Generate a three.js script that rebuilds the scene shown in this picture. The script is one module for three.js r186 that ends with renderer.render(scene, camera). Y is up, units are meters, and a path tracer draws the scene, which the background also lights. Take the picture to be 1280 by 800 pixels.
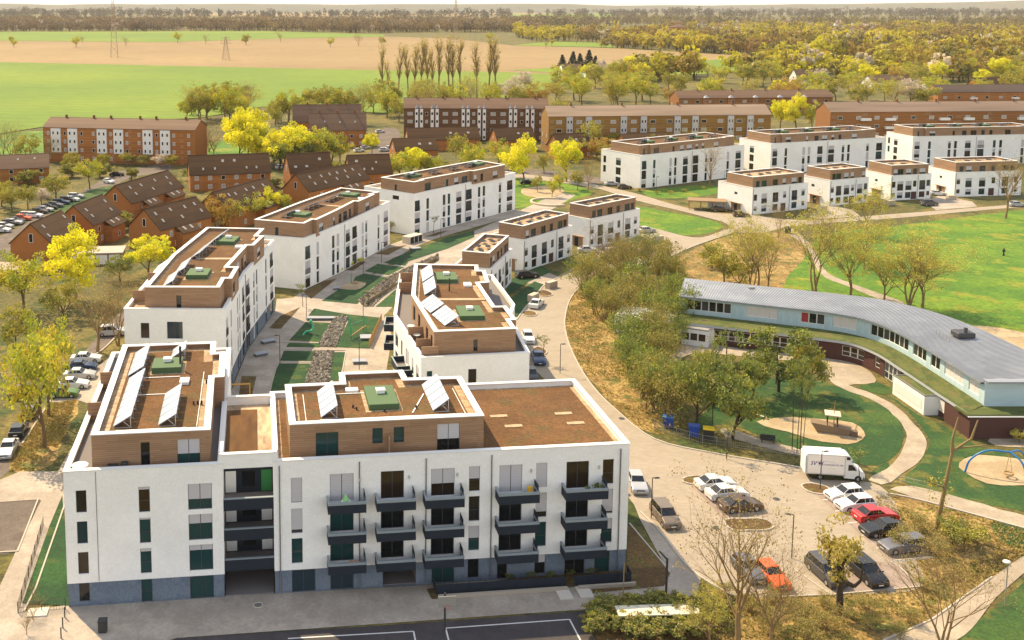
import * as THREE from 'three';
import { mergeGeometries } from 'three/addons/utils/BufferGeometryUtils.js';
import { RoundedBoxGeometry } from 'three/addons/geometries/RoundedBoxGeometry.js';

// ---------------------------------------------------------------- camera, sky, sun, exposure
// Metres. X to the right, D = distance north of the camera (z = -D), h = height above the ground.
const scene = new THREE.Scene();
const camera = new THREE.PerspectiveCamera(2 * Math.atan(640 / 1300) * 180 / Math.PI, 1.6, 1, 40000);
camera.position.set(0, 55, 0);
camera.rotation.set(-7 * Math.PI / 180, 0, 0);
camera.setViewOffset(1620, 1280, 340, 472.4, 1280, 800);      // a shifted lens, as in a photograph with straightened verticals
const renderer = new THREE.WebGLRenderer({ antialias: true });
renderer.toneMapping = THREE.LinearToneMapping;
renderer.toneMappingExposure = 1.74;
renderer.shadowMap.enabled = true;

const SUN = new THREE.Vector3(-0.46, 0.80, -0.52).normalize();   // behind the buildings, to the left, high
function makeSky() {
  const W = 512, Hh = 256, d = new Float32Array(W * Hh * 4);
  for (let j = 0; j < Hh; j++) for (let i = 0; i < W; i++) {
    const lat = (j + 0.5) / Hh * Math.PI - Math.PI / 2, lon = ((i + 0.5) / W - 0.5) * 2 * Math.PI;
    const y = Math.sin(lat), c = Math.cos(lat), x = Math.cos(lon) * c, z = Math.sin(lon) * c;
    const e = Math.max(0, y), k = Math.pow(1 - e, 2.0);
    const m = Math.max(0, x * SUN.x + y * SUN.y + z * SUN.z), a = 0.55 * Math.pow(m, 6);
    const s = 1.0 * (y < 0 ? 0.8 : 1);
    const o = (j * W + i) * 4;
    d[o] = s * (0.33 + 0.66 * k + a); d[o + 1] = s * (0.40 + 0.56 * k + a * 0.92); d[o + 2] = s * (0.52 + 0.38 * k + a * 0.78); d[o + 3] = 1;
  }
  const t = new THREE.DataTexture(d, W, Hh, THREE.RGBAFormat, THREE.FloatType);
  t.mapping = THREE.EquirectangularReflectionMapping; t.magFilter = t.minFilter = THREE.LinearFilter; t.needsUpdate = true;
  return t;
}
scene.background = makeSky(); scene.environment = scene.background;
const sun = new THREE.DirectionalLight(new THREE.Color().setRGB(1, 0.795, 0.49), 4.6);
sun.position.copy(SUN).multiplyScalar(500).add(new THREE.Vector3(30, 0, -200));
sun.target.position.set(30, 0, -200);
sun.castShadow = true; sun.shadow.mapSize.set(4096, 4096); sun.shadow.radius = 1;
Object.assign(sun.shadow.camera, { left: -320, right: 320, top: 320, bottom: -320, near: 1, far: 1400 });
scene.add(sun, sun.target);
scene.fog = new THREE.FogExp2(new THREE.Color().setRGB(1.0, 0.92, 0.78), 0.00004);

// ---------------------------------------------------------------- helpers
let seed = 12345;
const rnd = () => { seed = (seed * 1664525 + 1013904223) >>> 0; return seed / 4294967296; };
const rr = (a, b) => a + (b - a) * rnd();
const pick = (l) => l[Math.floor(rnd() * l.length)];
const hash = (x, y) => { let h = (x * 374761393 + y * 668265263) | 0; h = Math.imul(h ^ (h >>> 13), 1274126177); return ((h ^ (h >>> 16)) >>> 0) / 4294967296; };
function vnoise(x, y, per) {
  const xi = Math.floor(x), yi = Math.floor(y), fx = x - xi, fy = y - yi, m = (v) => ((v % per) + per) % per;
  const u = fx * fx * (3 - 2 * fx), v = fy * fy * (3 - 2 * fy);
  const a = hash(m(xi), m(yi)), b = hash(m(xi + 1), m(yi)), c = hash(m(xi), m(yi + 1)), e = hash(m(xi + 1), m(yi + 1));
  return a + (b - a) * u + (c - a) * v + (a - b - c + e) * u * v;
}
function fbm(x, y, per, oct = 4) { let s = 0, a = 0.5, n = 0; for (let i = 0; i < oct; i++) { s += a * vnoise(x, y, per); n += a; x *= 2; y *= 2; per *= 2; a *= 0.55; } return s / n; }
const names = {};
function numbered(n) { const k = names[n] = (names[n] ?? -1) + 1; return k ? n + '_' + String(k).padStart(3, '0') : n; }
function shade(o) { o.castShadow = true; o.receiveShadow = true; return o; }
function thing(name, label, category, pos = [0, 0, 0], turn = 0, group) {
  const o = new THREE.Group(); o.name = numbered(name); o.position.set(pos[0], pos[1], pos[2]); o.rotation.y = turn;
  o.userData = { label, category }; if (group) o.userData.group = group;
  scene.add(o); return o;
}
function part(name, geo, mat, parent, pos, turn) {
  const m = shade(new THREE.Mesh(geo, mat)); m.name = name;
  if (pos) m.position.set(pos[0], pos[1], pos[2]); if (turn) m.rotation.y = turn;
  parent.add(m); return m;
}
function solo(name, geo, mat, label, category, group, pos, turn) {
  const m = part(numbered(name), geo, mat, scene, pos, turn); m.userData = { label, category }; if (group) m.userData.group = group; return m;
}
function structure(name, geo, mat) { const m = part(numbered(name), geo, mat, scene); m.userData = { kind: 'structure' }; return m; }
function copyOf(root, pos, turn, label, group, scale) {
  const c = root.clone(); c.name = numbered(root.name.replace(/_\d+$/, '')); c.position.set(...pos); c.rotation.y = turn;
  c.userData = { ...root.userData, label: label || root.userData.label }; if (group) c.userData.group = group;
  if (scale) c.scale.set(...scale); scene.add(c); return c;
}
function box(w, h, d, x = 0, y = 0, z = 0) { const g = new THREE.BoxGeometry(w, h, d); g.translate(x, y + h / 2, z); return g; }   // y = underside
function rbox(w, h, d, x = 0, y = 0, z = 0, r = 0.05) { const g = new RoundedBoxGeometry(w, h, d, 2, Math.min(r, w / 2.1, h / 2.1, d / 2.1)); g.translate(x, y + h / 2, z); return g; }
function merge(l) { return mergeGeometries(l.map((g) => { const q = g.index ? g.toNonIndexed() : g; for (const k of Object.keys(q.attributes)) if (!['position', 'normal', 'uv'].includes(k)) q.deleteAttribute(k); return q; })); }
function bar(a, b, r0, r1 = r0, n = 5) {
  const A = new THREE.Vector3(...a), B = new THREE.Vector3(...b), L = A.distanceTo(B);
  const g = new THREE.CylinderGeometry(r1, r0, L, n, 1); g.translate(0, L / 2, 0);
  g.applyQuaternion(new THREE.Quaternion().setFromUnitVectors(new THREE.Vector3(0, 1, 0), B.clone().sub(A).normalize()));
  return g.translate(A.x, A.y, A.z);
}

// ---------------------------------------------------------------- textures and materials (colours are linear base colours)
function texture(N, f, size, srgb = true) {       // f(u,v) -> [r,g,b] 0..1 (linear), tiles over `size` metres
  const d = new Uint8Array(N * N * 4), g = (v) => Math.round(255 * Math.max(0, Math.min(1, srgb ? (v <= 0.0031308 ? 12.92 * v : 1.055 * Math.pow(v, 1 / 2.4) - 0.055) : v)));
  for (let j = 0; j < N; j++) for (let i = 0; i < N; i++) { const c = f((i + 0.5) / N, (j + 0.5) / N), o = (j * N + i) * 4; d[o] = g(c[0]); d[o + 1] = g(c[1]); d[o + 2] = g(c[2]); d[o + 3] = 255; }
  const t = new THREE.DataTexture(d, N, N, THREE.RGBAFormat); t.magFilter = THREE.LinearFilter; t.minFilter = THREE.LinearMipmapLinearFilter; t.generateMipmaps = true;
  t.wrapS = t.wrapT = THREE.RepeatWrapping; if (srgb) t.colorSpace = THREE.SRGBColorSpace; const s = Array.isArray(size) ? size : [size, size]; t.repeat.set(1 / s[0], 1 / s[1]); t.needsUpdate = true; return t;
}
const lerp3 = (a, b, t) => [a[0] + (b[0] - a[0]) * t, a[1] + (b[1] - a[1]) * t, a[2] + (b[2] - a[2]) * t];
const mul3 = (a, k) => [a[0] * k, a[1] * k, a[2] * k];
const smooth = (a, b, x) => { const t = Math.max(0, Math.min(1, (x - a) / (b - a))); return t * t * (3 - 2 * t); };
function mat(c, rough = 0.85, o = {}) { const m = new THREE.MeshStandardMaterial({ roughness: rough, metalness: o.metal || 0 }); if (c) m.color.setRGB(...c); if (o.map) m.map = o.map; if (o.bump) { m.bumpMap = o.bump; m.bumpScale = o.bs || 0.01; } if (o.vc) m.vertexColors = true; if (o.two) m.side = THREE.DoubleSide; return m; }
// mottled stuff: two or three colours mixed by layered noise
function mottle(N, size, cols, fine = 0.25, coarse = 5, grain = 40) {
  return texture(N, (u, v) => {
    const a = fbm(u * coarse, v * coarse, coarse, 4), b = fbm(u * grain + 7, v * grain + 3, grain, 2);
    let c = lerp3(cols[0], cols[1], smooth(0.3, 0.7, a)); if (cols[2]) c = lerp3(c, cols[2], smooth(0.55, 0.75, fbm(u * coarse * 2 + 31, v * coarse * 2 + 17, coarse * 2, 3)));
    return mul3(c, 1 + fine * (b - 0.5) * 2);
  }, size);
}
const T = {
  plaster: mottle(512, 13, [[0.815, 0.80, 0.76], [0.875, 0.86, 0.825]], 0.06, 5, 90),
  wood: texture(512, (u, v) => {
    const n = 15, r = Math.floor(v * n), f = v * n - r, seg = Math.floor(u * 3 + hash(r, 5) * 3), tone = hash(r * 7 + 1, seg * 3 + 2);
    const grain = fbm(u * 10 + r * 3.1, v * 90, 90, 3);
    let c = lerp3([0.245, 0.135, 0.071], [0.375, 0.23, 0.13], 0.25 + 0.5 * tone + 0.5 * (grain - 0.5));
    if (f < 0.09) c = mul3(c, 0.35);
    return c;
  }, [9, 3]),
  sedum: mottle(512, 23, [[0.108, 0.048, 0.013], [0.150, 0.069, 0.020], [0.105, 0.062, 0.017]], 0.4, 6, 120),
  gravel: mottle(256, 5, [[0.33, 0.22, 0.13], [0.46, 0.33, 0.21]], 0.5, 9, 60),
  paving: texture(512, (u, v) => {
    const n = 30, r = Math.floor(v * n), q = Math.floor(u * n / 2 + (r % 2) * 0.5), t = hash(q % 15, r), fx = (u * n / 2 + (r % 2) * 0.5) % 1, fy = (v * n) % 1;
    const big = fbm(u * 4, v * 4, 4, 4);
    let c = lerp3([0.275, 0.225, 0.170], [0.365, 0.302, 0.232], 0.45 * t + 0.55 * big);
    if (fx < 0.06 || fy < 0.1) c = mul3(c, 0.8);
    return c;
  }, 9),
  paving_grey: mottle(512, 14, [[0.30, 0.25, 0.203], [0.39, 0.328, 0.268], [0.33, 0.278, 0.23]], 0.16, 6, 70),
  asphalt: mottle(512, 16, [[0.11, 0.085, 0.07], [0.15, 0.118, 0.096], [0.095, 0.073, 0.06]], 0.22, 6, 100),
  court: mottle(512, 16, [[0.042, 0.035, 0.037], [0.06, 0.05, 0.051]], 0.2, 6, 100),
  lawn: mottle(512, 23, [[0.009, 0.045, 0.010], [0.018, 0.068, 0.012], [0.045, 0.075, 0.012]], 0.45, 6, 110),
  play: mottle(512, 26, [[0.016, 0.056, 0.008], [0.040, 0.084, 0.010], [0.085, 0.095, 0.014]], 0.45, 6, 120),
  meadow: mottle(1024, 90, [[0.058, 0.140, 0.004], [0.108, 0.190, 0.005], [0.165, 0.190, 0.009]], 0.35, 12, 170),
  dry: mottle(1024, 44, [[0.20, 0.125, 0.034], [0.31, 0.205, 0.066], [0.095, 0.095, 0.015]], 0.75, 16, 180),
  bed: mottle(512, 12, [[0.085, 0.046, 0.014], [0.145, 0.084, 0.024], [0.11, 0.095, 0.02]], 0.5, 6, 90),
  sand: mottle(256, 8, [[0.32, 0.235, 0.135], [0.41, 0.31, 0.19]], 0.15, 5, 60),
  ground: mottle(1024, 110, [[0.085, 0.075, 0.015], [0.145, 0.112, 0.024], [0.045, 0.062, 0.009]], 0.6, 14, 200),
  greenfield: texture(1024, (u, v) => { const a = fbm(u * 6, v * 6, 6, 5), s = 0.5 + 0.5 * Math.sin((v * 46 + u * 8 + a * 0.6) * Math.PI * 2), f = fbm(u * 120, v * 120, 120, 2); return mul3(lerp3([0.066, 0.140, 0.003], [0.180, 0.232, 0.005], 0.75 * a + 0.2 * s), 0.88 + 0.24 * f); }, 700),
  plough: texture(1024, (u, v) => { const a = fbm(u * 5, v * 5, 5, 5), s = 0.5 + 0.5 * Math.sin((v * 60 + a) * Math.PI * 2), f = fbm(u * 120, v * 120, 120, 2); return mul3(lerp3([0.185, 0.118, 0.045], [0.30, 0.205, 0.09], 0.8 * a + 0.15 * s), 0.88 + 0.24 * f); }, 900),
  brick: texture(512, (u, v) => {
    const n = 40, r = Math.floor(v * n), x = u * 14 + (r % 2) * 0.5, q = Math.floor(x) % 14, t = hash(q, r), fx = x % 1, fy = (v * n) % 1, b = fbm(u * 4, v * 4, 4, 3);
    let c = lerp3([0.275, 0.088, 0.015], [0.41, 0.152, 0.030], 0.55 * t + 0.45 * b); if (fx < 0.08 || fy < 0.18) c = lerp3(c, [0.40, 0.24, 0.13], 0.5); return c;
  }, 3.2),
  tiles: texture(512, (u, v) => { const n = 24, r = Math.floor(v * n), q = Math.floor(u * 24), t = hash(q, r), fy = (v * n) % 1, b = fbm(u * 5, v * 5, 5, 4); let c = lerp3([0.050, 0.023, 0.009], [0.095, 0.046, 0.018], 0.4 * t + 0.6 * b); if (fy < 0.2) c = mul3(c, 0.82); return c; }, 8),
  tiles_brown: texture(512, (u, v) => { const n = 24, r = Math.floor(v * n), q = Math.floor(u * 24), t = hash(q, r), fy = (v * n) % 1, b = fbm(u * 5, v * 5, 5, 4); let c = lerp3([0.105, 0.055, 0.032], [0.17, 0.098, 0.058], 0.4 * t + 0.6 * b); if (fy < 0.2) c = mul3(c, 0.85); return c; }, 8),
  tiles_pale: mottle(512, 20, [[0.25, 0.175, 0.12], [0.34, 0.245, 0.17], [0.22, 0.15, 0.10]], 0.25, 7, 70),
  blue_render: mottle(256, 4, [[0.115, 0.15, 0.20], [0.15, 0.185, 0.235]], 0.3, 5, 60),
  sky_render: mottle(256, 8, [[0.40, 0.52, 0.55], [0.48, 0.59, 0.62]], 0.08, 5, 60),
  green_roof: mottle(256, 9, [[0.06, 0.08, 0.016], [0.10, 0.115, 0.025], [0.13, 0.105, 0.035]], 0.35, 6, 80),
  zinc: mottle(512, 14, [[0.27, 0.285, 0.32], [0.36, 0.375, 0.405], [0.30, 0.31, 0.35]], 0.1, 6, 60),
};
const B = { fine: texture(256, (u, v) => { const a = fbm(u * 60, v * 60, 60, 2); return [a, a, a]; }, 6, false), rough: texture(256, (u, v) => { const a = fbm(u * 24, v * 24, 24, 4); return [a, a, a]; }, 7, false) };
const M = {
  plaster: mat(null, 0.92, { map: T.plaster }), wood: mat(null, 0.8, { map: T.wood }), sedum: mat(null, 1, { map: T.sedum, bump: B.fine, bs: 0.05 }), gravel: mat(null, 1, { map: T.gravel, bump: B.fine, bs: 0.03 }),
  cap: mat([0.74, 0.73, 0.70], 0.55), blue_render: mat(null, 0.9, { map: T.blue_render, bump: B.fine, bs: 0.02 }), frame: mat([0.045, 0.045, 0.05], 0.5), shutter: mat([0.50, 0.48, 0.49], 0.7),
  glass: [mat([0.010, 0.012, 0.014], 0.05), mat([0.014, 0.050, 0.052], 0.05), mat([0.030, 0.019, 0.012], 0.06), mat([0.014, 0.034, 0.048], 0.04), mat([0.05, 0.05, 0.05], 0.1)],
  navy: mat([0.010, 0.017, 0.029], 0.85), rail: mat([0.24, 0.28, 0.30], 0.5), concrete: mat([0.17, 0.15, 0.145], 0.9), curtain: mat([0.36, 0.335, 0.30], 0.5), pipe: mat([0.20, 0.20, 0.20], 0.45, { metal: 0.4 }),
  white: mat([0.78, 0.77, 0.74], 0.6), panel: mat([0.40, 0.45, 0.51], 0.25), alu: mat([0.62, 0.62, 0.62], 0.4, { metal: 0.6 }), skylight: mat([0.070, 0.125, 0.05], 0.8), dark: mat([0.03, 0.03, 0.032], 0.6), pv: mat([0.012, 0.014, 0.022], 0.85),
  brick: mat(null, 0.92, { map: T.brick }), brick_brown: mat([0.52, 0.50, 0.62], 0.92, { map: T.brick }), tiles: mat(null, 1, { map: T.tiles }), tiles_brown: mat(null, 0.85, { map: T.tiles_brown }), winwhite: mat([0.76, 0.73, 0.68], 0.6),
  sky_render: mat(null, 0.85, { map: T.sky_render }), green_roof: mat(null, 1, { map: T.green_roof, bump: B.fine, bs: 0.05 }), zinc: mat(null, 0.45, { map: T.zinc, metal: 0.25 }), maroon: mat([0.075, 0.028, 0.022], 0.85),
  bark: mat([0.155, 0.10, 0.052], 0.95), bark_pale: mat([0.26, 0.17, 0.075], 0.95), bark_dark: mat([0.055, 0.038, 0.026], 0.95), timber: mat([0.36, 0.22, 0.09], 0.85), orange_wood: mat([0.55, 0.28, 0.06], 0.8), steel: mat([0.055, 0.055, 0.06], 0.5, { metal: 0.3 }), galv: mat([0.34, 0.34, 0.34], 0.5, { metal: 0.5 }),
};

// ---------------------------------------------------------------- survey data, metres [X, D]
const DATA = {
  "street": [[[33.4,134.4],[34.8,129.2],[36.5,126.2],[41.8,123.1],[51.3,118.8],[50.9,116.3],[57.8,115.0],[58.3,112.2],[54.8,101.2],[52.0,93.2],[43.1,91.9],[37.6,91.5],[33.5,91.7],[31.5,94.8],[30.8,97.1],[29.9,103.7],[28.9,108.1],[27.9,119.0],[27.1,135.0],[25.6,145.4],[23.8,155.6],[22.6,167.3],[23.7,176.1],[27.1,184.8],[30.6,193.7],[33.3,201.2],[36.0,205.5],[42.4,215.2],[49.4,224.4],[50.3,241.8],[66.5,257.2],[76.7,244.4],[88.7,254.3],[90.4,250.6],[87.5,249.7],[74.1,236.0],[62.1,222.2],[50.0,213.8],[44.1,208.6],[37.1,192.6],[33.4,178.4],[32.3,171.6],[31.5,163.2],[31.3,152.1],[31.8,143.2]]],
  "lane": [[[64.5,324.6],[77.0,303.4],[83.9,284.7],[90.2,274.6],[99.8,271.3],[110.0,265.1],[138.2,272.9],[175.5,285.3],[187.7,289.5],[214.7,295.6],[210.3,289.5],[184.0,283.6],[172.7,280.7],[135.3,267.1],[104.8,257.2],[94.0,249.7],[87.8,250.6],[89.1,256.2],[89.0,263.1],[82.7,276.8],[74.9,290.7],[68.2,310.2],[57.9,323.1],[44.0,332.4],[24.2,345.6],[24.8,354.3],[45.3,342.2]]],
  "driveway": [[[114.2,270.3],[127.4,285.9],[129.8,279.0],[127.7,269.7],[114.4,265.6]],[[155.6,290.7],[165.5,300.8],[169.2,290.7],[166.3,283.0],[152.1,277.9]],[[23.7,176.1],[27.2,184.8],[25.7,191.0],[22.5,183.2]],[[27.4,204.2],[34.2,215.2],[37.6,207.3],[33.3,201.2]],[[45.9,232.0],[53.0,239.3],[55.1,225.9],[49.0,222.2],[42.5,215.9]]],
  "footpath": [[[103.8,256.2],[100.7,235.2],[93.9,210.6],[95.2,201.8],[98.6,188.9],[96.9,186.8],[93.5,199.4],[91.8,208.0],[98.6,232.8],[101.3,253.4]],[[58.9,113.4],[61.4,114.2],[70.5,107.2],[78.3,101.2],[76.4,98.6],[68.8,104.6],[60.5,111.5]],[[43.4,84.2],[50.2,87.9],[59.8,94.9],[66.6,99.7],[85.3,110.9],[83.3,108.1],[66.2,97.7],[58.9,92.1],[49.6,84.2]],[[69.9,156.7],[74.4,155.6],[73.7,147.7],[69.0,146.4],[71.0,143.2],[72.0,138.4],[71.4,132.8],[70.3,127.2],[66.5,121.2],[62.4,117.5],[58.8,114.6],[57.6,115.8],[61.5,119.0],[65.8,124.2],[69.0,129.7],[70.1,135.0],[69.8,140.8],[67.4,145.4],[67.4,150.3]],[[46.5,167.3],[52.5,169.4],[56.2,164.4],[62.9,161.2],[74.6,158.2],[73.2,155.2],[66.2,156.7],[60.5,158.2],[51.1,160.5],[47.6,157.4],[45.3,150.3],[44.1,150.3],[46.3,159.3]],[[45.7,131.0],[49.9,126.7],[53.6,123.3],[53.1,122.2],[48.7,124.7],[44.7,129.4]],[[78.8,127.7],[83.8,127.2],[96.1,125.7],[94.3,123.3],[81.3,124.7],[77.7,125.7]]],
  "pavement": [[[-32.9,84.9],[-32.2,89.1],[-28.5,90.2],[0.8,93.1],[24.5,95.9],[28.6,97.4],[28.5,106.3],[28.8,111.5],[28.9,108.1],[29.9,103.7],[30.8,97.1],[31.5,94.8],[30.1,91.7],[27.0,90.2],[19.5,89.5],[-17.5,85.1],[-24.6,80.5],[-34.9,79.4]],[[-36.6,99.7],[-37.6,111.8],[-38.3,127.2],[-42.3,161.2],[-40.8,161.2],[-36.8,127.2],[-34.4,108.1],[-32.4,93.1],[-32.2,89.1],[-32.9,84.9],[-34.8,82.6]],[[-47.6,110.9],[-44.0,115.8],[-42.4,118.0],[-35.7,118.0],[-34.4,108.1],[-37.9,110.9],[-42.0,110.3],[-47.2,109.9]],[[-45.7,139.3],[-41.9,159.3],[-40.8,161.2],[-38.1,137.8],[-42.2,140.8]]],
  "courtyard_paving": [[[-19.7,140.0],[-18.1,150.1],[-20.0,158.1],[-18.7,168.6],[-18.0,178.7],[-18.8,191.5],[-14.5,193.1],[-10.0,195.1],[-6.3,198.3],[0.0,210.6],[8.9,227.4],[17.1,241.8],[25.9,254.3],[36.2,272.4],[54.9,306.1],[58.7,300.8],[48.0,279.0],[34.0,255.3],[23.9,233.6],[15.2,215.2],[9.7,204.2],[5.3,192.6],[3.0,186.3],[1.4,180.8],[2.7,169.4],[1.2,147.0],[-3.2,135.0],[-18.4,135.0]],[[-20.9,136],[-20.7,161.5],[-18.3,185],[-14,197.5],[-6.3,213],[3.3,236.8],[9.1,246],[38,278.5],[41,276],[14,243],[8,233],[1,214],[-6,200],[-9,185],[-12,160],[-13,136]]],
  "lawn": [[[-15.1,142.3],[-15.2,147.0],[-15.2,153.0],[-15.0,155.7],[-10.1,155.7],[-10.5,147.6],[-10.2,141.1]],[[-15.0,157.0],[-14.8,161.7],[-9.7,161.4],[-9.9,156.8]],[[-14.6,163.7],[-14.3,165.6],[-8.9,165.2],[-9.2,163.4]],[[-14.4,166.9],[-12.3,177.1],[-7.9,176.5],[-8.8,171.0],[-9.3,166.2]],[[-12.1,180.9],[-11.3,185.3],[-9.5,184.2],[-5.0,181.6],[0.9,179.6],[-0.0,174.3],[-1.1,162.8],[-6.5,163.5],[-6.1,167.0],[-4.9,177.4],[-5.4,180.5]],[[-6.9,148.2],[-6.8,161.0],[-4.8,161.0],[-5.1,153.0],[-5.4,148.2]],[[-10.2,190.3],[-7.2,198.4],[-3.8,197.8],[-2.1,203.3],[-4.6,204.2],[-4.2,208.0],[-2.5,210.4],[2.2,207.3],[-0.9,198.8],[-3.5,188.2]],[[-2.4,212.2],[0.3,218.5],[5.9,215.7],[2.6,209.1]],[[1.6,219.5],[3.7,223.3],[7.1,220.5],[6.2,216.9]],[[3.6,223.5],[7.6,230.0],[17.3,244.6],[24.2,251.5],[23.6,244.8],[16.5,233.0],[7.2,220.9]],[[-0.1,186.4],[2.1,192.9],[3.9,198.4],[3.4,186.4]],[[36.7,211.9],[30.9,204.2],[24.7,192.6],[26.4,204.2],[32.2,213.2],[35.2,217.2]],[[25.9,192.6],[31.9,204.2],[33.4,201.8],[27.7,186.3],[25.4,180.3],[22.2,177.4],[23.0,186.3]],[[40.7,222.2],[45.9,228.9],[47.3,218.6],[42.4,215.2]],[[51.4,232.0],[57.9,241.8],[58.3,232.0],[52.4,225.9]],[[-32.8,90.4],[-34.8,104.9],[-35.5,111.8],[-28.1,90.0]]],
  "playground_lawn": [[[40.2,128.4],[46.2,132.3],[50.1,127.2],[53.7,123.5],[59.8,119.5],[63.9,122.4],[67.7,127.7],[69.9,133.6],[70.0,139.9],[68.1,144.4],[66.0,147.7],[63.6,150.3],[55.2,147.0],[48.4,140.8]],[[70.7,146.4],[73.7,147.7],[75.0,144.4],[73.5,143.2],[70.7,143.8]],[[72.1,143.2],[73.2,140.8],[73.6,135.0],[74.8,132.3],[75.3,128.4],[76.3,124.7],[80.1,121.2],[88.9,115.8],[79.3,102.5],[71.0,108.1],[61.6,114.6],[66.1,120.6],[70.5,126.7],[71.9,131.8],[72.9,138.4]],[[59.0,118.0],[62.4,120.6],[60.9,118.0],[58.8,115.8]],[[50.3,84.2],[59.4,91.7],[66.8,97.4],[82.6,107.2],[61.8,78.4],[46.2,78.4]],[[66.2,106.0],[69.2,103.7],[66.6,99.7],[64.9,101.6]],[[-88.3,276.8],[-86.4,307.4],[-81.6,317.3],[-75.5,302.1],[-79.8,279.0],[-81.0,264.1]]],
  "meadow": [[[226.6,287.1],[176.0,277.9],[134.0,259.1],[110.2,248.8],[98.4,232.0],[84.7,208.6],[74.6,192.6],[79.4,185.8],[92.8,189.4],[95.7,180.3],[101.8,178.4],[105.2,159.3],[109.3,135.0]],[[72.0,283.6],[81.0,272.4],[88.3,259.1],[75.6,247.0],[67.0,259.1],[68.7,270.3]],[[78.8,306.1],[103.9,317.3],[100.6,303.4],[83.1,295.6]],[[38.8,332.4],[57.7,321.6],[64.5,306.1],[56.3,293.2],[48.8,283.6],[40.4,279.0],[34.8,293.2]],[[-179.1,435.8],[-145.6,458.5],[-117.6,363.5],[-128.9,352.5],[-141.9,343.9]],[[-67.8,420.2],[-47.3,435.8],[-41.6,396.5],[-61.3,379.3]]],
  "sand": [[[-7.1,198.8],[-4.6,204.2],[-2.1,203.3],[-3.8,197.8]],[[50.6,132.8],[55.5,134.4],[60.0,133.6],[63.5,132.3],[63.1,128.4],[59.9,125.7],[56.9,126.4],[54.0,129.2]],[[69.9,119.0],[74.0,122.4],[79.2,121.2],[87.4,119.0],[84.5,114.8],[74.9,114.4],[71.0,114.8]],[[103.2,174.7],[108.4,172.9],[110.3,167.3],[102.9,155.6],[101.2,163.2]],[[45.0,311.6],[54.4,317.3],[56.1,306.1],[48.5,295.6],[43.4,300.8]]],
  "planting_bed": [[[-14.2,196.7],[-10.9,204.1],[-7.9,206.6],[-12.3,191.7]],[[-6.8,213.2],[-4.4,219.5],[-2.1,220.6],[-4.8,212.8]],[[-0.1,227.8],[3.3,233.6],[7.0,236.2],[2.7,226.8]],[[11.5,244.6],[15.3,250.2],[17.8,251.8],[14.5,246.1]],[[-18.4,173.5],[-17.1,180.5],[-14.0,186.1],[-16.3,173.3]],[[-19.4,140.8],[-20.1,150.1],[-17.9,150.1],[-17.6,141.1]],[[27.1,105.4],[28.7,95.5],[27.5,93.3],[20.4,92.1],[21.0,95.2],[24.6,96.3]],[[4.8,92.8],[24.5,96.9],[23.4,93.8],[5.2,91.1]],[[19.3,88.7],[30.5,90.8],[31.3,88.5],[27.0,79.4],[19.1,79.4]]],
  "dry_grass": [[[31.1,94.5],[33.5,91.7],[37.6,91.5],[43.1,91.9],[52.0,93.2],[51.7,97.8],[56.4,111.5],[58.6,112.2],[68.6,104.2],[76.1,98.1],[85.3,110.9],[66.6,99.7],[59.8,94.9],[50.2,87.9],[43.4,84.2],[34.5,78.4],[25.4,78.4],[30.7,89.1]],[[33.8,180.8],[36.8,192.6],[42.7,204.2],[41.0,178.4],[39.2,153.8],[37.1,128.4],[35.0,130.2],[33.5,135.0],[32.2,143.8],[31.5,153.1],[31.6,164.4],[32.4,172.9]],[[-45.7,139.3],[-42.2,140.8],[-40.2,128.4],[-39.6,119.0],[-43.6,118.0],[-45.0,127.2]],[[41.2,207.3],[49.9,211.2],[62.3,220.1],[86.6,247.0],[100.8,249.7],[98.1,232.0],[84.7,208.6],[74.6,192.6],[64.2,198.3],[53.2,204.2]]],
  "asphalt": [[[-47.2,109.9],[-42.0,110.3],[-38.0,111.1],[-36.4,99.7],[-38.1,99.3],[-42.8,99.0]],[[-46.7,104.6],[-45.9,121.2],[-46.0,127.2],[-46.6,142.3],[-46.8,161.2],[-46.4,183.2],[-45.1,211.9],[-41.6,218.6],[-42.7,204.2],[-43.3,179.3],[-44.2,161.2],[-46.1,155.6],[-43.4,140.8],[-45.7,139.9],[-44.8,125.9],[-43.8,118.0],[-45.3,111.8],[-44.7,99.7]],[[-97.2,233.6],[-90.8,246.1],[-89.5,279.0],[-87.9,313.0],[-84.2,349.0],[-73.1,361.7],[-69.3,349.0],[-79.0,332.4],[-80.1,293.2],[-81.5,260.1],[-82.2,222.2],[-87.2,208.6]],[[-8.4,361.7],[0.0,403.3],[4.4,470.7],[8.0,470.7],[6.7,392.0],[-1.4,356.1]],[[40.7,349.0],[61.9,345.6],[73.7,326.2],[67.4,320.2],[57.0,332.4],[39.6,338.9]]],
  "sports_court": [[[-18.8,84.2],[-17.6,85.0],[-5.0,86.4],[-0.7,86.8],[19.1,89.2],[19.6,86.4],[20.3,80.5],[-20.4,79.4]]],
  "parking_bays": [[[49.8,113.4],[56.0,110.9],[56.0,98.6],[51.4,97.7]],[[51.4,97.7],[52.0,93.2],[48.8,92.8],[48.3,97.8]],[[36.3,115.8],[40.1,115.8],[41.8,107.7],[37.5,106.3]],[[45.2,97.1],[48.3,97.8],[48.8,92.8],[43.0,92.0]]],
  "river_stones": [[[-9.3,163.8],[-8.8,170.2],[-7.1,180.3],[-4.9,180.3],[-5.3,176.5],[-6.5,163.4]],[[-10.5,146.4],[-9.8,161.4],[-6.8,161.4],[-6.9,147.6]],[[-3.4,190.5],[2.2,207.0],[6.3,214.9],[13.9,227.2],[13.8,222.2],[5.9,208.9],[-0.6,186.5],[-2.2,186.5]]],
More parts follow.
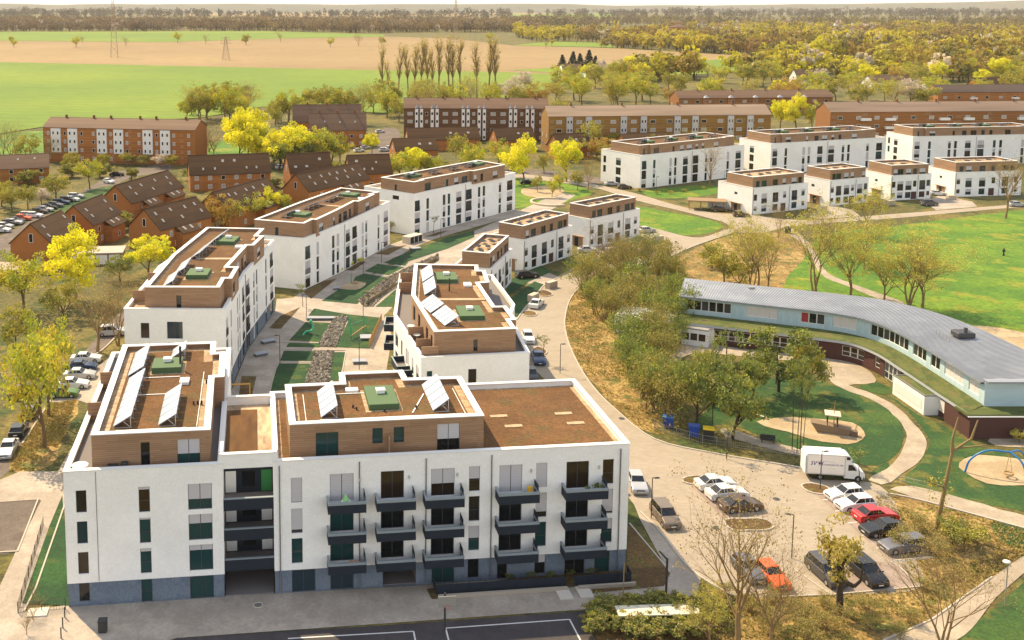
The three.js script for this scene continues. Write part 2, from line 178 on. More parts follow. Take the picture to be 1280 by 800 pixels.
  "far": {"green_field":[[-651,974],[-372,1030],[-177,961],[-3,900],[101,878],[172,827],[127,719],[83,630],[4,535],[-62,569],[-87,512],[-151,477],[-163,447],[-280,415]],"ploughed_field":[[-1096,1643],[-606,1681],[-332,1606],[-189,1763],[15,1903],[125,1808],[192,1474],[309,1389],[397,1203],[429,1127],[307,974],[211,948],[172,827],[101,878],[-3,900],[-177,961],[-372,1030],[-651,974]],"far_meadow":[[-1507,2261],[-814,2261],[-250,2334],[16,2038],[15,1903],[-189,1763],[-332,1606],[-606,1681],[-1096,1643]],"pasture":[[118,900],[206,974],[334,1061],[447,1164],[396,1001],[284,857],[208,818],[172,827]],"pale_field":[[-2137,10362],[831,12090],[1416,8057],[416,6041],[-597,5576],[-1496,7251]],"grass_strip":[[277,1643],[349,1571],[320,1389],[192,1474]],"far_green":[[942,7251],[1786,8057],[1321,5576],[589,4529]]},
  "cars": [[52.69,111.12,189.9,"white","hatch","white hatchback with dark rear glass parked beside the kerb island with the lamp"],[52.81,108.77,189.9,"white","hatch","white hatchback parked between a white and a red car"],[53.84,106.3,9.9,"red","sedan","bright red car parked between a white and a black car"],[53.25,103.3,189.9,"black","sedan","black car parked between a red car and a grey estate"],[53.68,99.98,189.9,"grey","estate","grey estate car at the end of the row beside an empty bay"],[39.07,113.81,9.9,"white","sedan","white car with black glass roof parked by the planted island"],[39.56,111.36,9.9,"white","sedan","white saloon parked beside a dark brown car"],[40.13,108.63,9.9,"brown","sedan","dark brown car parked behind the bare branches"],[30.03,113.81,-92.9,"silver","hatch","silver car on the street beside the corner of the white block"],[31.12,106.08,-83.4,"champagne","van","champagne minivan parked beside the street lamp"],[38.14,94.22,-80.3,"orange","hatch","orange red car beyond the bare tree"],[36.3,95.38,-80.3,"grey","hatch","grey car half hidden beside the orange car"],[43.62,94.9,-80.3,"darkgrey","van","dark grey van parked behind the pollarded tree"],[47.5,94.9,-80.3,"black","van","black minivan parked beside the dark grey van"],[-45.63,123.2,277.0,"silver","sedan","silver car at the kerb of the left road beside the dry verge"],[-46.28,129.06,97.0,"black","hatch","black car at the kerb between a silver and a brown car"],[-46.84,135.34,97.0,"brown","hatch","brown car at the kerb beneath the yellow green tree"],[-51.12,142.72,97.0,"brown","sedan","brown car on the road half hidden behind tree leaves"],[-44.31,142.03,4,"green","hatch","green hatchback at the near end of the bays beside the dry verge"],[-44.05,145.54,4,"white","sedan","white saloon parked next to the green hatchback"],[-44.11,149.45,4,"silver","sedan","silver car parked third in the bays after the green hatchback"],[-44.82,152.93,4,"blue","sedan","dark blue car in the bays under the bare tree"],[-45.14,156.57,4,"white","sedan","white car at the far end of the bays under the bare tree"],[-44.63,169.84,10,"silver","van","silver van on the road beside the corner of the brown roofed block"],[25.17,166.77,-90.6,"white","hatch","white car on the street beside the bend of the white block"],[25.34,156.71,-92.2,"blue","sedan","dark blue car parked at the street edge behind a planted island"],[23.07,148.99,-92.2,"black","hatch","black car mostly hidden behind the white parapet"],[29.66,186.79,65.4,"white","sedan","white car parked at the street between two planted islands"],[30.85,207.34,15,"black","estate","black estate car in the drive between two white row houses"],[47.75,229.27,0,"silver","sedan","silver car in the drive beside a bin enclosure"],[58.12,229.27,20,"white","hatch","white car before the front garden of a row house"],[66.45,250.16,20,"silver","hatch","silver car beside the far gable of the row house"],[72.98,317.26,5,"silver","sedan","silver car parked by the gable of the white block"],[75.52,311.57,0,"brown","hatch","brown car beside the shrubs at the white block corner"],[92.99,276.48,-5,"brown","sedan","brown saloon beside the carport"],[96.22,269.47,-5,"brown","hatch","dark brown car in front of the white row house gable"],[47.18,320.17,10,"black","sedan","black car on the street beneath the yellow tree"],[153.78,284.72,10,"darkgrey","van","grey sport utility car on the lane before the row houses"],[177.54,283.56,0,"silver","sedan","silver car on the lane beside the bare tree"],[164.83,300.78,-10,"white","sedan","white car in the drive between two row houses"],[125.73,298.2,10,"white","hatch","white car in the drive behind the row house gable"],[-91.98,250.54,-8,"white","estate",""],[-92.68,254.92,-6,"silver","hatch",""],[-92.87,258.77,-4,"darkgrey","hatch",""],[-92.15,259.45,-2,"silver","estate",""],[-92.1,261.69,-7,"black","hatch",""],[-91.48,264.86,-5,"orange","hatch",""],[-91.34,268.83,-3,"silver","estate",""],[-89.51,268.28,-8,"white","hatch",""],[-90.01,273.86,-6,"brown","hatch",""],[-89.56,276.35,-4,"silver","estate",""],[-89.31,279.67,-2,"black","hatch",""],[-88.47,282.67,-7,"grey","hatch",""],[-88.22,286.98,-5,"blue","estate",""],[-87.89,291.2,-3,"brown","hatch",""],[-86.42,291.2,-8,"white","hatch",""],[-86.72,296.42,-6,"silver","estate",""],[-84.69,335.6,5,"black","sedan","black car on the small car park below the long brick block"],[-83.75,321.65,-40,"white","hatch","white car at the edge of the small car park below the brick block"],[-32.14,350.74,20,"white","hatch","*"],[-30.0,352.06,20,"white","hatch","*"],[-6.39,391.99,20,"white","hatch","*"],[-3.95,400.38,20,"silver","hatch","*"],[3.22,393.64,20,"silver","hatch","*"],[5.58,398.68,20,"white","hatch","*"],[1.85,452.57,20,"white","hatch","*"]],
  "lamps": [[29.78,106.65],[41.72,98.43],[27.77,151.37],[-14.88,155.61],[-12.3,178.39],[-2.28,179.82],[-2.56,153.11],[-2.65,210.55],[15.53,244.38],[1.21,219.35],[50.92,113.41],[83.6,306.08],[107.61,317.26]],
  "truck": [[53.63,116.47],-8.2],
  "trees": [[-41.64,124.97,16.5,"spring",0.72],[-44.35,135.28,14.9,"spring",0.7],[-56.78,191.55,13.7,"yellow",1.0],[-63.49,182.25,12.1,"spring",1.1],[-46.56,207.97,8.9,"yellow",1.25],[-51.55,204.23,5.6,"green",1.2],[-44.64,161.25,12.5,"bare",1.2],[-42.08,164.42,12.3,"bare",0.8],[-35.64,158.2,8.8,"bare",0.9],[-55.27,178.39,8.0,"olive",1.0],[-57.72,161.25,7.9,"olive",0.9],[41.98,130.71,10.4,"green",0.8],[43.91,130.19,12.7,"thin",0.6],[45.68,127.4,9.4,"green",0.9],[57.83,143.82,9.7,"green",1.1],[61.82,143.2,7.9,"olive",0.8],[52.01,124.25,11.1,"thin",0.6],[53.01,124.25,11.6,"thin",0.6],[52.24,123.31,9.9,"thin",0.6],[53.61,124.73,8.8,"thin",0.6],[52.4,139.28,7.5,"green",0.9],[48.99,140.76,7.0,"green",0.8],[48.13,147.01,6.1,"olive",0.8],[44.49,140.76,5.8,"green",0.7],[74.82,198.27,13.4,"bareolive",0.9],[72.44,195.98,12.9,"bareolive",0.9],[76.7,198.27,11.8,"bare",0.9],[84.12,194.29,15.1,"bareolive",1.1],[103.76,236.8,8.3,"bare",1.0],[117.95,245.25,11.7,"bareolive",1.2],[102.74,213.85,11.1,"bareolive",1.2],[90.03,192.09,12.8,"bareolive",1.1],[98.0,186.27,12.9,"bareolive",1.2],[99.86,184.75,12.2,"bareolive",1.2],[94.59,188.35,10.3,"bareolive",1.1],[96.45,244.38,8.2,"bare",0.8],[164.57,267.13,19.6,"bare",0.8],[69.47,202.41,7.3,"olive",1.1],[71.22,198.27,7.0,"olive",1.0],[71.17,215.2,6.0,"olive",1.2],[48.44,215.88,9.3,"bare",0.8],[48.84,198.27,12.3,"bare",0.8],[102.7,315.82,13.6,"bare",0.9],[42.33,89.0,8.6,"pollard",0.78],[31.39,84.2,14.6,"bare",1.0],[33.78,83.18,9.1,"bare",0.9],[28.7,83.18,6.6,"bareolive",0.8],[59.31,104.22,12.4,"lopped",1.0],[48.66,83.52,9.9,"bare",0.9],[59.72,99.67,3.4,"olive",1.6],[59.37,101.25,2.6,"green",1.3],[46.39,321.65,14.9,"yellow",0.85],[60.22,324.65,14.0,"yellow",0.9],[28.11,343.86,13.2,"olive",0.9],[33.68,349.02,10.1,"spring",0.8],[41.56,349.02,10.9,"spring",0.9],[45.78,343.86,6.7,"olive",0.9],[55.95,342.18,7.0,"olive",0.9],[63.02,304.74,11.0,"bare",0.6],[51.01,296.92,5.9,"spring",0.8],[48.25,306.08,5.3,"olive",0.7],[60.71,308.8,6.3,"olive",0.9],[54.94,306.08,7.2,"spring",0.8],[187.69,461.49,16.1,"yellow",0.8],[181.71,464.53,14.4,"yellow",0.8],[194.84,461.49,14.0,"spring",0.8],[247.17,470.73,10.2,"spring",0.9],[276.34,470.73,11.0,"spring",0.9],[212.99,446.86,7.6,"yellow",0.8],[200.03,435.8,7.5,"spring",0.8],[-45.7,367.36,20.6,"yellow",0.7],[-37.97,361.66,13.3,"spring",1.1],[-29.24,357.96,14.6,"yellow",1.2],[-20.88,357.96,14.3,"spring",1.1],[-15.47,361.66,12.7,"olive",1.0],[-47.58,359.8,19.1,"yellow",0.9],[-41.84,363.54,15.3,"yellow",1.0],[-33.02,359.8,12.9,"spring",1.1],[-35.11,352.54,12.7,"yellow",1.1],[-26.32,356.14,13.9,"yellow",1.1],[-18.1,357.96,12.6,"spring",1.1],[-12.66,361.66,9.9,"spring",1.0],[-32.6,349.02,10.1,"green",1.2],[31.37,335.6,11.1,"spring",1.0],[44.02,332.4,11.0,"spring",0.9],[17.79,326.17,9.2,"spring",1.0],[0.0,323.15,8.1,"olive",1.2],[99.2,441.26,6.9,"spring",1.2],[-24.69,352.54,9.7,"green",1.2],[-87.01,311.57,10.1,"spring",1.0],[-91.59,293.16,8.3,"olive",1.2],[-98.1,275.65,7.2,"olive",1.2],[-94.9,278.99,7.1,"olive",1.1],[-92.65,283.56,5.4,"blossom",1.2],[-103.73,283.56,8.1,"olive",1.0],[-101.72,343.86,7.3,"olive",1.0],[-85.89,356.14,5.0,"olive",1.4],[-80.35,356.14,4.5,"olive",1.3],[-74.07,352.54,5.0,"blossom",1.2],[-69.95,352.54,5.0,"olive",1.2],[-93.27,352.54,5.5,"olive",1.2],[-58.3,371.26,11.6,"bare",1.0],[-63.33,392.03,12.2,"bare",1.0],[-44.21,250.62,7.0,"olive",1.2],[-38.32,250.62,9.6,"orange",1.1],[-35.01,255.26,7.9,"spring",1.1],[-31.58,260.08,8.7,"spring",1.2],[-28.34,268.16,7.9,"yellow",1.2],[-25.58,272.39,6.5,"spring",1.1],[-46.49,241.8,4.8,"orange",1.2],[-53.21,233.57,4.7,"orange",1.2],[-1.51,387.69,7.9,"yellow",0.9],[7.56,323.15,10.7,"spring",1.2],[11.49,327.71,10.8,"yellow",1.1],[15.32,327.71,8.5,"olive",1.1],[5.11,327.71,7.7,"spring",1.1],[22.27,332.4,5.7,"olive",1.1],[131.14,477.1,7.4,"olive",1.2],[78.53,381.36,13.4,"olive",0.9],[79.37,371.26,8.1,"orange",1.2],[81.57,361.66,7.1,"olive",1.2],[91.34,392.03,7.7,"olive",1.1],[-134.78,371.26,13.9,"bare",0.9],[-130.25,367.36,12.6,"bare",0.9],[-122.36,361.66,11.3,"olive",1.0],[-114.76,361.66,9.9,"bare",1.0],[3.82,618.92,29.5,"poplar",1.0],[7.78,629.9,20.4,"poplar",1.0],[13.38,618.92,29.5,"poplar",1.0],[19.44,629.9,28.1,"poplar",1.0],[23.13,624.36,30.3,"poplar",1.0],[26.98,624.36,32.2,"poplar",1.0],[31.32,624.36,31.2,"poplar",1.0],[37.91,629.9,32.9,"poplar",1.0],[44.23,629.9,33.4,"poplar",1.0],[46.66,629.9,30.0,"poplar",1.0],[51.04,629.9,32.9,"poplar",1.0],[60.71,624.36,30.3,"poplar",1.0],[68.54,629.9,32.9,"poplar",1.0],[72.43,629.9,32.9,"poplar",1.0],[34.51,629.9,27.1,"poplar",1.0]],
  "thicket": [[45.8,206.9,5.0],[40.4,142.8,4.3],[46.9,185.3,4.1],[40.1,192.5,6.9],[40.1,140.0,6.5],[39.6,181.7,5.8],[37.9,137.0,6.8],[43.6,162.7,4.2],[51.3,208.8,7.0],[45.9,159.2,4.6],[40.1,137.4,5.4],[48.1,199.2,4.6],[44.0,178.2,7.2],[40.1,176.9,6.3],[60.0,207.2,3.7],[49.5,189.8,4.7],[38.5,130.9,6.2],[47.7,171.4,7.0],[44.5,195.3,5.1],[53.3,179.4,3.5],[49.1,176.2,4.6],[46.6,193.3,3.7],[40.2,198.2,6.0],[46.8,188.5,7.2],[49.7,165.2,4.4],[51.7,216.5,5.1],[46.5,163.3,3.6],[42.4,189.2,4.3],[51.7,172.2,6.8],[37.8,141.1,6.3],[42.8,151.6,6.5],[38.3,150.7,6.0],[57.1,215.3,6.8],[56.5,213.0,4.1],[41.7,157.4,6.3],[56.2,192.1,3.5],[58.9,205.2,6.5],[46.2,165.8,5.4],[44.5,154.2,4.0],[42.5,205.3,5.8],[58.6,212.0,6.8],[55.4,198.4,6.7],[43.2,200.7,5.3],[43.0,146.6,3.5],[41.5,154.1,4.7],[53.1,182.1,6.7],[49.0,201.8,6.4],[44.2,209.8,4.0],[51.0,175.2,5.6],[57.8,196.8,5.9],[42.3,182.7,3.6],[39.3,157.0,7.0],[41.3,172.4,6.5],[37.8,147.8,5.8],[52.2,199.8,3.8],[47.8,208.6,4.5],[42.9,159.2,7.0],[39.6,145.7,5.5],[54.0,187.7,4.9],[59.2,200.3,4.1],[46.9,178.6,6.6],[39.5,134.6,6.8]],
  "kerbs": [[[44.07,208.61],[37.15,192.64],[33.36,178.39],[32.27,171.57],[31.53,163.22],[31.28,152.06],[31.83,143.2],[33.42,134.45],[34.76,129.16],[36.54,126.17],[41.83,123.08],[51.29,118.81]],[[24.88,178.39],[27.05,184.75],[30.61,193.74],[33.34,201.21],[35.97,205.46],[42.36,215.2]],[[58.32,112.23],[60.02,111.45],[68.74,104.39]],[[28.93,108.09],[29.94,103.72],[30.76,97.08],[31.54,94.75],[33.46,91.72]],[[50.02,213.85],[62.06,222.2],[74.13,235.98],[87.53,249.71]],[[-44.78,125.93],[-45.67,139.87],[-46.12,155.61],[-44.25,161.25],[-43.34,179.34],[-42.69,204.23]],[[68.24,310.18],[74.94,290.7],[82.69,276.75],[88.99,263.05]]],
  "edgings": [[[37.64,91.46],[43.07,91.86],[52.05,93.22],[51.5,97.83],[55.9,98.58]],[[41.09,96.34],[42.75,91.99]],[[59.76,94.9],[50.21,87.87],[43.4,84.2]],[[-32.21,89.12],[-32.39,93.08],[-34.37,108.09],[-36.81,127.15]],[[-37.96,111.07],[-36.4,99.67],[-38.13,99.51]],[[27.15,105.42],[28.8,95.76]],[[-2.49,210.68],[2.58,207.98]],[[0.31,218.68],[6.16,215.68]],[[-0.89,186.53],[4.61,205.16]],[[-16.74,166.1],[-8.91,165.48]],[[-14.68,162.32],[-4.98,161.88]],[[-15.0,156.61],[-9.95,156.27]],[[-4.84,161.0],[-5.07,153.04],[-5.47,148.24]]],
  "islands": [[[35.8,115.84],[36.97,116.63],[38.62,116.63],[37.94,114.82],[36.6,114.61],[35.81,115.07]],[[37.47,106.08],[39.73,106.38],[41.86,106.3],[42.43,105.08],[41.7,104.14],[39.28,103.88],[37.71,103.93]],[[49.1,114.31],[50.35,114.82],[52.01,113.81],[51.92,112.82],[51.06,112.13],[49.42,112.57]],[[31.02,195.13],[32.39,197.69],[33.84,195.84],[33.72,194.02],[32.04,193.05]],[[26.39,182.62],[27.63,183.74],[28.92,182.62],[28.42,180.54],[26.81,180.54]],[[24.35,159.33],[26.28,163.62],[27.45,161.25],[26.06,158.95],[24.63,157.82]]],
  "courtLines": [[[6.2,86.53],[17.48,87.87]],[[17.48,87.87],[17.92,84.2]],[[6.2,86.53],[6.39,84.2]],[[-7.71,85.0],[3.33,86.06]],[[3.33,86.06],[3.47,84.2]]],
  "bayLines": [[[49.82,113.41],[54.65,114.25]],[[50.08,110.79],[54.9,111.63]],[[50.33,108.17],[55.16,109.01]],[[50.59,105.55],[55.41,106.39]],[[50.84,102.92],[55.67,103.76]],[[51.09,100.3],[55.92,101.14]],[[51.35,97.68],[56.18,98.52]]],
  "court": [[-9.85,178.51],[-1.71,167.81],[-2.6,156.06],[-17.71,165.86],[-18.25,159.56],[8.88,231.8],[8.69,207.97],[-7.79,198.16],[-19.75,163.21],[-4.3,168.6],[-11.31,170.21],[-4.91,202.41],[-19.19,141.13],[8.61,239.69],[-1.78,187.31],[13.37,222.2],[-1.13,163.21],[1.02,178.24]],
};

// ---------------------------------------------------------------- ground, fields, streets, paths
function flat(poly, y) {                                           // a level sheet over world points [X, D], uv in metres
  const s = new THREE.Shape(poly.map(([X, D]) => new THREE.Vector2(X, D)));
  const g = new THREE.ShapeGeometry(s); g.rotateX(-Math.PI / 2); g.translate(0, y, 0); return g;
}
function soften(poly, step = 2, amp = 0) {                         // Catmull-Rom through the corners, optionally with an uneven edge
  const c = new THREE.CatmullRomCurve3(poly.map(([X, D]) => new THREE.Vector3(X, 0, D)), true, 'centripetal', 0.5);
  const n = Math.max(12, Math.round(c.getLength() / step)), out = [];
  for (let i = 0; i < n; i++) { const p = c.getPointAt(i / n), q = amp ? (hash(i, Math.round(p.x * 10)) - 0.5) * amp : 0; out.push([p.x + q, p.z + q]); }
  return out;
}
const GM = (t, bs = 0.03) => mat(null, 0.97, { map: t, bump: B.rough, bs });
const G = { ground: GM(T.ground, 0.15), street: mat(null, 0.92, { map: T.paving }), pav: mat(null, 0.93, { map: T.paving_grey }), asphalt: mat(null, 0.93, { map: T.asphalt }), court: mat(null, 0.85, { map: T.court }), lawn: GM(T.lawn), play: GM(T.play), meadow: GM(T.meadow), dry: GM(T.dry, 0.08), bed: GM(T.bed, 0.1), sand: GM(T.sand), gf: GM(T.greenfield, 0.05), pl: GM(T.plough, 0.05), kerb: mat([0.42, 0.37, 0.31], 0.9), bay: mat([0.86, 0.78, 0.80], 0.93, { map: T.paving_grey }), paint: mat([0.62, 0.60, 0.58], 0.8) };
structure('ground', flat([[-14000, -200], [14000, -200], [14000, 26000], [-14000, 26000]], 0), G.ground);
const LAYERS = [['asphalt', 'road', G.asphalt, 0.012, 0], ['meadow', 'meadow', G.meadow, 0.016, 1.2], ['dry_grass', 'dry_verge', G.dry, 0.02, 0.5], ['courtyard_paving', 'courtyard', G.pav, 0.024, 0], ['playground_lawn', 'playground_lawn', G.play, 0.028, 0.4], ['lane', 'lane', G.street, 0.034, 0], ['street', 'street', G.street, 0.04, 0], ['driveway', 'driveway', G.pav, 0.046, 0], ['pavement', 'pavement', G.pav, 0.052, 0], ['footpath', 'footpath', mat([1, 0.97, 0.88], 0.95, { map: T.paving_grey }), 0.058, 0.25], ['sports_court', 'sports_court', G.court, 0.064, 0], ['parking_bays', 'parking_bay', G.bay, 0.064, 0], ['lawn', 'lawn', G.lawn, 0.07, 0], ['planting_bed', 'planting_bed', G.bed, 0.078, 0.3], ['sand', 'sand_pit', G.sand, 0.084, 0.3]];
for (const [key, name, m, y, amp] of LAYERS) for (const [i, poly] of DATA[key].entries()) {
  const curved = ['street', 'lane', 'footpath', 'playground_lawn', 'sand', 'meadow', 'asphalt', 'dry_grass'].includes(key);
  structure(name, flat(curved ? soften(poly, key === 'meadow' ? 4 : 1.5, amp) : poly, y + i * 0.0004), m);
}
for (const [name, m, y] of [['pale_field', G.pl, 0.5], ['far_green', G.gf, 0.55], ['far_meadow', G.gf, 0.4], ['ploughed_field', G.pl, 0.2], ['green_field', G.gf, 0.3], ['grass_strip', G.gf, 0.42], ['pasture', G.gf, 0.36]]) structure(name, flat(DATA.far[name], y), m);

// kerbs: low stone edging along the street and the islands
function kerbLine(pts, w = 0.22, h = 0.12, name = 'kerb') {
  const geos = [];
  for (let i = 0; i + 1 < pts.length; i++) { const [a, b] = [pts[i], pts[i + 1]], L = Math.hypot(b[0] - a[0], b[1] - a[1]); if (L < 0.05) continue; const g = box(L + 0.02, h, w); g.rotateY(Math.atan2(b[1] - a[1], b[0] - a[0])); g.translate((a[0] + b[0]) / 2, 0.03, -(a[1] + b[1]) / 2); geos.push(g); }
  return structure(name, merge(geos), G.kerb);
}
const openCurve = (pts, step = 2) => { const c = new THREE.CatmullRomCurve3(pts.map(([X, D]) => new THREE.Vector3(X, 0, D)), false, 'centripetal'); const n = Math.max(2, Math.round(c.getLength() / step)); return c.getSpacedPoints(n).map((p) => [p.x, p.z]); };
for (const k of DATA.kerbs) kerbLine(openCurve(k));
for (const k of DATA.edgings) kerbLine(k, 0.16, 0.10, 'edging');
for (const p of DATA.islands) {                                     // planted islands in the street: kerb ring and soil
  const ring = soften(p, 0.8); kerbLine([...ring, ring[0]], 0.2, 0.13, 'island_kerb'); structure('island_bed', flat(ring, 0.12), G.bed);
}
// painted lines on the dark sports court, bay lines on the car park
function stripe(a, b, w, y, name) { const L = Math.hypot(b[0] - a[0], b[1] - a[1]); const g = new THREE.PlaneGeometry(L, w); g.rotateX(-Math.PI / 2); g.rotateY(Math.atan2(b[1] - a[1], b[0] - a[0])); g.translate((a[0] + b[0]) / 2, y, -(a[1] + b[1]) / 2); return structure(name, g, G.paint); }
for (const [a, b] of DATA.courtLines) stripe(a, b, 0.14, 0.0685, 'court_line');
for (const [a, b] of DATA.bayLines) stripe(a, b, 0.12, 0.0685, 'bay_line');

// dry stream bed: loose stones, too many to count
for (const poly of DATA.river_stones) {
  structure('stream_bed', flat(poly, 0.09), GM(T.bed, 0.05));
  const xs = poly.map((p) => p[0]), ds = poly.map((p) => p[1]), sh = poly; const inside = (x, y) => { let c = false; for (let i = 0, j = sh.length - 1; i < sh.length; j = i++) if ((sh[i][1] > y) !== (sh[j][1] > y) && x < (sh[j][0] - sh[i][0]) * (y - sh[i][1]) / (sh[j][1] - sh[i][1]) + sh[i][0]) c = !c; return c; };
  const g = new THREE.IcosahedronGeometry(1, 1), pa = g.attributes.position; for (let i = 0; i < pa.count; i++) { const k = 0.8 + 0.4 * hash(Math.round(pa.getX(i) * 9), Math.round(pa.getY(i) * 9 + pa.getZ(i) * 5)); pa.setXYZ(i, pa.getX(i) * k, pa.getY(i) * k, pa.getZ(i) * k); } g.computeVertexNormals();
  const im = new THREE.InstancedMesh(g, mat([1, 1, 1], 0.95), 1700), q = new THREE.Object3D(), col = new THREE.Color(); let n = 0;
  for (let k = 0; k < 20000 && n < 1700; k++) {
    const x = rr(Math.min(...xs), Math.max(...xs)), d = rr(Math.min(...ds), Math.max(...ds)); if (!inside(x, d)) continue;
    const s = 0.06 + 0.20 * Math.pow(rnd(), 3); q.position.set(x, 0.09 + s * 0.25, -d); q.rotation.set(rr(0, 6), rr(0, 6), rr(0, 6)); q.scale.set(s * rr(0.8, 1.5), s * 0.7, s); q.updateMatrix(); im.setMatrixAt(n, q.matrix);
    const t = rr(0.07, 0.30); col.setRGB(t * 1.05, t * 0.93, t * 0.78); im.setColorAt(n, col); n++;
  }
  im.count = n; im.name = numbered('stream_stones'); im.userData = { kind: 'stuff', label: 'loose grey and tan stones in the dry stream bed between the lawns', category: 'stones' }; shade(im); scene.add(im);
}

// low wooded ridge on the horizon
{
  const n = 220, pos = [], uv = [], ix = [], rows = [[9000, 0], [11500, 1], [14500, 0.15]];
  for (let i = 0; i <= n; i++) { const f = i / n; rows.forEach(([D, k], r) => { const X = D * (-0.75 + 1.6 * f), h = (42 + 70 * fbm(f * 9 + 3, r * 2.3 + 1, 64, 4) + 46 * smooth(0.55, 0.95, f)) * k; pos.push(X, h, -D); uv.push(X, D); }); if (i) for (let r = 0; r < 2; r++) { const a = (i - 1) * 3 + r, b = i * 3 + r; ix.push(a, b, a + 1, b, b + 1, a + 1); } }
  const g = new THREE.BufferGeometry(); g.setAttribute('position', new THREE.Float32BufferAttribute(pos, 3)); g.setAttribute('uv', new THREE.Float32BufferAttribute(uv, 2)); g.setIndex(ix); g.computeVertexNormals();
  structure('hills', g, mat(null, 1, { map: mottle(512, 1400, [[0.060, 0.070, 0.062], [0.095, 0.090, 0.066], [0.05, 0.056, 0.056]], 0.5, 8, 90), two: 1 }));
}

// ---------------------------------------------------------------- white apartment blocks and row houses
function inset(poly, d) {
  const n = poly.length, out = [];
  for (let i = 0; i < n; i++) {
    const a = poly[(i + n - 1) % n], b = poly[i], c = poly[(i + 1) % n];
    const l1 = Math.hypot(b[0] - a[0], b[1] - a[1]), l2 = Math.hypot(c[0] - b[0], c[1] - b[1]);
    const n1 = [-(b[1] - a[1]) / l1, (b[0] - a[0]) / l1], n2 = [-(c[1] - b[1]) / l2, (c[0] - b[0]) / l2];
    const k = d / (1 + n1[0] * n2[0] + n1[1] * n2[1]);
    out.push([b[0] + (n1[0] + n2[0]) * k, b[1] + (n1[1] + n2[1]) * k]);
  }
  return out;
}
const rel = (poly, o) => poly.map(([X, D]) => [X - o[0], D - o[1]]);
function ringGeo(outer, inner, y, h) { const s = new THREE.Shape(outer.map((p) => new THREE.Vector2(...p))); s.holes.push(new THREE.Path(inner.map((p) => new THREE.Vector2(...p)))); const g = new THREE.ExtrudeGeometry(s, { depth: h, bevelEnabled: false }); g.rotateX(-Math.PI / 2); g.translate(0, y, 0); return g; }
function slabGeo(poly, y, h) { const g = new THREE.ExtrudeGeometry(new THREE.Shape(poly.map((p) => new THREE.Vector2(...p))), { depth: h, bevelEnabled: false }); g.rotateX(-Math.PI / 2); g.translate(0, y, 0); return g; }
// one wall with real openings; local x along the edge, outer face at z = 0, mitred to its neighbours
function wallGeo(L, y0, y1, t, m0, m1, holes) {
  const s = new THREE.Shape(); s.moveTo(0, y0); s.lineTo(L, y0); s.lineTo(L, y1); s.lineTo(0, y1); s.closePath();
  for (const [a0, a1, h0, h1] of holes) { const b0 = Math.max(h0, y0 + 0.02), b1 = Math.min(h1, y1 - 0.02); if (b1 - b0 < 0.1) continue; const p = new THREE.Path(); p.moveTo(a0, b0); p.lineTo(a1, b0); p.lineTo(a1, b1); p.lineTo(a0, b1); p.closePath(); s.holes.push(p); }
  const g = new THREE.ExtrudeGeometry(s, { depth: t, bevelEnabled: false }); g.translate(0, 0, -t);
  const pa = g.attributes.position; for (let i = 0; i < pa.count; i++) if (pa.getZ(i) < -t / 2) { const x = pa.getX(i); if (Math.abs(x) < 1e-4) pa.setX(i, m0); else if (Math.abs(x - L) < 1e-4) pa.setX(i, L - m1); }
  g.computeVertexNormals(); return g;
}
function cornerMitre(a, b, c, t) {      // for interior angle at b, polygon counter-clockwise
  const u = [b[0] - a[0], b[1] - a[1]], v = [c[0] - b[0], c[1] - b[1]]; const turn = Math.atan2(u[0] * v[1] - u[1] * v[0], u[0] * v[0] + u[1] * v[1]);
  return t * Math.tan(turn / 2);
}
const winGeoCache = {};
function windowGeos(w, h, mull, guard) {
  const k = [w.toFixed(2), h.toFixed(2), mull, guard].join();
  if (!winGeoCache[k]) {
    const f = 0.07, d = 0.08, l = [box(w, f, d, 0, 0), box(w, f, d, 0, h - f), box(f, h - 2 * f, d, -w / 2 + f / 2, f), box(f, h - 2 * f, d, w / 2 - f / 2, f)];
    for (let i = 1; i < mull; i++) l.push(box(f * 1.1, h - 2 * f, d, -w / 2 + w * i / mull, f));
    if (guard === 2) l.push(box(w - 2 * f, 0.06, d, 0, h * 0.42));
    const gl = []; if (guard === 1) { const gh = Math.min(1.0, h * 0.42); gl.push(box(w, 0.05, 0.04, 0, gh), box(w, 0.05, 0.04, 0, 0.06)); const n = Math.max(4, Math.round(w / 0.13)); for (let i = 0; i <= n; i++) gl.push(box(0.025, gh - 0.06, 0.025, -w / 2 + 0.03 + (w - 0.06) * i / n, 0.08)); }
    winGeoCache[k] = { frame: merge(l), pane: box(w - 2 * f, h - 2 * f, 0.03, 0, f), guard: gl.length ? merge(gl) : null };
  }
  return winGeoCache[k];
}
const shutGeo = {}; function shutterGeo(w, h) { const k = w.toFixed(2) + ',' + h.toFixed(2); if (!shutGeo[k]) { const n = Math.max(1, Math.round(h / 0.16)), l = []; for (let i = 0; i < n; i++) l.push(box(w, h / n - 0.012, 0.025, 0, i * h / n, (i % 2) * 0.004)); l.push(box(w, h, 0.015, 0, 0, -0.012)); shutGeo[k] = merge(l); } return shutGeo[k]; }
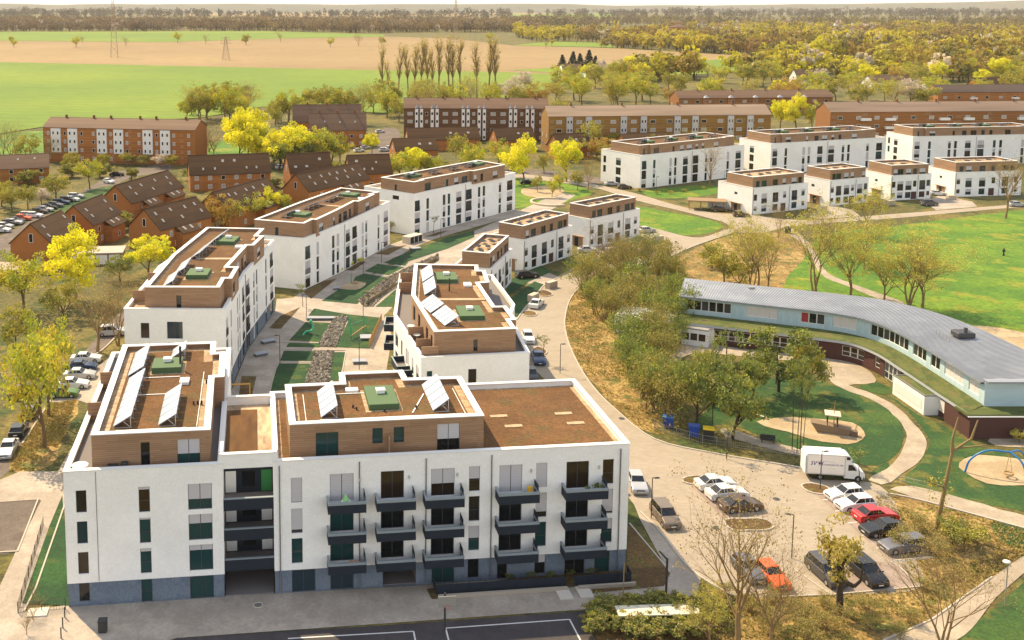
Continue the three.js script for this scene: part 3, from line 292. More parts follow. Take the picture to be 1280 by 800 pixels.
// an edge is { o:[x,z], th } in the coordinates of the building's group
function edgeAt(poly, i) { const a = poly[i], b = poly[(i + 1) % poly.length]; return { x: a[0], z: -a[1], th: Math.atan2(b[1] - a[1], b[0] - a[0]), L: Math.hypot(b[0] - a[0], b[1] - a[1]) }; }
function onEdge(e, a, out = 0) { const c = Math.cos(e.th), s = Math.sin(e.th); return [e.x + a * c + out * s, e.z - a * s + out * c]; }
function addWindow(parent, e, a0, a1, h0, h1, o = {}) {
  const w = Math.round((a1 - a0) * 20) / 20 , h = Math.round((h1 - h0) * 20) / 20, mull = o.mull || (w > 1.5 ? 2 : 1);
  const g = windowGeos(w, h, mull, o.guard || 0), p = onEdge(e, (a0 + a1) / 2, -(o.deep ?? 0.16));
  const wn = part('window', g.frame, o.frame || M.frame, parent, [p[0], h0 + (h1 - h0 - h) / 2, p[1]], e.th);
  part('pane', g.pane, o.glass || pick(M.glass), wn, [0, 0, -0.01]);
  if (o.shut) { const sh = Math.max(0.2, h * o.shut), ww = w / mull - 0.06; for (let i = 0; i < mull; i++) part('roller_shutter', shutterGeo(ww, sh), M.shutter, wn, [-w / 2 + w * (i + 0.5) / mull, h - sh, 0.07]); }
  if (g.guard) part('guard_rail', g.guard, M.frame, wn, [0, 0, 0.19]);
  return wn;
}
const randShut = () => pick([0, 0, 0, 0.25, 0.5, 0.55, 0.3, 0, 1]);
// walls round a polygon; wins[i] = list of openings [a0,a1,h0,h1,opts] on edge i
function walls(parent, poly, y0, y1, m, wins = {}, t = 0.36, name = 'wall', skipWin = false) {
  const n = poly.length;
  for (let i = 0; i < n; i++) {
    const e = edgeAt(poly, i), m0 = cornerMitre(poly[(i + n - 1) % n], poly[i], poly[(i + 1) % n], t), m1 = cornerMitre(poly[i], poly[(i + 1) % n], poly[(i + 2) % n], t);
    const ws = (wins[i] || []).filter((q) => q[0] > 0.05 && q[1] < e.L - 0.05);
    part(name, wallGeo(e.L, y0, y1, t, m0, m1, ws), m, parent, [e.x, 0, e.z], e.th);
    if (!skipWin) for (const q of ws) addWindow(parent, e, q[0], q[1], q[2], q[3], q[4] || { shut: randShut() });
  }
}
function flatRoof(parent, poly, top, o = {}) {
  part('parapet_cap', ringGeo(inset(poly, -0.05), inset(poly, o.cap || 0.5), top, 0.09), M.cap, parent);
  part('roof_deck', slabGeo(inset(poly, 0.3), top - 0.75, 0.2), o.deckMat || M.gravel, parent);
  if (o.plant !== false) part('roof_planting', slabGeo(inset(poly, o.strip || 0.95), top - 0.549, 0.06), M.sedum, parent);
}
// a rack of white solar collectors; x0.. local to parent with axes along u (a) and v (b): origin corner, length along b
function solarRack(parent, P, th, len, wide, rise, n, y) {
  const gr = new THREE.Group(); gr.name = 'solar_rack'; gr.position.set(P[0], y, P[1]); gr.rotation.y = th; parent.add(gr);
  const tilt = Math.atan2(rise, wide), slope = Math.hypot(rise, wide);
  const pl = []; for (let i = 0; i < n; i++) { const m = part('collector', solarGeo(slope, len / n - 0.14), M.panel, gr, [0, 0.12, -(i + 0.5) * len / n]); m.rotation.z = tilt; }
  const l = []; for (let i = 0; i <= n; i++) { const z = -i * len / n + (i === 0 ? -0.06 : i === n ? 0.06 : 0); l.push(box(0.06, rise + 0.05, 0.06, wide - 0.1, 0, z), box(wide, 0.06, 0.06, wide / 2, 0, z), bar([wide - 0.1, 0.03, z], [wide * 0.55, rise * 0.55 + 0.05, z], 0.03, 0.03, 4)); }
  part('stand', merge(l), M.alu, gr);
}
const solarCache = {}; function solarGeo(w, l) { const k = w.toFixed(2) + l.toFixed(2); return solarCache[k] ||= box(w, 0.08, l, w / 2, 0, 0); }
function roofBox(parent, x, z, th, w, d, h, y) {           // green skylight housing with a white vent on top
  const b = part('skylight_box', rbox(w, h, d, 0, 0, 0, 0.06), M.skylight, parent, [x, y, z], th); part('vent', merge([rbox(0.8, 0.3, 0.7, 0, h, -d * 0.1, 0.04), rbox(0.95, 0.12, 0.85, 0, h + 0.3, -d * 0.1, 0.03)]), M.white, b);
  part('gravel_strip', ringGeo([[-w / 2 - 0.35, -d / 2 - 0.35], [w / 2 + 0.35, -d / 2 - 0.35], [w / 2 + 0.35, d / 2 + 0.35], [-w / 2 - 0.35, d / 2 + 0.35]], [[-w / 2, -d / 2], [w / 2, -d / 2], [w / 2, d / 2], [-w / 2, d / 2]], 0.02, 0.07), M.gravel, b);
}
function strip(parent, x, z, th, l, w, y, name = 'gravel_path', m = M.gravel) { part(name, box(l, 0.05, w), m, parent, [x, y, z], th); }
function pipeDown(parent, e, a, h0, h1) { const p = onEdge(e, a, 0.09); part('downpipe', bar([0, h0, 0], [0, h1, 0], 0.06, 0.06, 6), M.pipe, parent, [p[0], 0, p[1]]); }

// --- pattern of the long blocks, metres along a 43.4 m front: [start, end]
const BCOL = [[0.55, 2.5, 1], [5.0, 6.05, 0], [11.5, 12.6, 0], [13.5, 14.55, 0], [17.0, 19.2, 1], [21.1, 23.6, 1], [26.3, 27.4, 0], [28.4, 29.5, 0], [35.7, 36.85, 0], [39.5, 42.1, 1]];
const BPENT = [[2.0, 4.2], [12.3, 13.2], [16.7, 18.4], [20.7, 23.0], [25.5, 26.8], [29.2, 30.4], [36.5, 38.7]];
function blockOpenings(edges, storeys, base = 2.97) {       // spread the pattern over consecutive front edges
  const tot = edges.reduce((s, e) => s + e.L, 0), k = tot / 43.4, res = edges.map(() => []);
  for (let s = 0; s < storeys; s++) for (const [a0, a1, wide] of BCOL) {
    const mid = (a0 + a1) / 2 * k, hw = (a1 - a0) / 2; let acc = 0, i = 0; while (i < edges.length - 1 && mid > acc + edges[i].L) acc += edges[i++].L;
    let c = mid - acc; c = Math.max(hw + 0.2, Math.min(edges[i].L - hw - 0.2, c));
    res[i].push([c - hw, c + hw, s * base + (s ? -0.12 : 0.12), s * base + 2.5, { shut: randShut(), guard: wide && s ? 1 : 0, mull: wide ? 2 : 1 }]);
  }
  return res;
}
function spread(list, edges, tot0, f) { const tot = edges.reduce((s, e) => s + e.L, 0), k = tot / tot0, res = edges.map(() => []); for (const [a0, a1] of list) { const mid = (a0 + a1) / 2 * k, hw = (a1 - a0) / 2; let acc = 0, i = 0; while (i < edges.length - 1 && mid > acc + edges[i].L) acc += edges[i++].L; const c = mid - acc; if (c - hw > 0.15 && c + hw < edges[i].L - 0.15) res[i].push(f(c - hw, c + hw)); } return res; }

function longBlock(o) {        // poly ccw: near-left, near-right, (bend), far-right, far-left, (bend)
  const O = o.poly[0], P = rel(o.poly, O), t = thing('apartment_block', o.label, 'building', [O[0], 0, -O[1]], 0, 'white apartment blocks'), H = o.H, st = o.storeys;
  const fe = o.front.map((i) => edgeAt(P, i)), fo = blockOpenings(fe, st), wins = {};
  o.front.forEach((i, k) => { wins[i] = fo[k]; }); Object.assign(wins, o.side || {});
  if (o.plinth) {
    walls(t, P, o.plinth, H, M.plaster, wins); walls(t, inset(P, 0.04), 0, o.plinth, M.blue_render, wins, 0.32, 'plinth', true);
  } else walls(t, P, 0, H, M.plaster, wins);
  flatRoof(t, P, H, { cap: 0.42, plant: false });
  o.front.forEach((i, k) => { const e = fe[k]; if (k === 0) pipeDown(t, e, e.L - (fe.length > 1 ? 0.4 : e.L * 0.52), 0, H - 0.3); });
  const Q = rel(o.pent, O), pe = o.pentFront.map((i) => edgeAt(Q, i)), po = spread(BPENT, pe, 43.4, (a, b) => [a, b, H - 0.2, H + 1.75, { shut: pick([0, 0, 0.6, 0.4]) }]), pw = {};
  o.pentFront.forEach((i, k) => { pw[i] = po[k]; }); pw[0] = [[edgeAt(Q, 0).L * 0.42, edgeAt(Q, 0).L * 0.42 + 0.7, H - 0.2, H + 1.7, { shut: 0 }]];
  walls(t, Q, H - 0.55, H + 2.85, M.wood, pw, 0.3, 'timber_wall'); flatRoof(t, Q, H + 2.85, { cap: 0.55, strip: 1.0 });
  for (const f of o.extras || []) f(t, O);
  return t;
}

// ---------------------------------------------------------------- the front block (local axes: a along the street front, b into the depth)
{
  const t = thing('apartment_block', 'white four storey block with stacked dark balconies facing the paved street and sports court', 'building', [-28.35, 0, -89.8], 6.65 * Math.PI / 180, 'white apartment blocks');
  const H = 13.1, PL = 2.33;
  const W = (a0, a1, h0, h1, o) => [a0, a1, h0, h1, o];
  const g = M.glass;
  // left wing
  const lw = [[0, 0], [14.3, 0], [14.3, 33], [0, 33]];
  const lo = [];
  [[9.15, 11.28, 0], [6.15, 8.3, 3], [3.2, 5.33, 2], [0.5, 2.28, 0]].forEach(([a, b, k]) => lo.push(W(1.03, 1.97, a, b, { glass: g[k], shut: 0 })));
  [[8.86, 11.33, 2, 0.12], [5.86, 8.33, 1, 0.08], [2.9, 5.36, 1, 0.14], [0.06, 2.28, 1, 0]].forEach(([a, b, k, s]) => lo.push(W(6.64, 7.64, a, b, { glass: g[k], shut: s, guard: 2 })));
  [[8.84, 11.35, 1, 0.6], [5.86, 8.38, 1, 0.36], [2.87, 5.4, 1, 0.22], [0.06, 2.28, 1, 0]].forEach(([a, b, k, s]) => lo.push(W(11.1, 13.27, a, b, { glass: g[k], shut: s })));
  const lside = []; for (const a of [4, 9, 14, 19.5, 24, 29]) for (let s = 0; s < 4; s++) lside.push(W(a, a + 1.6, s * 2.97 + 0.2, s * 2.97 + 2.3, { shut: randShut() }));
  walls(t, lw, PL, H, M.plaster, { 0: lo, 3: lside }); walls(t, inset(lw, 0.05), 0, PL, M.blue_render, { 0: lo.map((q) => [q[0] - 0.05, q[1] - 0.05, q[2], q[3]]), 3: lside }, 0.31, 'plinth', true);
  // right wing
  const rw = [[18.95, 0], [53.2, 0], [53.2, 17.6], [18.95, 17.6]], a0 = 18.95, ro = [];
  [[8.99, 11.43, 4, 0.97], [5.95, 8.41, 4, 0.86], [2.97, 5.45, 1, 0]].forEach(([a, b, k, s]) => ro.push(W(20.57 - a0, 21.6 - a0, a, b, { glass: g[k], shut: s, guard: 2 })));
  ro.push(W(20.57 - a0, 22.78 - a0, 0.06, 2.28, { glass: g[3] }), W(24.2 - a0, 26.4 - a0, 0.06, 2.28, { glass: g[3] }));
  const bal = [[23.9, 27.45, 24.2, 26.42, [1, 0, 0]], [28.45, 32.1, 29.0, 31.2, [0, 0, 0]], [33.0, 36.7, 33.8, 36.05, [0.55, 0, 0]], [40.0, 43.9, 40.4, 42.62, [1, 0, 0]], [46.5, 50.6, 46.97, 49.2, [0, 0, 0]]];
  const floors = [8.85, 5.88, 2.91];
  bal.forEach(([b0, b1, d0, d1, sh], k) => floors.forEach((f, r) => ro.push(W(d0 - a0, d1 - a0, f + 0.02, f + 2.75, { glass: g[k === 0 && r ? 1 : r === 0 ? 2 : 0], shut: sh[r] }))));
  [[37.45, 38.5, [0.5, 0, 0.5]], [43.98, 45.07, [1, 0.78, 0]], [50.58, 51.66, [0, 0.92, 0.45]]].forEach(([p, q, sh]) => [9.15, 6.15, 3.17].forEach((f, r) => ro.push(W(p - a0, q - a0, f, f + 2.5, { glass: g[(r + 2) % 3], shut: sh[r], guard: 2 }))));
  ro.push(W(37.42 - a0, 38.5 - a0, 0.35, 2.28, { glass: g[0] }), W(44 - a0, 45.05 - a0, 0.35, 2.28, { glass: g[0], shut: 0.4 }), W(40.3 - a0, 41.3 - a0, 0.08, 2.28, { glass: g[0] }), W(47 - a0, 49 - a0, 0.08, 2.28, { glass: g[0] }), W(50.0 - a0, 51.5 - a0, 0.08, 2.28, { glass: g[1] }), W(33.9 - a0, 36.1 - a0, 0.08, 2.28, { glass: g[1] }));
  const pass = W(29.2 - a0, 32.4 - a0, 0.05, 2.28);                                     // gateway under the second stack of balconies
  walls(t, rw, PL, H, M.plaster, { 0: ro }); walls(t, inset(rw, 0.05), 0, PL, M.blue_render, { 0: [...ro, pass].map((q) => [q[0] - 0.05, q[1] - 0.05, q[2], q[3]]) }, 0.31, 'plinth', true);
  part('gateway_lining', merge([box(0.1, 2.3, 6, 29.15, 0, -3.4), box(0.1, 2.3, 6, 32.45, 0, -3.4), box(3.2, 2.3, 0.1, 30.8, 0, -6.4), box(3.4, 0.1, 6, 30.8, 2.31, -3.4)]), M.concrete, t);
  part('gateway_door', box(0.9, 2.1, 0.08, 31.8, 0.1, -6.3), M.navy, t);
  // balconies: a tray with a dark fascia, pale rail, floor and a side screen
  bal.forEach(([b0, b1]) => floors.forEach((f) => {
    const w = b1 - b0, d = 1.7, y = f - 0.42, b = part('balcony', merge([box(w, 0.8, 0.08, 0, 0.1, d - 0.04), box(0.08, 0.9, d - 0.08, -w / 2 + 0.04, 0, d / 2 - 0.04), box(0.08, 0.9, d - 0.08, w / 2 - 0.04, 0, d / 2 - 0.04), box(w - 0.16, 0.2, d - 0.08, 0, 0.02, d / 2 - 0.04)]), M.navy, t, [(b0 + b1) / 2, y, 0.02]);
    part('floor', box(w - 0.18, 0.05, d - 0.1, 0, 0.222, d / 2 - 0.05), M.concrete, b);
    part('rail', merge([box(w + 0.04, 0.22, 0.2, 0, 0.9, d - 0.08), box(0.16, 0.22, d - 0.18, -w / 2 + 0.06, 0.9, (d - 0.18) / 2), box(0.16, 0.22, d - 0.18, w / 2 - 0.06, 0.9, (d - 0.18) / 2)]), M.rail, b);
    part('side_screen', box(0.04, 0.55, d - 0.25, w / 2 - 0.08, 1.12, d / 2 - 0.1), M.navy, b);
    part('wall_lamp', merge([box(0.16, 0.34, 0.12, w / 2 - 0.42, 2.35, 0.07)]), M.alu, b);
  }));
  // link with three loggias over a passage
  part('loggia_parapet', merge([box(4.65, 1.35, 0.36, 16.62, 12.62, -0.2), box(0.34, 0.9, 2.6, 14.13, 13.2, -1.3), box(0.34, 0.9, 2.6, 19.12, 13.2, -1.3)]), M.plaster, t);
  part('parapet_cap', merge([box(4.95, 0.08, 0.5, 16.62, 13.975, -0.2), box(0.42, 0.08, 2.2, 14.13, 14.105, -1.55), box(0.42, 0.08, 2.2, 19.12, 14.105, -1.55)]), M.cap, t);
  floors.forEach((f, r) => {
    const b = part('loggia', box(4.62, 1.1, 0.12, 0, -0.35, -0.12), M.navy, t, [16.625, f, 0]);
    part('floor', box(4.62, 0.22, 3.0, 0, -0.32, -1.7), M.concrete, b); part('rail', box(4.62, 0.07, 0.26, 0, 0.75, -0.16), M.rail, b);
    part('back_wall', box(4.62, 2.62, 0.12, 0, -0.1, -3.2), M.navy, b);
    part('door', box(1.0, 2.1, 0.06, -1.7, 0, -3.1), M.white, b); part('door', box(1.0, 2.1, 0.06, 1.7, 0, -3.1), r === 0 ? mat([0.03, 0.20, 0.055], 0.7) : M.white, b);
    part('window', box(1.2, 1.6, 0.06, 0, 0.5, -3.1), g[0], b);
  });
  part('passage_floor', box(4.55, 0.1, 32.6, 16.62, 0.02, -16.45), M.concrete, t); part('gateway_floor', box(3.15, 0.1, 6.1, 30.8, 0.02, -3.32), M.concrete, t); part('passage_ceiling', box(4.62, 0.25, 12.6, 16.62, 2.35, -9.6), M.concrete, t); part('passage_back_wall', box(4.62, 10.0, 0.3, 16.62, 2.62, -16.0), M.plaster, t);
  part('link_roof', box(4.62, 0.2, 13.3, 16.62, 12.28, -9.3), M.gravel, t); part('link_planting', box(3.1, 0.06, 11.6, 15.95, 12.49, -8.5), M.sedum, t);
  part('link_parapet', merge([box(4.6, 0.75, 0.36, 16.62, 12.62, -16.0)]), M.plaster, t); part('parapet_cap', box(4.7, 0.08, 0.5, 16.62, 13.375, -16.0), M.cap, t);
  flatRoof(t, lw, H, { cap: 0.5, plant: false, deckMat: M.concrete }); flatRoof(t, rw, H, { cap: 0.5, strip: 0.9 });
  // left penthouse
  const pl = [[2.35, 1.45], [13.15, 1.45], [13.0, 15.3], [14.05, 15.4], [13.95, 23.4], [12.85, 23.3], [12.75, 27.2], [2.1, 27.2]];
  const po = [W(4.42, 5.25, 12.45, 14.95, { glass: g[0], shut: 0 }), W(7.75, 9.85, 12.5, 15.05, { glass: g[1], shut: 0.55 })];
  walls(t, pl, 12.4, 15.85, M.wood, { 0: po, 7: [W(3, 4.6, 12.5, 14.7), W(9, 10.6, 12.5, 14.7), W(18, 19.6, 12.5, 14.7)] }, 0.3, 'timber_wall'); flatRoof(t, pl, 15.85, { cap: 0.6, strip: 1.35 });
  const dx = box(2.2, 1.9, 0.12, 1.25, 12.56, 0); part('timber_divider', dx, M.wood, t, [0, 0, -13.3]); part('timber_divider', dx, M.wood, t, [0, 0, -22.3]);
  solarRack(t, [4.0, -4.0], 0, 13.2, 1.7, 1.05, 6, 15.36); solarRack(t, [3.75, -17.7], 0, 7.8, 1.7, 1.05, 4, 15.36); solarRack(t, [8.2, -3.9], 0, 8.3, 1.7, 1.05, 4, 15.36); solarRack(t, [7.95, -23], 0, 3.2, 1.6, 1.05, 2, 15.36);
  roofBox(t, 7.75, -20.2, 0, 3.2, 3.4, 0.75, 15.3); part('roof_hatch', rbox(1.0, 0.35, 1.5, 9.9, 15.36, -15.5, 0.05), M.white, t); part('flue', bar([9.2, 15.3, -19.6], [9.2, 18.0, -19.6], 0.13, 0.13, 8), M.dark, t);
  strip(t, 7.0, -17.3, 0, 4.6, 0.12, 15.40, 'roof_pipe', M.white); strip(t, 7.0, -12.3, 0, 4.4, 0.12, 15.40, 'roof_pipe', M.white); strip(t, 11.8, -11, Math.PI / 2, 15, 0.06, 15.38, 'lightning_wire', M.white); strip(t, 7.6, -3.3, 0, 6.5, 0.12, 15.4, 'roof_pipe', M.white);
  for (const [x, z] of [[11.2, -9.2], [11.6, -9.25], [12.0, -9.2], [12.2, -15.2]]) part('roof_outlet', bar([x, 15.3, z], [x, 15.75, z], 0.1, 0.1, 6), M.dark, t);
  part('terrace_furniture', merge([rbox(0.9, 0.5, 0.8, 4.2, 12.6, -1.0), rbox(0.6, 0.7, 0.6, 5.3, 12.6, -1.05)]), M.dark, t); part('terrace_table', merge([new THREE.CylinderGeometry(0.75, 0.75, 0.05, 20).translate(1.3, 13.2, -1.15), bar([1.3, 12.5, -1.15], [1.3, 13.2, -1.15], 0.05)]), M.white, t);
  // right penthouse
  const pr = [[20.55, 1.75], [39.2, 1.75], [39.1, 12.5], [33.3, 12.6], [33.2, 15.1], [26.3, 15.1], [26.2, 12.2], [20.45, 12.2]];
  walls(t, pr, 12.4, 15.85, M.wood, { 0: [W(2.45, 4.6, 12.45, 14.95, { glass: g[1], mull: 2 }), W(7.85, 8.85, 13.6, 15.15, { glass: g[1] }), W(9.9, 10.9, 13.6, 15.15, { glass: g[1] }), W(14.1, 16.3, 12.5, 15.25, { glass: g[0], shut: 0.55 })] }, 0.3, 'timber_wall');
  flatRoof(t, pr, 15.85, { cap: 0.6, strip: 1.1 }); part('timber_divider', box(0.08, 2.0, 1.1, 29.9, 12.56, -1.15), M.wood, t);
  solarRack(t, [23.7, -4.0], 0, 6.9, 1.6, 1.15, 4, 15.36); solarRack(t, [34.75, -4.4], 0, 7.2, 1.6, 1.15, 4, 15.36); roofBox(t, 30, -8.1, 0, 3.0, 5.2, 0.7, 15.3); part('roof_hatch', rbox(1.3, 0.3, 0.9, 27.3, 15.36, -10.9, 0.05), M.white, t);
  strip(t, 30.5, -3.6, 0, 14, 0.14, 15.40, 'roof_pipe', M.white); strip(t, 27, -10.2, 0, 3.4, 0.12, 15.40, 'roof_pipe', M.white); strip(t, 22.2, -7, Math.PI / 2, 7, 0.06, 15.38, 'lightning_wire', M.white); strip(t, 37.8, -7, Math.PI / 2, 7, 0.06, 15.38, 'lightning_wire', M.white); strip(t, 33.6, -6.8, 1.2, 5.2, 0.12, 15.4, 'roof_pipe', M.white);
  for (const [x, z] of [[27, -6.5], [27.3, -5.9], [30, -5.1], [33.2, -5.6]]) part('roof_outlet', bar([x, 15.3, z], [x, 15.7, z], 0.1, 0.1, 6), M.dark, t);
  for (const [x, z] of [[42.5, -9.3], [43.4, -6.6], [49.4, -9.2], [49.9, -6.6]]) strip(t, x, z, 0, 1.8, 0.65, 12.62, 'gravel_patch');
  const fe = { x: 0, z: 0, th: 0 }; for (const a of [26.97, 33.3, 39.62, 52.3]) pipeDown(t, fe, a, 0.3, 12.7); pipeDown(t, fe, 19.5, 0.3, 12.7);
  part('expansion_joint', box(0.05, 10.6, 0.03, 2.85, 2.4, 0.016), M.pipe, t);
}

// ---------------------------------------------------------------- the other white blocks (world points [X, D])
const solarAt = (X, D, th, len, n) => (t, O, y) => solarRack(t, [X - O[0], -(D - O[1])], th, len, 1.6, 1.0, n, y);
const P3 = (a) => Math.PI / 180 * a;
longBlock({ label: 'white four storey block with blue ground floor and bent front above the courtyard path', H: 13.1, storeys: 4, plinth: 2.6,
  poly: [[-35.2, 141.1], [-21.0, 140.7], [-20.8, 161.5], [-18.4, 184], [-31.6, 186.5], [-35.3, 165.2]], front: [1, 2],
  side: { 0: [[2.3, 3.5, 8.9, 11.1, {}], [6.0, 8.2, 8.85, 11.3, { mull: 2, glass: M.glass[3] }], [6.0, 8.2, 5.9, 8.3, { mull: 2 }], [2.3, 3.5, 5.9, 8.1, {}]] },
  pent: [[-32.4, 141.9], [-21.9, 141.8], [-21.9, 146.6], [-20.85, 146.6], [-20.75, 153.3], [-22.4, 153.4], [-21.2, 167.6], [-20.1, 167.6], [-19.2, 174.7], [-20.4, 174.8], [-19.8, 180.6], [-30.1, 181.6], [-32.2, 161]], pentFront: [3, 5, 7],
  extras: [(t, O) => { const y = 15.45; solarAt(-30.2, 143.2, 0.05, 6.2, 3)(t, O, y); solarAt(-29.9, 150.2, 0.02, 7, 3)(t, O, y); solarAt(-29.3, 160, -0.1, 9, 4)(t, O, y); solarAt(-28.2, 170, -0.14, 8, 4)(t, O, y);
    roofBox(t, -26.2 - O[0], -(150 - O[1]), 0, 3.2, 4, 0.75, y - 0.06); roofBox(t, -25.0 - O[0], -(172 - O[1]), -0.12, 3.2, 4.2, 0.75, y - 0.06); part('roof_hatch', rbox(1.2, 0.35, 1.6, -22.6 - O[0], y, -(168 - O[1])), M.white, t); strip(t, -25.2 - O[0], -(160.5 - O[1]), 0, 6.5, 1.1, y + 0.01);
    part('timber_divider', box(2.6, 1.8, 0.12, -33.8 - O[0], 12.6, -(146 - O[1])), M.wood, t); part('timber_divider', box(2.4, 1.8, 0.12, -33.9 - O[0], 12.6, -(156 - O[1])), M.wood, t); }] });
longBlock({ label: 'white three storey block with bent brown penthouse between the courtyard lawns and the brick terraces', H: 10.2, storeys: 3,
  poly: [[-25.4, 202.2], [-14.05, 198.1], [-6.4, 213.3], [3.2, 237.0], [-9.0, 242.2], [-17.8, 220.5]], front: [1, 2],
  pent: [[-24.1, 202.4], [-14.0, 198.75], [-12.6, 202.6], [-11.75, 202.3], [-8.2, 211.7], [-4.7, 222.0], [-3.85, 221.6], [-0.35, 230.2], [-1.2, 230.6], [0.8, 233.3], [-8.2, 238.9], [-16.6, 220.6]], pentFront: [3, 4, 6],
  extras: [(t, O) => { const y = 12.55; roofBox(t, -15.6 - O[0], -(208.8 - O[1]), P3(67), 3.2, 4.2, 0.7, y - 0.06); roofBox(t, -6.0 - O[0], -(231 - O[1]), P3(65), 3.2, 4.2, 0.7, y - 0.06); part('roof_hatch', rbox(1.2, 0.35, 1.5, -3.4 - O[0], y, -(227 - O[1])), M.white, t); strip(t, -9.5 - O[0], -(219.5 - O[1]), P3(-22), 6.5, 1.0, y + 0.01);
    solarAt(-19.5, 206.5, P3(-25), 6, 3)(t, O, y); solarAt(-15.5, 215, P3(-25), 7, 3)(t, O, y); solarAt(-11.5, 223.5, P3(-22), 7, 3)(t, O, y); }] });
longBlock({ label: 'white three storey block standing askew at the far end of the courtyard garden', H: 10.2, storeys: 3,
  poly: [[-3.0, 257.2], [9.0, 246.3], [37.8, 278.7], [25.9, 289.6]], front: [1], side: { 0: [[9.5, 11.6, 8.2, 9.2, {}]] },
  pent: [[1.2, 253.6], [9.15, 246.6], [11.8, 249.8], [11.1, 250.4], [24.2, 264.2], [24.9, 263.6], [34.4, 274.3], [27.9, 282.7]], pentFront: [3, 5],
  extras: [(t, O) => { const y = 12.55; roofBox(t, 9.2 - O[0], -(257.5 - O[1]), P3(48), 4, 3, 0.7, y - 0.06); roofBox(t, 27 - O[0], -(277 - O[1]), P3(48), 4, 3, 0.7, y - 0.06); for (const [x, d] of [[6.5, 255.5], [13, 262], [18.5, 268], [23, 273]]) solarAt(x, d, P3(-42), 4, 2)(t, O, y); }] });
const far = [['white block behind the carport with a lopped tree before its front', [80, 311.3], [120.2, 336.3], 16.7], ['white block in the far row standing behind two low row houses', [129.8, 338.7], [175.7, 355.3], 15.6], ['white block in the far row beside the long brick block with white balconies', [185.9, 357.2], [236, 364.4], 14.6]];
for (const [label, A, Bp, wd] of far) {
  const th = Math.atan2(Bp[1] - A[1], Bp[0] - A[0]), u = [Math.cos(th), Math.sin(th)], v = [-u[1], u[0]], L = Math.hypot(Bp[0] - A[0], Bp[1] - A[1]), at = (a, b) => [A[0] + u[0] * a + v[0] * b, A[1] + u[1] * a + v[1] * b];
  longBlock({ label, H: 10.25, storeys: 3, poly: [at(0, 0), at(L, 0), at(L, wd), at(0, wd)], front: [0], side: { 3: [[wd - 10.2, wd - 8.1, 6.05, 8.35, { shut: 0.3 }], [wd - 10.2, wd - 8.1, 3.1, 5.4, {}], [wd - 10.2, wd - 8.1, 0.2, 2.4, {}], [1.0, 2.2, 6.2, 8.4, {}], [1.0, 2.2, 3.2, 5.4, {}]] },
    pent: [at(0.7, 1.3), at(L * 0.1, 1.3), at(L * 0.1, 0.5), at(L * 0.82, 0.5), at(L * 0.82, 1.4), at(L * 0.93, 1.4), at(L * 0.93, wd * 0.8), at(0.7, wd * 0.8)], pentFront: [2],
    extras: [(t, O) => { const y = 12.6; for (const [a, b] of [[6, 8], [17, 7], [28, 8], [37, 7]]) solarAt(...at(a, b), th + P3(-75), 4.5, 2)(t, O, y); for (const [a, b] of [[11, 7.5], [22, 8], [33, 7.5]]) { const q = at(a, b); roofBox(t, q[0] - O[0], -(q[1] - O[1]), th, 3, 3, 0.7, y - 0.06); } }] });
}

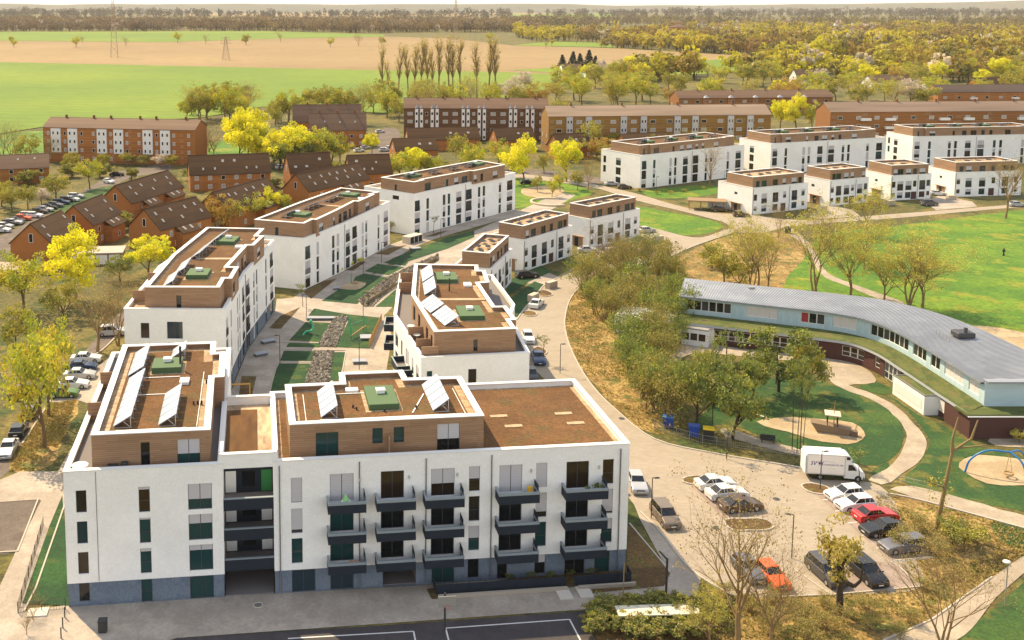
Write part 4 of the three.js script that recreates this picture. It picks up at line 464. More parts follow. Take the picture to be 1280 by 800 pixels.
// ---------------------------------------------------------------- two storey row houses with a timber top floor
const RUP = [[0.5, 1.7, 3.7, 5.4], [3.2, 5.2, 2.75, 5.45], [7.25, 9.3, 2.8, 5.45], [11, 12.15, 3.7, 5.45], [14.15, 16.2, 2.75, 5.5], [17.75, 19, 3.75, 5.5]];
const RLO = [[0.6, 1.7, 1.0, 2.2], [3.3, 5.15, 0.55, 2.25], [7.3, 9.2, 0.5, 2.25], [14.2, 16.15, 0.55, 2.25], [17.95, 19.0, 1.0, 2.25]];
const RPE = [[1.15, 2.45], [3.15, 5.0], [7.2, 9.0], [10.7, 12], [14, 16], [16.5, 17.8]];
function rowHouse(label, A, Bp, wd, H, roofKind) {
  const th = Math.atan2(Bp[1] - A[1], Bp[0] - A[0]), L = Math.hypot(Bp[0] - A[0], Bp[1] - A[1]), k = L / 20.1;
  const t = thing('row_house', label, 'house', [A[0], 0, -A[1]], th, 'white row houses'), P = [[0, 0], [L, 0], [L, wd], [0, wd]];
  const dh = H - 7.2, w0 = [...RUP.map((q) => [q[0] * k, q[0] * k + q[1] - q[0], q[2] + dh, q[3] + dh, { shut: pick([0, 0, 0.3, 0.5]), guard: q[3] - q[2] > 2.3 ? 1 : 0 }]), ...RLO.map((q) => [q[0] * k, q[0] * k + q[1] - q[0], q[2] + dh * 0.5, q[3] + dh * 0.5, { shut: pick([0, 0, 0.5]) }])];
  const door = [10.2 * k, 10.2 * k + 1.9, 0.08, 2.3 + dh * 0.4, { glass: M.maroon, mull: 1 }]; w0.push(door);
  const gw = wd > 9 ? [[wd - 6.5, wd - 5.4, 4.6 + dh, 5.3 + dh, { mull: 2 }]] : [];
  walls(t, P, 0, H, M.plaster, { 0: w0, 3: gw }); flatRoof(t, P, H, { cap: 0.3, plant: false });
  part('entrance_recess', merge([box(0.12, 2.3, 3.4, -0.07, 0, -wd * 0.45), box(0.5, 0.1, 4.4, -0.25, 2.35, -wd * 0.45)]), M.wood, t); part('entrance_door', box(0.08, 2.05, 1.0, -0.18, 0.05, -wd * 0.45), M.navy, t);
  const Q = [[0.35, 0.45], [L * 0.94, 0.45], [L * 0.94, wd * 0.78], [0.35, wd * 0.78]];
  walls(t, Q, H - 0.55, H + 2.85, M.wood, { 0: RPE.filter((q) => q[1] * k < L * 0.94 - 0.6).map(([a, b]) => [a * k, a * k + b - a, H + 0.05, H + 1.7, { shut: pick([0, 0, 0.7]) }]) }, 0.3, 'timber_wall'); flatRoof(t, Q, H + 2.85, { cap: 0.4, plant: false });
  const n = Math.max(3, Math.round(L / 4)); for (let i = 0; i < n; i++) for (const b of [0.3, 0.58].map((q) => q + rr(-0.05, 0.05))) { const q = part('photovoltaic_panel', box(1.6, 0.05, 1.0, 0, 0.22, 0), M.pv, t, [L * 0.94 * (i + 0.5) / n + rr(-0.4, 0.4), H + 2.62, -wd * b], rr(-0.35, 0.35)); q.rotation.x = 0.2; part('panel_stand', merge([box(0.06, 0.52, 0.06, -0.6, -0.3, 0), box(0.06, 0.52, 0.06, 0.6, -0.3, 0)]), M.alu, q); }
  pipeDown(t, { x: 0, z: 0, th: 0 }, 0.25, 0, H - 0.2); pipeDown(t, { x: 0, z: 0, th: 0 }, 13.3 * k, 0, H - 0.2);
  return t;
}
rowHouse('white row house with timber top floor beside the curved street and garden lawn', [30.7, 211.8], [43.6, 226.4], 8.4, 6.75);
rowHouse('white row house with timber top floor behind two bare street trees', [48.75, 233.2], [63.4, 245.8], 7.8, 6.75);
rowHouse('white row house built close behind the bent block with green skylights', [21.2, 187.5], [27.2, 203.7], 7.2, 6.85);
rowHouse('white row house standing next to the carport', [99.8, 271.6], [118.1, 280.4], 12.6, 7.2);
rowHouse('white row house second from the carport along the lane', [125.6, 283.8], [139.1, 289.8], 11.2, 7.2);
rowHouse('white row house third from the carport, with a narrow yellow shrub before its front', [146.6, 292.1], [159.8, 295.4], 12.6, 7.2);
rowHouse('white row house behind the tall bare tree at the meadow', [168.0, 297.9], [189.5, 301.3], 12.6, 7.2);

// ---------------------------------------------------------------- the bent block in the middle
{
  const poly = [[5.8, 129.0], [20.0, 131.0], [19.6, 147], [21.0, 153], [19.6, 170.6], [4.0, 171.3], [2.6, 147.7]], O = poly[0], P = rel(poly, O), H = 10.2;
  const t = thing('apartment_block', 'white three storey block bent in plan with green skylights and terraces over the garden', 'building', [O[0], 0, -O[1]], 0, 'white apartment blocks');
  const left = (L, list) => list.flatMap(([a, w]) => [0.2, 3.1, 6.05].map((h) => [a, a + w, h, h + 2.3, { shut: randShut(), glass: M.glass[0] }])).filter((q) => q[1] < L - 0.3);
  walls(t, P, 0, H, M.plaster, { 0: [[0.75, 1.45, 7.65, 8.4, {}], [6.2, 7.3, 5.95, 8.4, { glass: M.glass[2] }], [6.2, 7.3, 3.0, 5.4, {}]], 5: left(23.6, [[2, 2], [7, 1.1], [10, 2.2], [15, 1.1], [18.5, 2.2]]), 6: left(18.9, [[1.2, 2.2], [5.4, 1.2], [9, 2.2], [13, 1.2], [15.8, 1.8]]) });
  flatRoof(t, P, H, { cap: 0.45, plant: false, deckMat: M.concrete });
  const pent = [[7.55, 130.7], [18.3, 132.0], [18.0, 135.8], [18.85, 135.9], [18.3, 142.3], [16.7, 142.2], [15.7, 154.6], [17.3, 155.0], [17.4, 162.2], [16.3, 162.2], [16.6, 165.7], [6.3, 166.5], [5.2, 148.0]], Q = rel(pent, O);
  walls(t, Q, H - 0.55, H + 2.9, M.wood, { 0: [[5.2, 5.75, 10.3, 11.9, { glass: M.glass[0] }]], 12: [[1.5, 3.2, 9.9, 12.1, {}], [5.5, 7.2, 9.9, 12.1, {}], [11.5, 13.2, 9.9, 12.1, {}], [15, 16.3, 9.9, 12.1, {}]], 11: [[3, 4.8, 9.9, 12.1, {}], [9, 10.8, 9.9, 12.1, {}]] }, 0.3, 'timber_wall'); flatRoof(t, Q, H + 2.9, { cap: 0.55, strip: 1.1 });
  const y = 12.6, r = (X, D) => [X - O[0], -(D - O[1])];
  solarRack(t, r(9.2, 134.4), P3(16), 5.4, 2.0, 1.2, 4, y); solarRack(t, r(7.6, 140.2), P3(16), 5.0, 2.0, 1.2, 4, y); solarRack(t, r(7.2, 149.3), 0, 6.6, 1.7, 1.15, 4, y); solarRack(t, r(7.2, 156.6), 0, 7, 1.7, 1.15, 4, y);
  roofBox(t, ...r(13.0, 139.7), 0.05, 3.4, 5.0, 0.75, y - 0.06); roofBox(t, ...r(11.0, 158.5), 0, 3.2, 4.6, 0.75, y - 0.06); part('roof_hatch', rbox(1.2, 0.35, 1.8, ...[r(14, 155)[0], y, r(14, 155)[1]]), M.white, t); part('flue', bar([0, 0, 0], [0, 2, 0], 0.1, 0.1, 8), M.dark, t, [r(11, 152)[0], y, r(11, 152)[1]]); strip(t, ...r(12, 147.5), 0, 8.4, 1.0, y + 0.01);
  const e6 = edgeAt(P, 6), e5 = edgeAt(P, 5);
  for (const [e, a] of [[e6, 9.8], [e6, 15.6], [e5, 15]]) for (const f of [3.0, 5.95]) { const p = onEdge(e, a, 0); const b = part('balcony', merge([box(4.2, 1.05, 0.08, 0, 0, 1.75), box(0.08, 1.05, 1.7, -2.06, 0, 0.86), box(0.08, 1.05, 1.7, 2.06, 0, 0.86), box(4.04, 0.2, 1.7, 0, 0.02, 0.87)]), M.navy, t, [p[0], f - 0.35, p[1]], e.th); part('rail', merge([box(4.25, 0.06, 0.2, 0, 1.05, 1.72), box(0.16, 0.06, 1.6, -2.06, 1.05, 0.8), box(0.16, 0.06, 1.6, 2.06, 1.05, 0.8)]), M.rail, b); part('floor', box(4.0, 0.04, 1.64, 0, 0.225, 0.86), M.concrete, b); }
  for (const [e, a] of [[e6, 4.2], [e6, 9.4], [e6, 0.9], [e5, 20], [e5, 14]]) { const p = onEdge(e, e.L - a > 0 ? e.L - a : a, -1.35); part('timber_divider', box(0.12, 1.7, 2.3, 0, 0, 0), M.wood, t, [p[0], H - 0.54, p[1]], e.th + 0.0); }
  for (const [X, D] of [[5.6, 138], [4.9, 142]]) part('terrace_table', merge([new THREE.CylinderGeometry(0.5, 0.5, 0.05, 16).translate(0, 0.72, 0), bar([0, 0, 0], [0, 0.72, 0], 0.05)]), M.white, t, [r(X, D)[0], H - 0.54, r(X, D)[1]]);
}

// ---------------------------------------------------------------- the curved school with a sheet metal roof
{
  const t = thing('school_building', 'long curved school with grey metal roof, pale blue upper floor and green lower roof', 'building', [66, 0, -150]);
  const cv = (pts, n = 40) => { const c = new THREE.CatmullRomCurve3(pts.map(([X, D]) => new THREE.Vector3(X - 66, 0, -(D - 150))), false, 'centripetal'); return c.getSpacedPoints(n); };
  const F = cv([[51.6, 172.0], [58, 169.2], [65.5, 165.8], [72.5, 162.5], [76.3, 159.6], [78.5, 155.5], [79.3, 150], [79.5, 143], [79.5, 130.6]], 48);
  const BK = cv([[55.0, 180.6], [62, 177.5], [70, 173.8], [77, 170.6], [83, 167.2], [88, 160.5], [90.4, 152], [91.2, 143], [91.6, 130.6]], 48);
  const LR = cv([[50.0, 166.9], [55, 164.7], [62, 161.7], [69.5, 158.4], [73.4, 156.1], [75.2, 151.8], [75.6, 144.5], [75.8, 134.8], [76.0, 128.4]], 48);
  const ribbon = (A, ya, Bp, yb, uvLen = 1) => { const p = [], uv = [], ix = []; let s = 0; for (let i = 0; i < A.length; i++) { if (i) s += A[i].distanceTo(A[i - 1]); p.push(A[i].x, ya, A[i].z, Bp[i].x, yb, Bp[i].z); const d = Math.hypot(A[i].x - Bp[i].x, A[i].z - Bp[i].z, ya - yb); uv.push(s, 0, s, d); if (i) { const k = i * 2; ix.push(k - 2, k, k - 1, k - 1, k, k + 1); } } const g = new THREE.BufferGeometry(); g.setAttribute('position', new THREE.Float32BufferAttribute(p, 3)); g.setAttribute('uv', new THREE.Float32BufferAttribute(uv, 2)); g.setIndex(ix); g.computeVertexNormals(); return g; };
  const offs = (A, d) => A.map((q, i) => { const a = A[Math.max(0, i - 1)], b = A[Math.min(A.length - 1, i + 1)], t2 = b.clone().sub(a).normalize(); return new THREE.Vector3(q.x - t2.z * d, 0, q.z + t2.x * d); });   // d > 0: towards the front (right of the run)
  const lf = offs(LR, -0.5), uf = F;
  M.zinc.side = THREE.DoubleSide; M.green_roof.side = THREE.DoubleSide;
  // upper roof as a thin slab
  const eF = offs(F, 0.7), eB = BK;
  part('metal_roof', merge([ribbon(eF, 6.35, eB, 7.0), ribbon(eF, 6.15, eF, 6.35), ribbon(eF, 6.15, eB, 6.8), ribbon(eB, 6.8, eB, 7.0)]), M.zinc, t);
  const seams = []; for (let i = 0; i <= 150; i++) { const u = i / 150 * 48, k = Math.min(47, Math.floor(u)), f = u - k, A = eF[k].clone().lerp(eF[k + 1], f), C = eB[k].clone().lerp(eB[k + 1], f); seams.push(bar([A.x, 6.37, A.z], [C.x, 7.02, C.z], 0.055, 0.055, 4)); }
  const sm = part('roof_seams', merge(seams), M.zinc, t); sm.userData.kind = 'stuff';
  part('gable_fill', merge([ribbon(F, 5.9, F, 6.3)]), M.white, t);
  const box3 = (A, Bq, y0, y1, th0) => { const L = A.distanceTo(Bq), g = box(L, y1 - y0, th0); g.rotateY(Math.atan2(-(Bq.z - A.z), Bq.x - A.x)); g.translate((A.x + Bq.x) / 2, y0, (A.z + Bq.z) / 2); return g; };
  // upper wall segments: bays of glass or render; i over the 48 steps
  const kind = (i) => i < 1 ? 'r' : i < 7 ? 'w' : i < 9 ? 'r' : i < 13 ? 's' : i < 16 ? 'r' : i < 17 ? 'd' : i < 18 ? 'w' : i < 19 ? 'w' : i < 20 ? 'r' : i < 23 ? 's' : i < 25 ? 'r' : i < 32 ? 'w' : i < 33 ? 'r' : i < 36 ? 'w' : i < 37 ? 'r' : i < 39 ? 'w' : i < 40 ? 'r' : i < 44 ? 's' : i < 45 ? 'r' : i < 47 ? 's' : 'r';
  const red = mat([0.34, 0.03, 0.035], 0.6), pale = mat([0.62, 0.57, 0.53], 0.7);
  for (let i = 0; i < 48; i++) {
    const A = uf[i], C = uf[i + 1], k = kind(i);
    if (k === 'r') part('wall_panel', box3(A, C, 3.3, 6.2, 0.25), M.sky_render, t);
    else {
      part('wall_panel', box3(A, C, 3.3, 4.05, 0.25), M.sky_render, t); part('wall_panel', box3(A, C, 5.75, 6.2, 0.25), M.sky_render, t);
      const L = A.distanceTo(C), th = Math.atan2(-(C.z - A.z), C.x - A.x), w = part('window', windowGeos(Math.round(L * 20) / 20 - 0.04, 1.7, 1, 0).frame, M.winwhite, t, [(A.x + C.x) / 2, 4.05, (A.z + C.z) / 2], th);
      part('pane', windowGeos(Math.round(L * 20) / 20 - 0.04, 1.7, 1, 0).pane, k === 's' ? pale : k === 'd' ? red : M.glass[i % 3 ? 0 : 4], w);
    }
  }
  part('wall_panel', box3(F[48], BK[48].clone().lerp(F[48], 0.04), 3.3, 6.4, 0.25), M.sky_render, t); part('wall_panel', box3(F[0], BK[0].clone().lerp(F[0], 0.06), 0, 6.4, 0.25), M.sky_render, t);
  part('back_wall', merge(offs(BK, 0.6).slice(0, 48).map((q, i) => box3(q, offs(BK, 0.6)[i + 1], 0, 6.7, 0.2))), M.sky_render, t);
  // lower storey: green roof ledge, fascia and walls
  part('green_roof', merge([ribbon(LR, 3.2, F, 3.32)]), M.green_roof, t); part('fascia', merge([ribbon(offs(LR, 0.02), 2.85, offs(LR, 0.02), 3.24)]), mat([0.40, 0.42, 0.44], 0.7, { two: 1 }), t); part('soffit', ribbon(LR, 2.86, lf, 2.86), M.white, t);
  const lk = (i) => i < 5 ? 'p' : i < 19 ? 'w' : i < 22 ? 'm' : i < 25 ? 'w' : i < 27 ? 'm' : i < 28 ? 'w' : i < 29 ? 'm' : i < 33 ? 'e' : 'm';
  for (let i = 0; i < 48; i++) {
    const A = lf[i], C = lf[i + 1], k = lk(i); if (k === 'p') { part('lower_wall', box3(A, C, 0, 2.85, 0.2), M.winwhite, t); continue; }
    if (k === 'm') { part('lower_wall', box3(A, C, 0, 2.85, 0.25), M.maroon, t); continue; }
    const L = A.distanceTo(C), th = Math.atan2(-(C.z - A.z), C.x - A.x), e = k === 'e', h = e ? 2.45 : 1.6, y = e ? 0.1 : 0.9, q = windowGeos(Math.round(L * 20) / 20 - 0.04, h, 1, 2);
    part('lower_wall', box3(A, C, e ? 2.56 : 2.5, 2.85, 0.25), e ? M.winwhite : M.maroon, t); if (!e) part('lower_wall', box3(A, C, 0, 0.9, 0.25), M.maroon, t);
    const w = part(e ? 'entrance_door' : 'window', q.frame, M.winwhite, t, [(A.x + C.x) / 2, y, (A.z + C.z) / 2], th); part('pane', q.pane, e ? M.glass[3] : M.glass[2], w);
  }
  for (const i of [36, 39]) { const A = lf[i], th = Math.atan2(-(lf[i + 1].z - A.z), lf[i + 1].x - A.x), q = windowGeos(1.0, 1.9, 1, 0), w = part('window', q.frame, M.winwhite, t, [A.x - 0.17, 0.6, A.z], th); part('pane', q.pane, M.glass[0], w); }
  // white annex boxes
  const annex = (X, D, th, w, d, h, roof) => { const b = part('annex', rbox(w, h, d, 0, 0, 0, 0.03), M.white, t, [X - 66, 0, -(D - 150)], th); part('annex_roof', box(w - 0.5, 0.06, d - 0.5, 0, h, 0), roof, b); part('annex_rim', merge([box(w + 0.06, 0.16, 0.2, 0, h - 0.02, d / 2 - 0.08), box(w + 0.06, 0.16, 0.2, 0, h - 0.02, -d / 2 + 0.08), box(0.2, 0.16, d - 0.36, w / 2 - 0.08, h - 0.02, 0), box(0.2, 0.16, d - 0.36, -w / 2 + 0.08, h - 0.02, 0)]), mat([0.16, 0.16, 0.15], 0.8), b); return b; };
  const an1 = annex(75.2, 139.2, P3(92), 8.0, 2.4, 2.7, M.green_roof); part('annex_panel', box(6.8, 1.4, 0.05, 0, 0.7, -1.21), mat([0.70, 0.68, 0.64], 0.6), an1);
  const an2 = annex(52.4, 165.4, P3(-27), 4.6, 2.6, 2.75, mat([0.28, 0.26, 0.24], 0.9)); for (const x of [-1.3, 0, 1.3]) { const q = windowGeos(1.2, 1.3, 1, 0), w = part('window', q.frame, M.winwhite, an2, [x, 0.9, 1.32]); part('pane', q.pane, M.glass[2], w); }
  for (const i of [42, 44]) { const A = lf[i]; const q = windowGeos(3.0, 1.6, 2, 0), w = part('window', q.frame, M.winwhite, t, [A.x - 0.2, 0.9, A.z], P3(-90)); part('pane', q.pane, pale, w); }
  // end wing to the right and the low wing to the left
  part('end_wing', merge([box(19, 2.8, 0.3, 19.4, 0, 22.4), box(0.3, 2.8, 6, 10.1, 0, 19.5)]), M.maroon, t); part('end_wing_roof', box(20, 0.3, 3.0, 19.6, 2.9, 21.0), M.green_roof, t); part('end_wing_rim', box(20, 0.16, 0.12, 19.6, 2.9, 22.6), M.white, t);
  part('end_wall', box(12.6, 3.2, 0.25, 19.6, 3.2, 19.5), M.sky_render, t); part('end_roof', box(13.5, 0.2, 1.2, 20.1, 6.5, 19.6), M.zinc, t);
  part('roof_vent', merge([rbox(2.6, 0.8, 2.2, 20.2, 6.9, 2.0, 0.2), rbox(0.4, 0.8, 0.4, 20.2, 7.6, 2.6, 0.05)]), M.steel, t); part('roof_vent', rbox(1.0, 0.4, 0.8, -1.5, 6.8, -24.2, 0.05), M.galv, t); part('roof_ladder', merge([0, 1, 2, 3, 4].map((i) => box(0.06, 0.7, 0.06, 16.8, 6.8, 1.0 + i * 0.9))), M.galv, t);
}
solo('low_wing', merge([box(9.5, 2.9, 7, 0, 0, 0)]), M.winwhite, 'pale low flat annex behind the thicket at the end of the school', 'annex', null, [46.2, 0, -172.5], P3(-24)); 

// ---------------------------------------------------------------- brick terraces and blocks with pitched roofs
// A gabled house: local x along the ridge from the near gable (x = 0), z across, right-hand slope = +z
function gableHouse(o) {
  const { A, Bp, hw, eave, ridge } = o, th = Math.atan2(Bp[1] - A[1], Bp[0] - A[0]), L = Math.hypot(Bp[0] - A[0], Bp[1] - A[1]), ov = o.over ?? 0.35;
  const t = thing(o.name || 'brick_house', o.label, 'house', [A[0], 0, -A[1]], th, o.group || 'brick terrace houses');
  const gs = new THREE.Shape(); gs.moveTo(-hw, 0); gs.lineTo(hw, 0); gs.lineTo(hw, eave); gs.lineTo(0, ridge - 0.05); gs.lineTo(-hw, eave); gs.closePath();
  const gab = new THREE.ExtrudeGeometry(gs, { depth: 0.35, bevelEnabled: false }); gab.rotateY(-Math.PI / 2);      // shape x -> +z, depth -> -x
  const brick = o.brick || M.brick, tiles = o.tiles || M.tiles;
  part('gable_wall', gab, brick, t, [0.35, 0, 0]); part('gable_wall', gab, brick, t, [L, 0, 0]);
  part('wall', box(L - 0.7, eave, 0.35, L / 2, 0, hw - 0.175), brick, t); part('wall', box(L - 0.7, eave, 0.35, L / 2, 0, -hw + 0.175), brick, t);
  const run = hw + ov, drop = (ridge - eave) / hw * run, sl = Math.hypot(run, drop), ang = Math.atan2(drop, run);
  for (const s of [1, -1]) { const g = new THREE.BoxGeometry(L + 0.5, 0.16, sl); g.translate(0, 0, s * sl / 2); const r = part('roof', g, tiles, t, [L / 2, ridge + 0.05, 0]); r.rotation.x = s * ang; if (s > 0) for (const [a, d, w, h] of o.skylights || []) { const k = part('skylight', box(w * 0.85, 0.1, h * 0.85, 0, 0.06, 0), M.curtain, r, [a - L / 2, 0, d]); } }
  part('ridge_tiles', bar([-0.25, 0, 0], [L + 0.25, 0, 0], 0.12, 0.12, 6), tiles, t, [0, ridge + 0.1, 0]);
  const win = (x, y, z, w, h, turn) => { const q = windowGeos(w, h, 1, 0), m = part('window', q.frame, M.winwhite, t, [x, y, z], turn); part('pane', q.pane, hash(Math.round(x * 7), Math.round(y * 9)) > 0.35 ? M.curtain : M.glass[0], m); };
  for (const [z, y, w, h] of o.gableWins || [[0, eave * 0.95, 0.9, 1.8]]) win(-0.06, y, z, w, h, -Math.PI / 2);
  for (const [x, y, w, h] of o.sideWins || []) win(x, y, hw + 0.06, w, h, 0);
  for (const [x, w] of o.exts || []) {               // lean-to wing below the main slope
    const e = part('lean_to', box(w, eave * 0.75, 2.2, 0, 0, 0), brick, t, [x, 0, hw + 1.05]); const g = new THREE.BoxGeometry(w + 0.3, 0.14, 3.3); const r = part('lean_to_roof', g, tiles, e, [0, eave * 0.75 + 0.55, 0.1]); r.rotation.x = 0.55;
    for (const k of [-1, 1]) part('skylight', box(0.6, 0.06, 1.2, k * w * 0.2, 0.08, 0), M.curtain, e, [0, eave * 0.75 + 0.56, 0.1]).rotation.x = 0.55;
    const q = windowGeos(1.0, 1.2, 1, 0), m = part('window', q.frame, M.winwhite, t, [x, 1.0, hw + 2.2]); part('pane', q.pane, M.glass[2], m);
  }
  for (const x of o.chimneys || []) part('chimney', box(0.7, 1.4, 0.6, x, ridge - 0.3, 0), o.chim || M.brick_brown, t);
  return t;
}
const sk = (L, n, d, f) => Array.from({ length: n }, (_, i) => [L * (0.16 + 0.7 * i / (n - 1)) + rr(-0.9, 0.9), d + rr(-0.3, 0.3), 0.65, 1.1]);
for (const [label, A, Bp, n, ex] of [
  ['steep roofed brick house beside the row of parked cars, its gable above the yellow tree', [-72.7, 214.8], [-70.6, 229.0], 2, [[11, 5]]],
  ['steep roofed brick house half hidden between two larger gables by the car row', [-69.4, 234.6], [-66.6, 249], 2, [[9, 7]]],
  ['long brick terrace with the tallest gable beside the small car park', [-66.6, 261.7], [-58.1, 286.6], 4, [[8, 6], [20, 7]]],
  ['brick terrace with orange lit gable behind the bright yellow round tree', [-52.3, 230.6], [-43.4, 246.1], 4, [[8, 6]]],
  ['brick terrace with a row of roof windows behind the olive trees', [-40.2, 252.0], [-29.5, 274.0], 5, [[16, 6]]],
  ['brick terrace with orange gable close behind the bent white block', [-21.9, 279.7], [-5.6, 300.8], 6, [[18, 7]]],
]) { const L = Math.hypot(Bp[0] - A[0], Bp[1] - A[1]); gableHouse({ label, A, Bp, hw: 4.7, eave: 5.4, ridge: 9.6, skylights: [...sk(L, n, 2.0), ...sk(L, Math.max(2, n - 1), 4.4)], exts: ex, gableWins: [[0, 5.6, 0.95, 1.9], [1.6, 1.2, 1.0, 1.3]], sideWins: [[L * 0.2, 3.2, 1, 1.3], [L * 0.3, 0.8, 1, 1.3], [L * 0.75, 3.2, 1, 1.3]] }); }
// houses that turn their long side to the viewer: A, Bp are the ends of the front wall
function frontHouse(o) { const th = Math.atan2(o.Q[1] - o.P[1], o.Q[0] - o.P[0]), v = [-Math.sin(th), Math.cos(th)], hw = o.wd / 2; return gableHouse({ ...o, A: [o.P[0] + v[0] * hw, o.P[1] + v[1] * hw], Bp: [o.Q[0] + v[0] * hw, o.Q[1] + v[1] * hw], hw }); }
const grid = (L, rows, n, y0, dy, w = 1.2, h = 1.3, skip = () => false) => { const out = []; for (let r = 0; r < rows; r++) for (let i = 0; i < n; i++) if (!skip(i)) out.push([L * (i + 0.5) / n, y0 + r * dy, w, h]); return out; };
frontHouse({ label: 'broad brick terrace with dark roof and a red shrub before its front', P: [-55.4, 306], Q: [-32, 311.6], wd: 10, eave: 5.2, ridge: 10.2, skylights: [[10, 2.4, 0.9, 1.1], [13.5, 2.4, 0.9, 1.1], [4, 5.2, 0.6, 1], [7.5, 5.2, 0.6, 1], [17, 5.2, 0.6, 1], [20, 5.2, 0.6, 1]], sideWins: grid(23.6, 2, 6, 0.8, 2.6), gableWins: [[0, 6, 0.8, 1.2]] });
frontHouse({ label: 'dark roofed brick house beside the white parked cars', P: [-26, 311.6], Q: [-13.3, 315.8], wd: 9.5, eave: 5, ridge: 10, skylights: [[10, 2.5, 1, 1.1], [2, 5, 1, 0.9], [5.5, 5, 1, 0.9]], sideWins: grid(13, 1, 3, 0.9, 2) });
frontHouse({ label: 'dark roofed brick house at the end of the far parking lane', P: [-7.7, 308.8], Q: [4.9, 311.6], wd: 9.5, eave: 5, ridge: 10, skylights: [[2.5, 2.4, 1, 1], [8.5, 3, 0.6, 0.8], [4.5, 5.4, 0.6, 1], [7, 5.4, 0.6, 1]], sideWins: grid(12.8, 1, 3, 0.9, 2) });
frontHouse({ label: 'yellow brick terrace with pale roof below the long brick block', P: [-124, 316.5], Q: [-102.8, 323], wd: 9, eave: 5, ridge: 8.6, tiles: M.tiles_brown, brick: mat([0.95, 1.0, 0.9], 0.9, { map: T.brick }), skylights: [[6, 2, 0.6, 0.9], [13, 2.2, 0.6, 0.9], [18, 2, 0.6, 0.9]], sideWins: grid(22, 2, 5, 0.8, 2.5) });
frontHouse({ label: 'red brick house with brown roof among the yellow trees', P: [-26, 404], Q: [-3.8, 405.6], wd: 10, eave: 7, ridge: 13, tiles: M.tiles_brown, chimneys: [4, 11, 18], skylights: [[6, 4, 0.7, 1], [12, 4.4, 0.7, 1], [18, 4.2, 0.7, 1]], sideWins: grid(22, 2, 6, 1, 2.8) });
frontHouse({ label: 'second red brick house with brown roof set behind the first', P: [-34, 424], Q: [-6, 426], wd: 10, eave: 8, ridge: 14.5, tiles: M.tiles_brown, chimneys: [6, 14, 22], skylights: [], sideWins: grid(26, 2, 7, 1, 2.8) });
for (const [label, P, Q, r] of [['low dark red roofed house before the brown brick block', [12.5, 392], [40, 396.5], 8.6], ['dark red roofed house with one small roof light behind the garden end block', [7, 361.7], [22, 365.4], 8.4], ['dark roofed house below the right end of the brown brick block', [46, 390], [61, 394], 8.8], ['dark roofed house with pale gable by the tall yellow tree', [66, 371], [79, 376], 8.8], ['dark roofed house hidden behind the yellow street tree', [92, 378], [110, 384], 8]]) { const L = Math.hypot(Q[0] - P[0], Q[1] - P[1]); frontHouse({ label, P, Q, wd: 9, eave: 4.6, ridge: r, skylights: [[L * 0.6, 3, 1.1, 1.1], [L * 0.85, 3, 1.1, 1.1]], sideWins: grid(L, 1, 4, 1, 2), brick: M.brick, gableWins: [[0, 4.6, 0.9, 1.2]] }); }

// long blocks of flats: front wall P -> Q
function brickBlock(o) {
  const L = Math.hypot(o.Q[0] - o.P[0], o.Q[1] - o.P[1]), rows = o.rows, dy = (o.eave - 0.7) / rows;
  const t = frontHouse({ ...o, name: 'brick_block', group: 'brick apartment blocks', wd: o.wd || 12, sideWins: o.cols.flatMap(([x, w]) => Array.from({ length: rows }, (_, r) => [x, 0.9 + r * dy, w, 1.35])), gableWins: o.gw || [[-3, 2, 0.9, 1.2], [3, 2, 0.9, 1.2], [-3, 2 + dy, 0.9, 1.2], [3, 2 + dy, 0.9, 1.2]], tiles: o.tiles || M.tiles_brown });
  t.userData.category = 'building';
  const hw = (o.wd || 12) / 2;
  for (const [x, w, r0, split] of o.bays || []) {      // pale projecting bays with windows
    const h = dy * (rows - r0) - 0.2, y0 = 0.6 + dy * r0, b = part('bay', box(w, h, 0.55, 0, 0, 0), o.bayMat || M.winwhite, t, [x, y0, hw + 0.27]);
    for (let r = 0; r < rows - r0; r++) for (const k of split ? [-0.24, 0.24] : [0]) { const q = windowGeos(split ? 0.7 : 0.9, 1.2, 1, 0), m = part('window', q.frame, M.winwhite, b, [k * w, 0.5 + r * dy, 0.3]); part('pane', q.pane, M.glass[0], m); }
    if (o.gables) { const g = new THREE.CylinderGeometry(0.05, w * 0.62, 1.3, 4, 1); g.rotateY(Math.PI / 4); part('bay_roof', g, M.zinc, t, [x, o.eave + 0.75, hw + 0.2]); }
  }
  for (const [x, r, w] of o.balconies || []) { const b = part('balcony', box(w, 1.0, 1.2, 0, 0, 0), M.winwhite, t, [x, 0.5 + r * dy, hw + 0.6]); part('floor', box(w - 0.1, 0.1, 1.0, 0, -0.1, 0), M.concrete, b); }
  return t;
}
brickBlock({ label: 'long orange brick block with six white window bays at the edge of the green field', P: [-118.5, 367.4], Q: [-62.9, 358], wd: 13, eave: 12.4, ridge: 15.2, rows: 4, cols: [2, 8.3, 14.6, 19, 25.5, 31.5, 36, 42.5, 48.8, 54.2].map((x) => [x, 0.9]), bays: [5, 11.3, 22.3, 28.5, 39.3, 45.7].map((x) => [x, 3.6, 1, 1]), chimneys: [6, 16.5, 23, 34, 40, 51] });
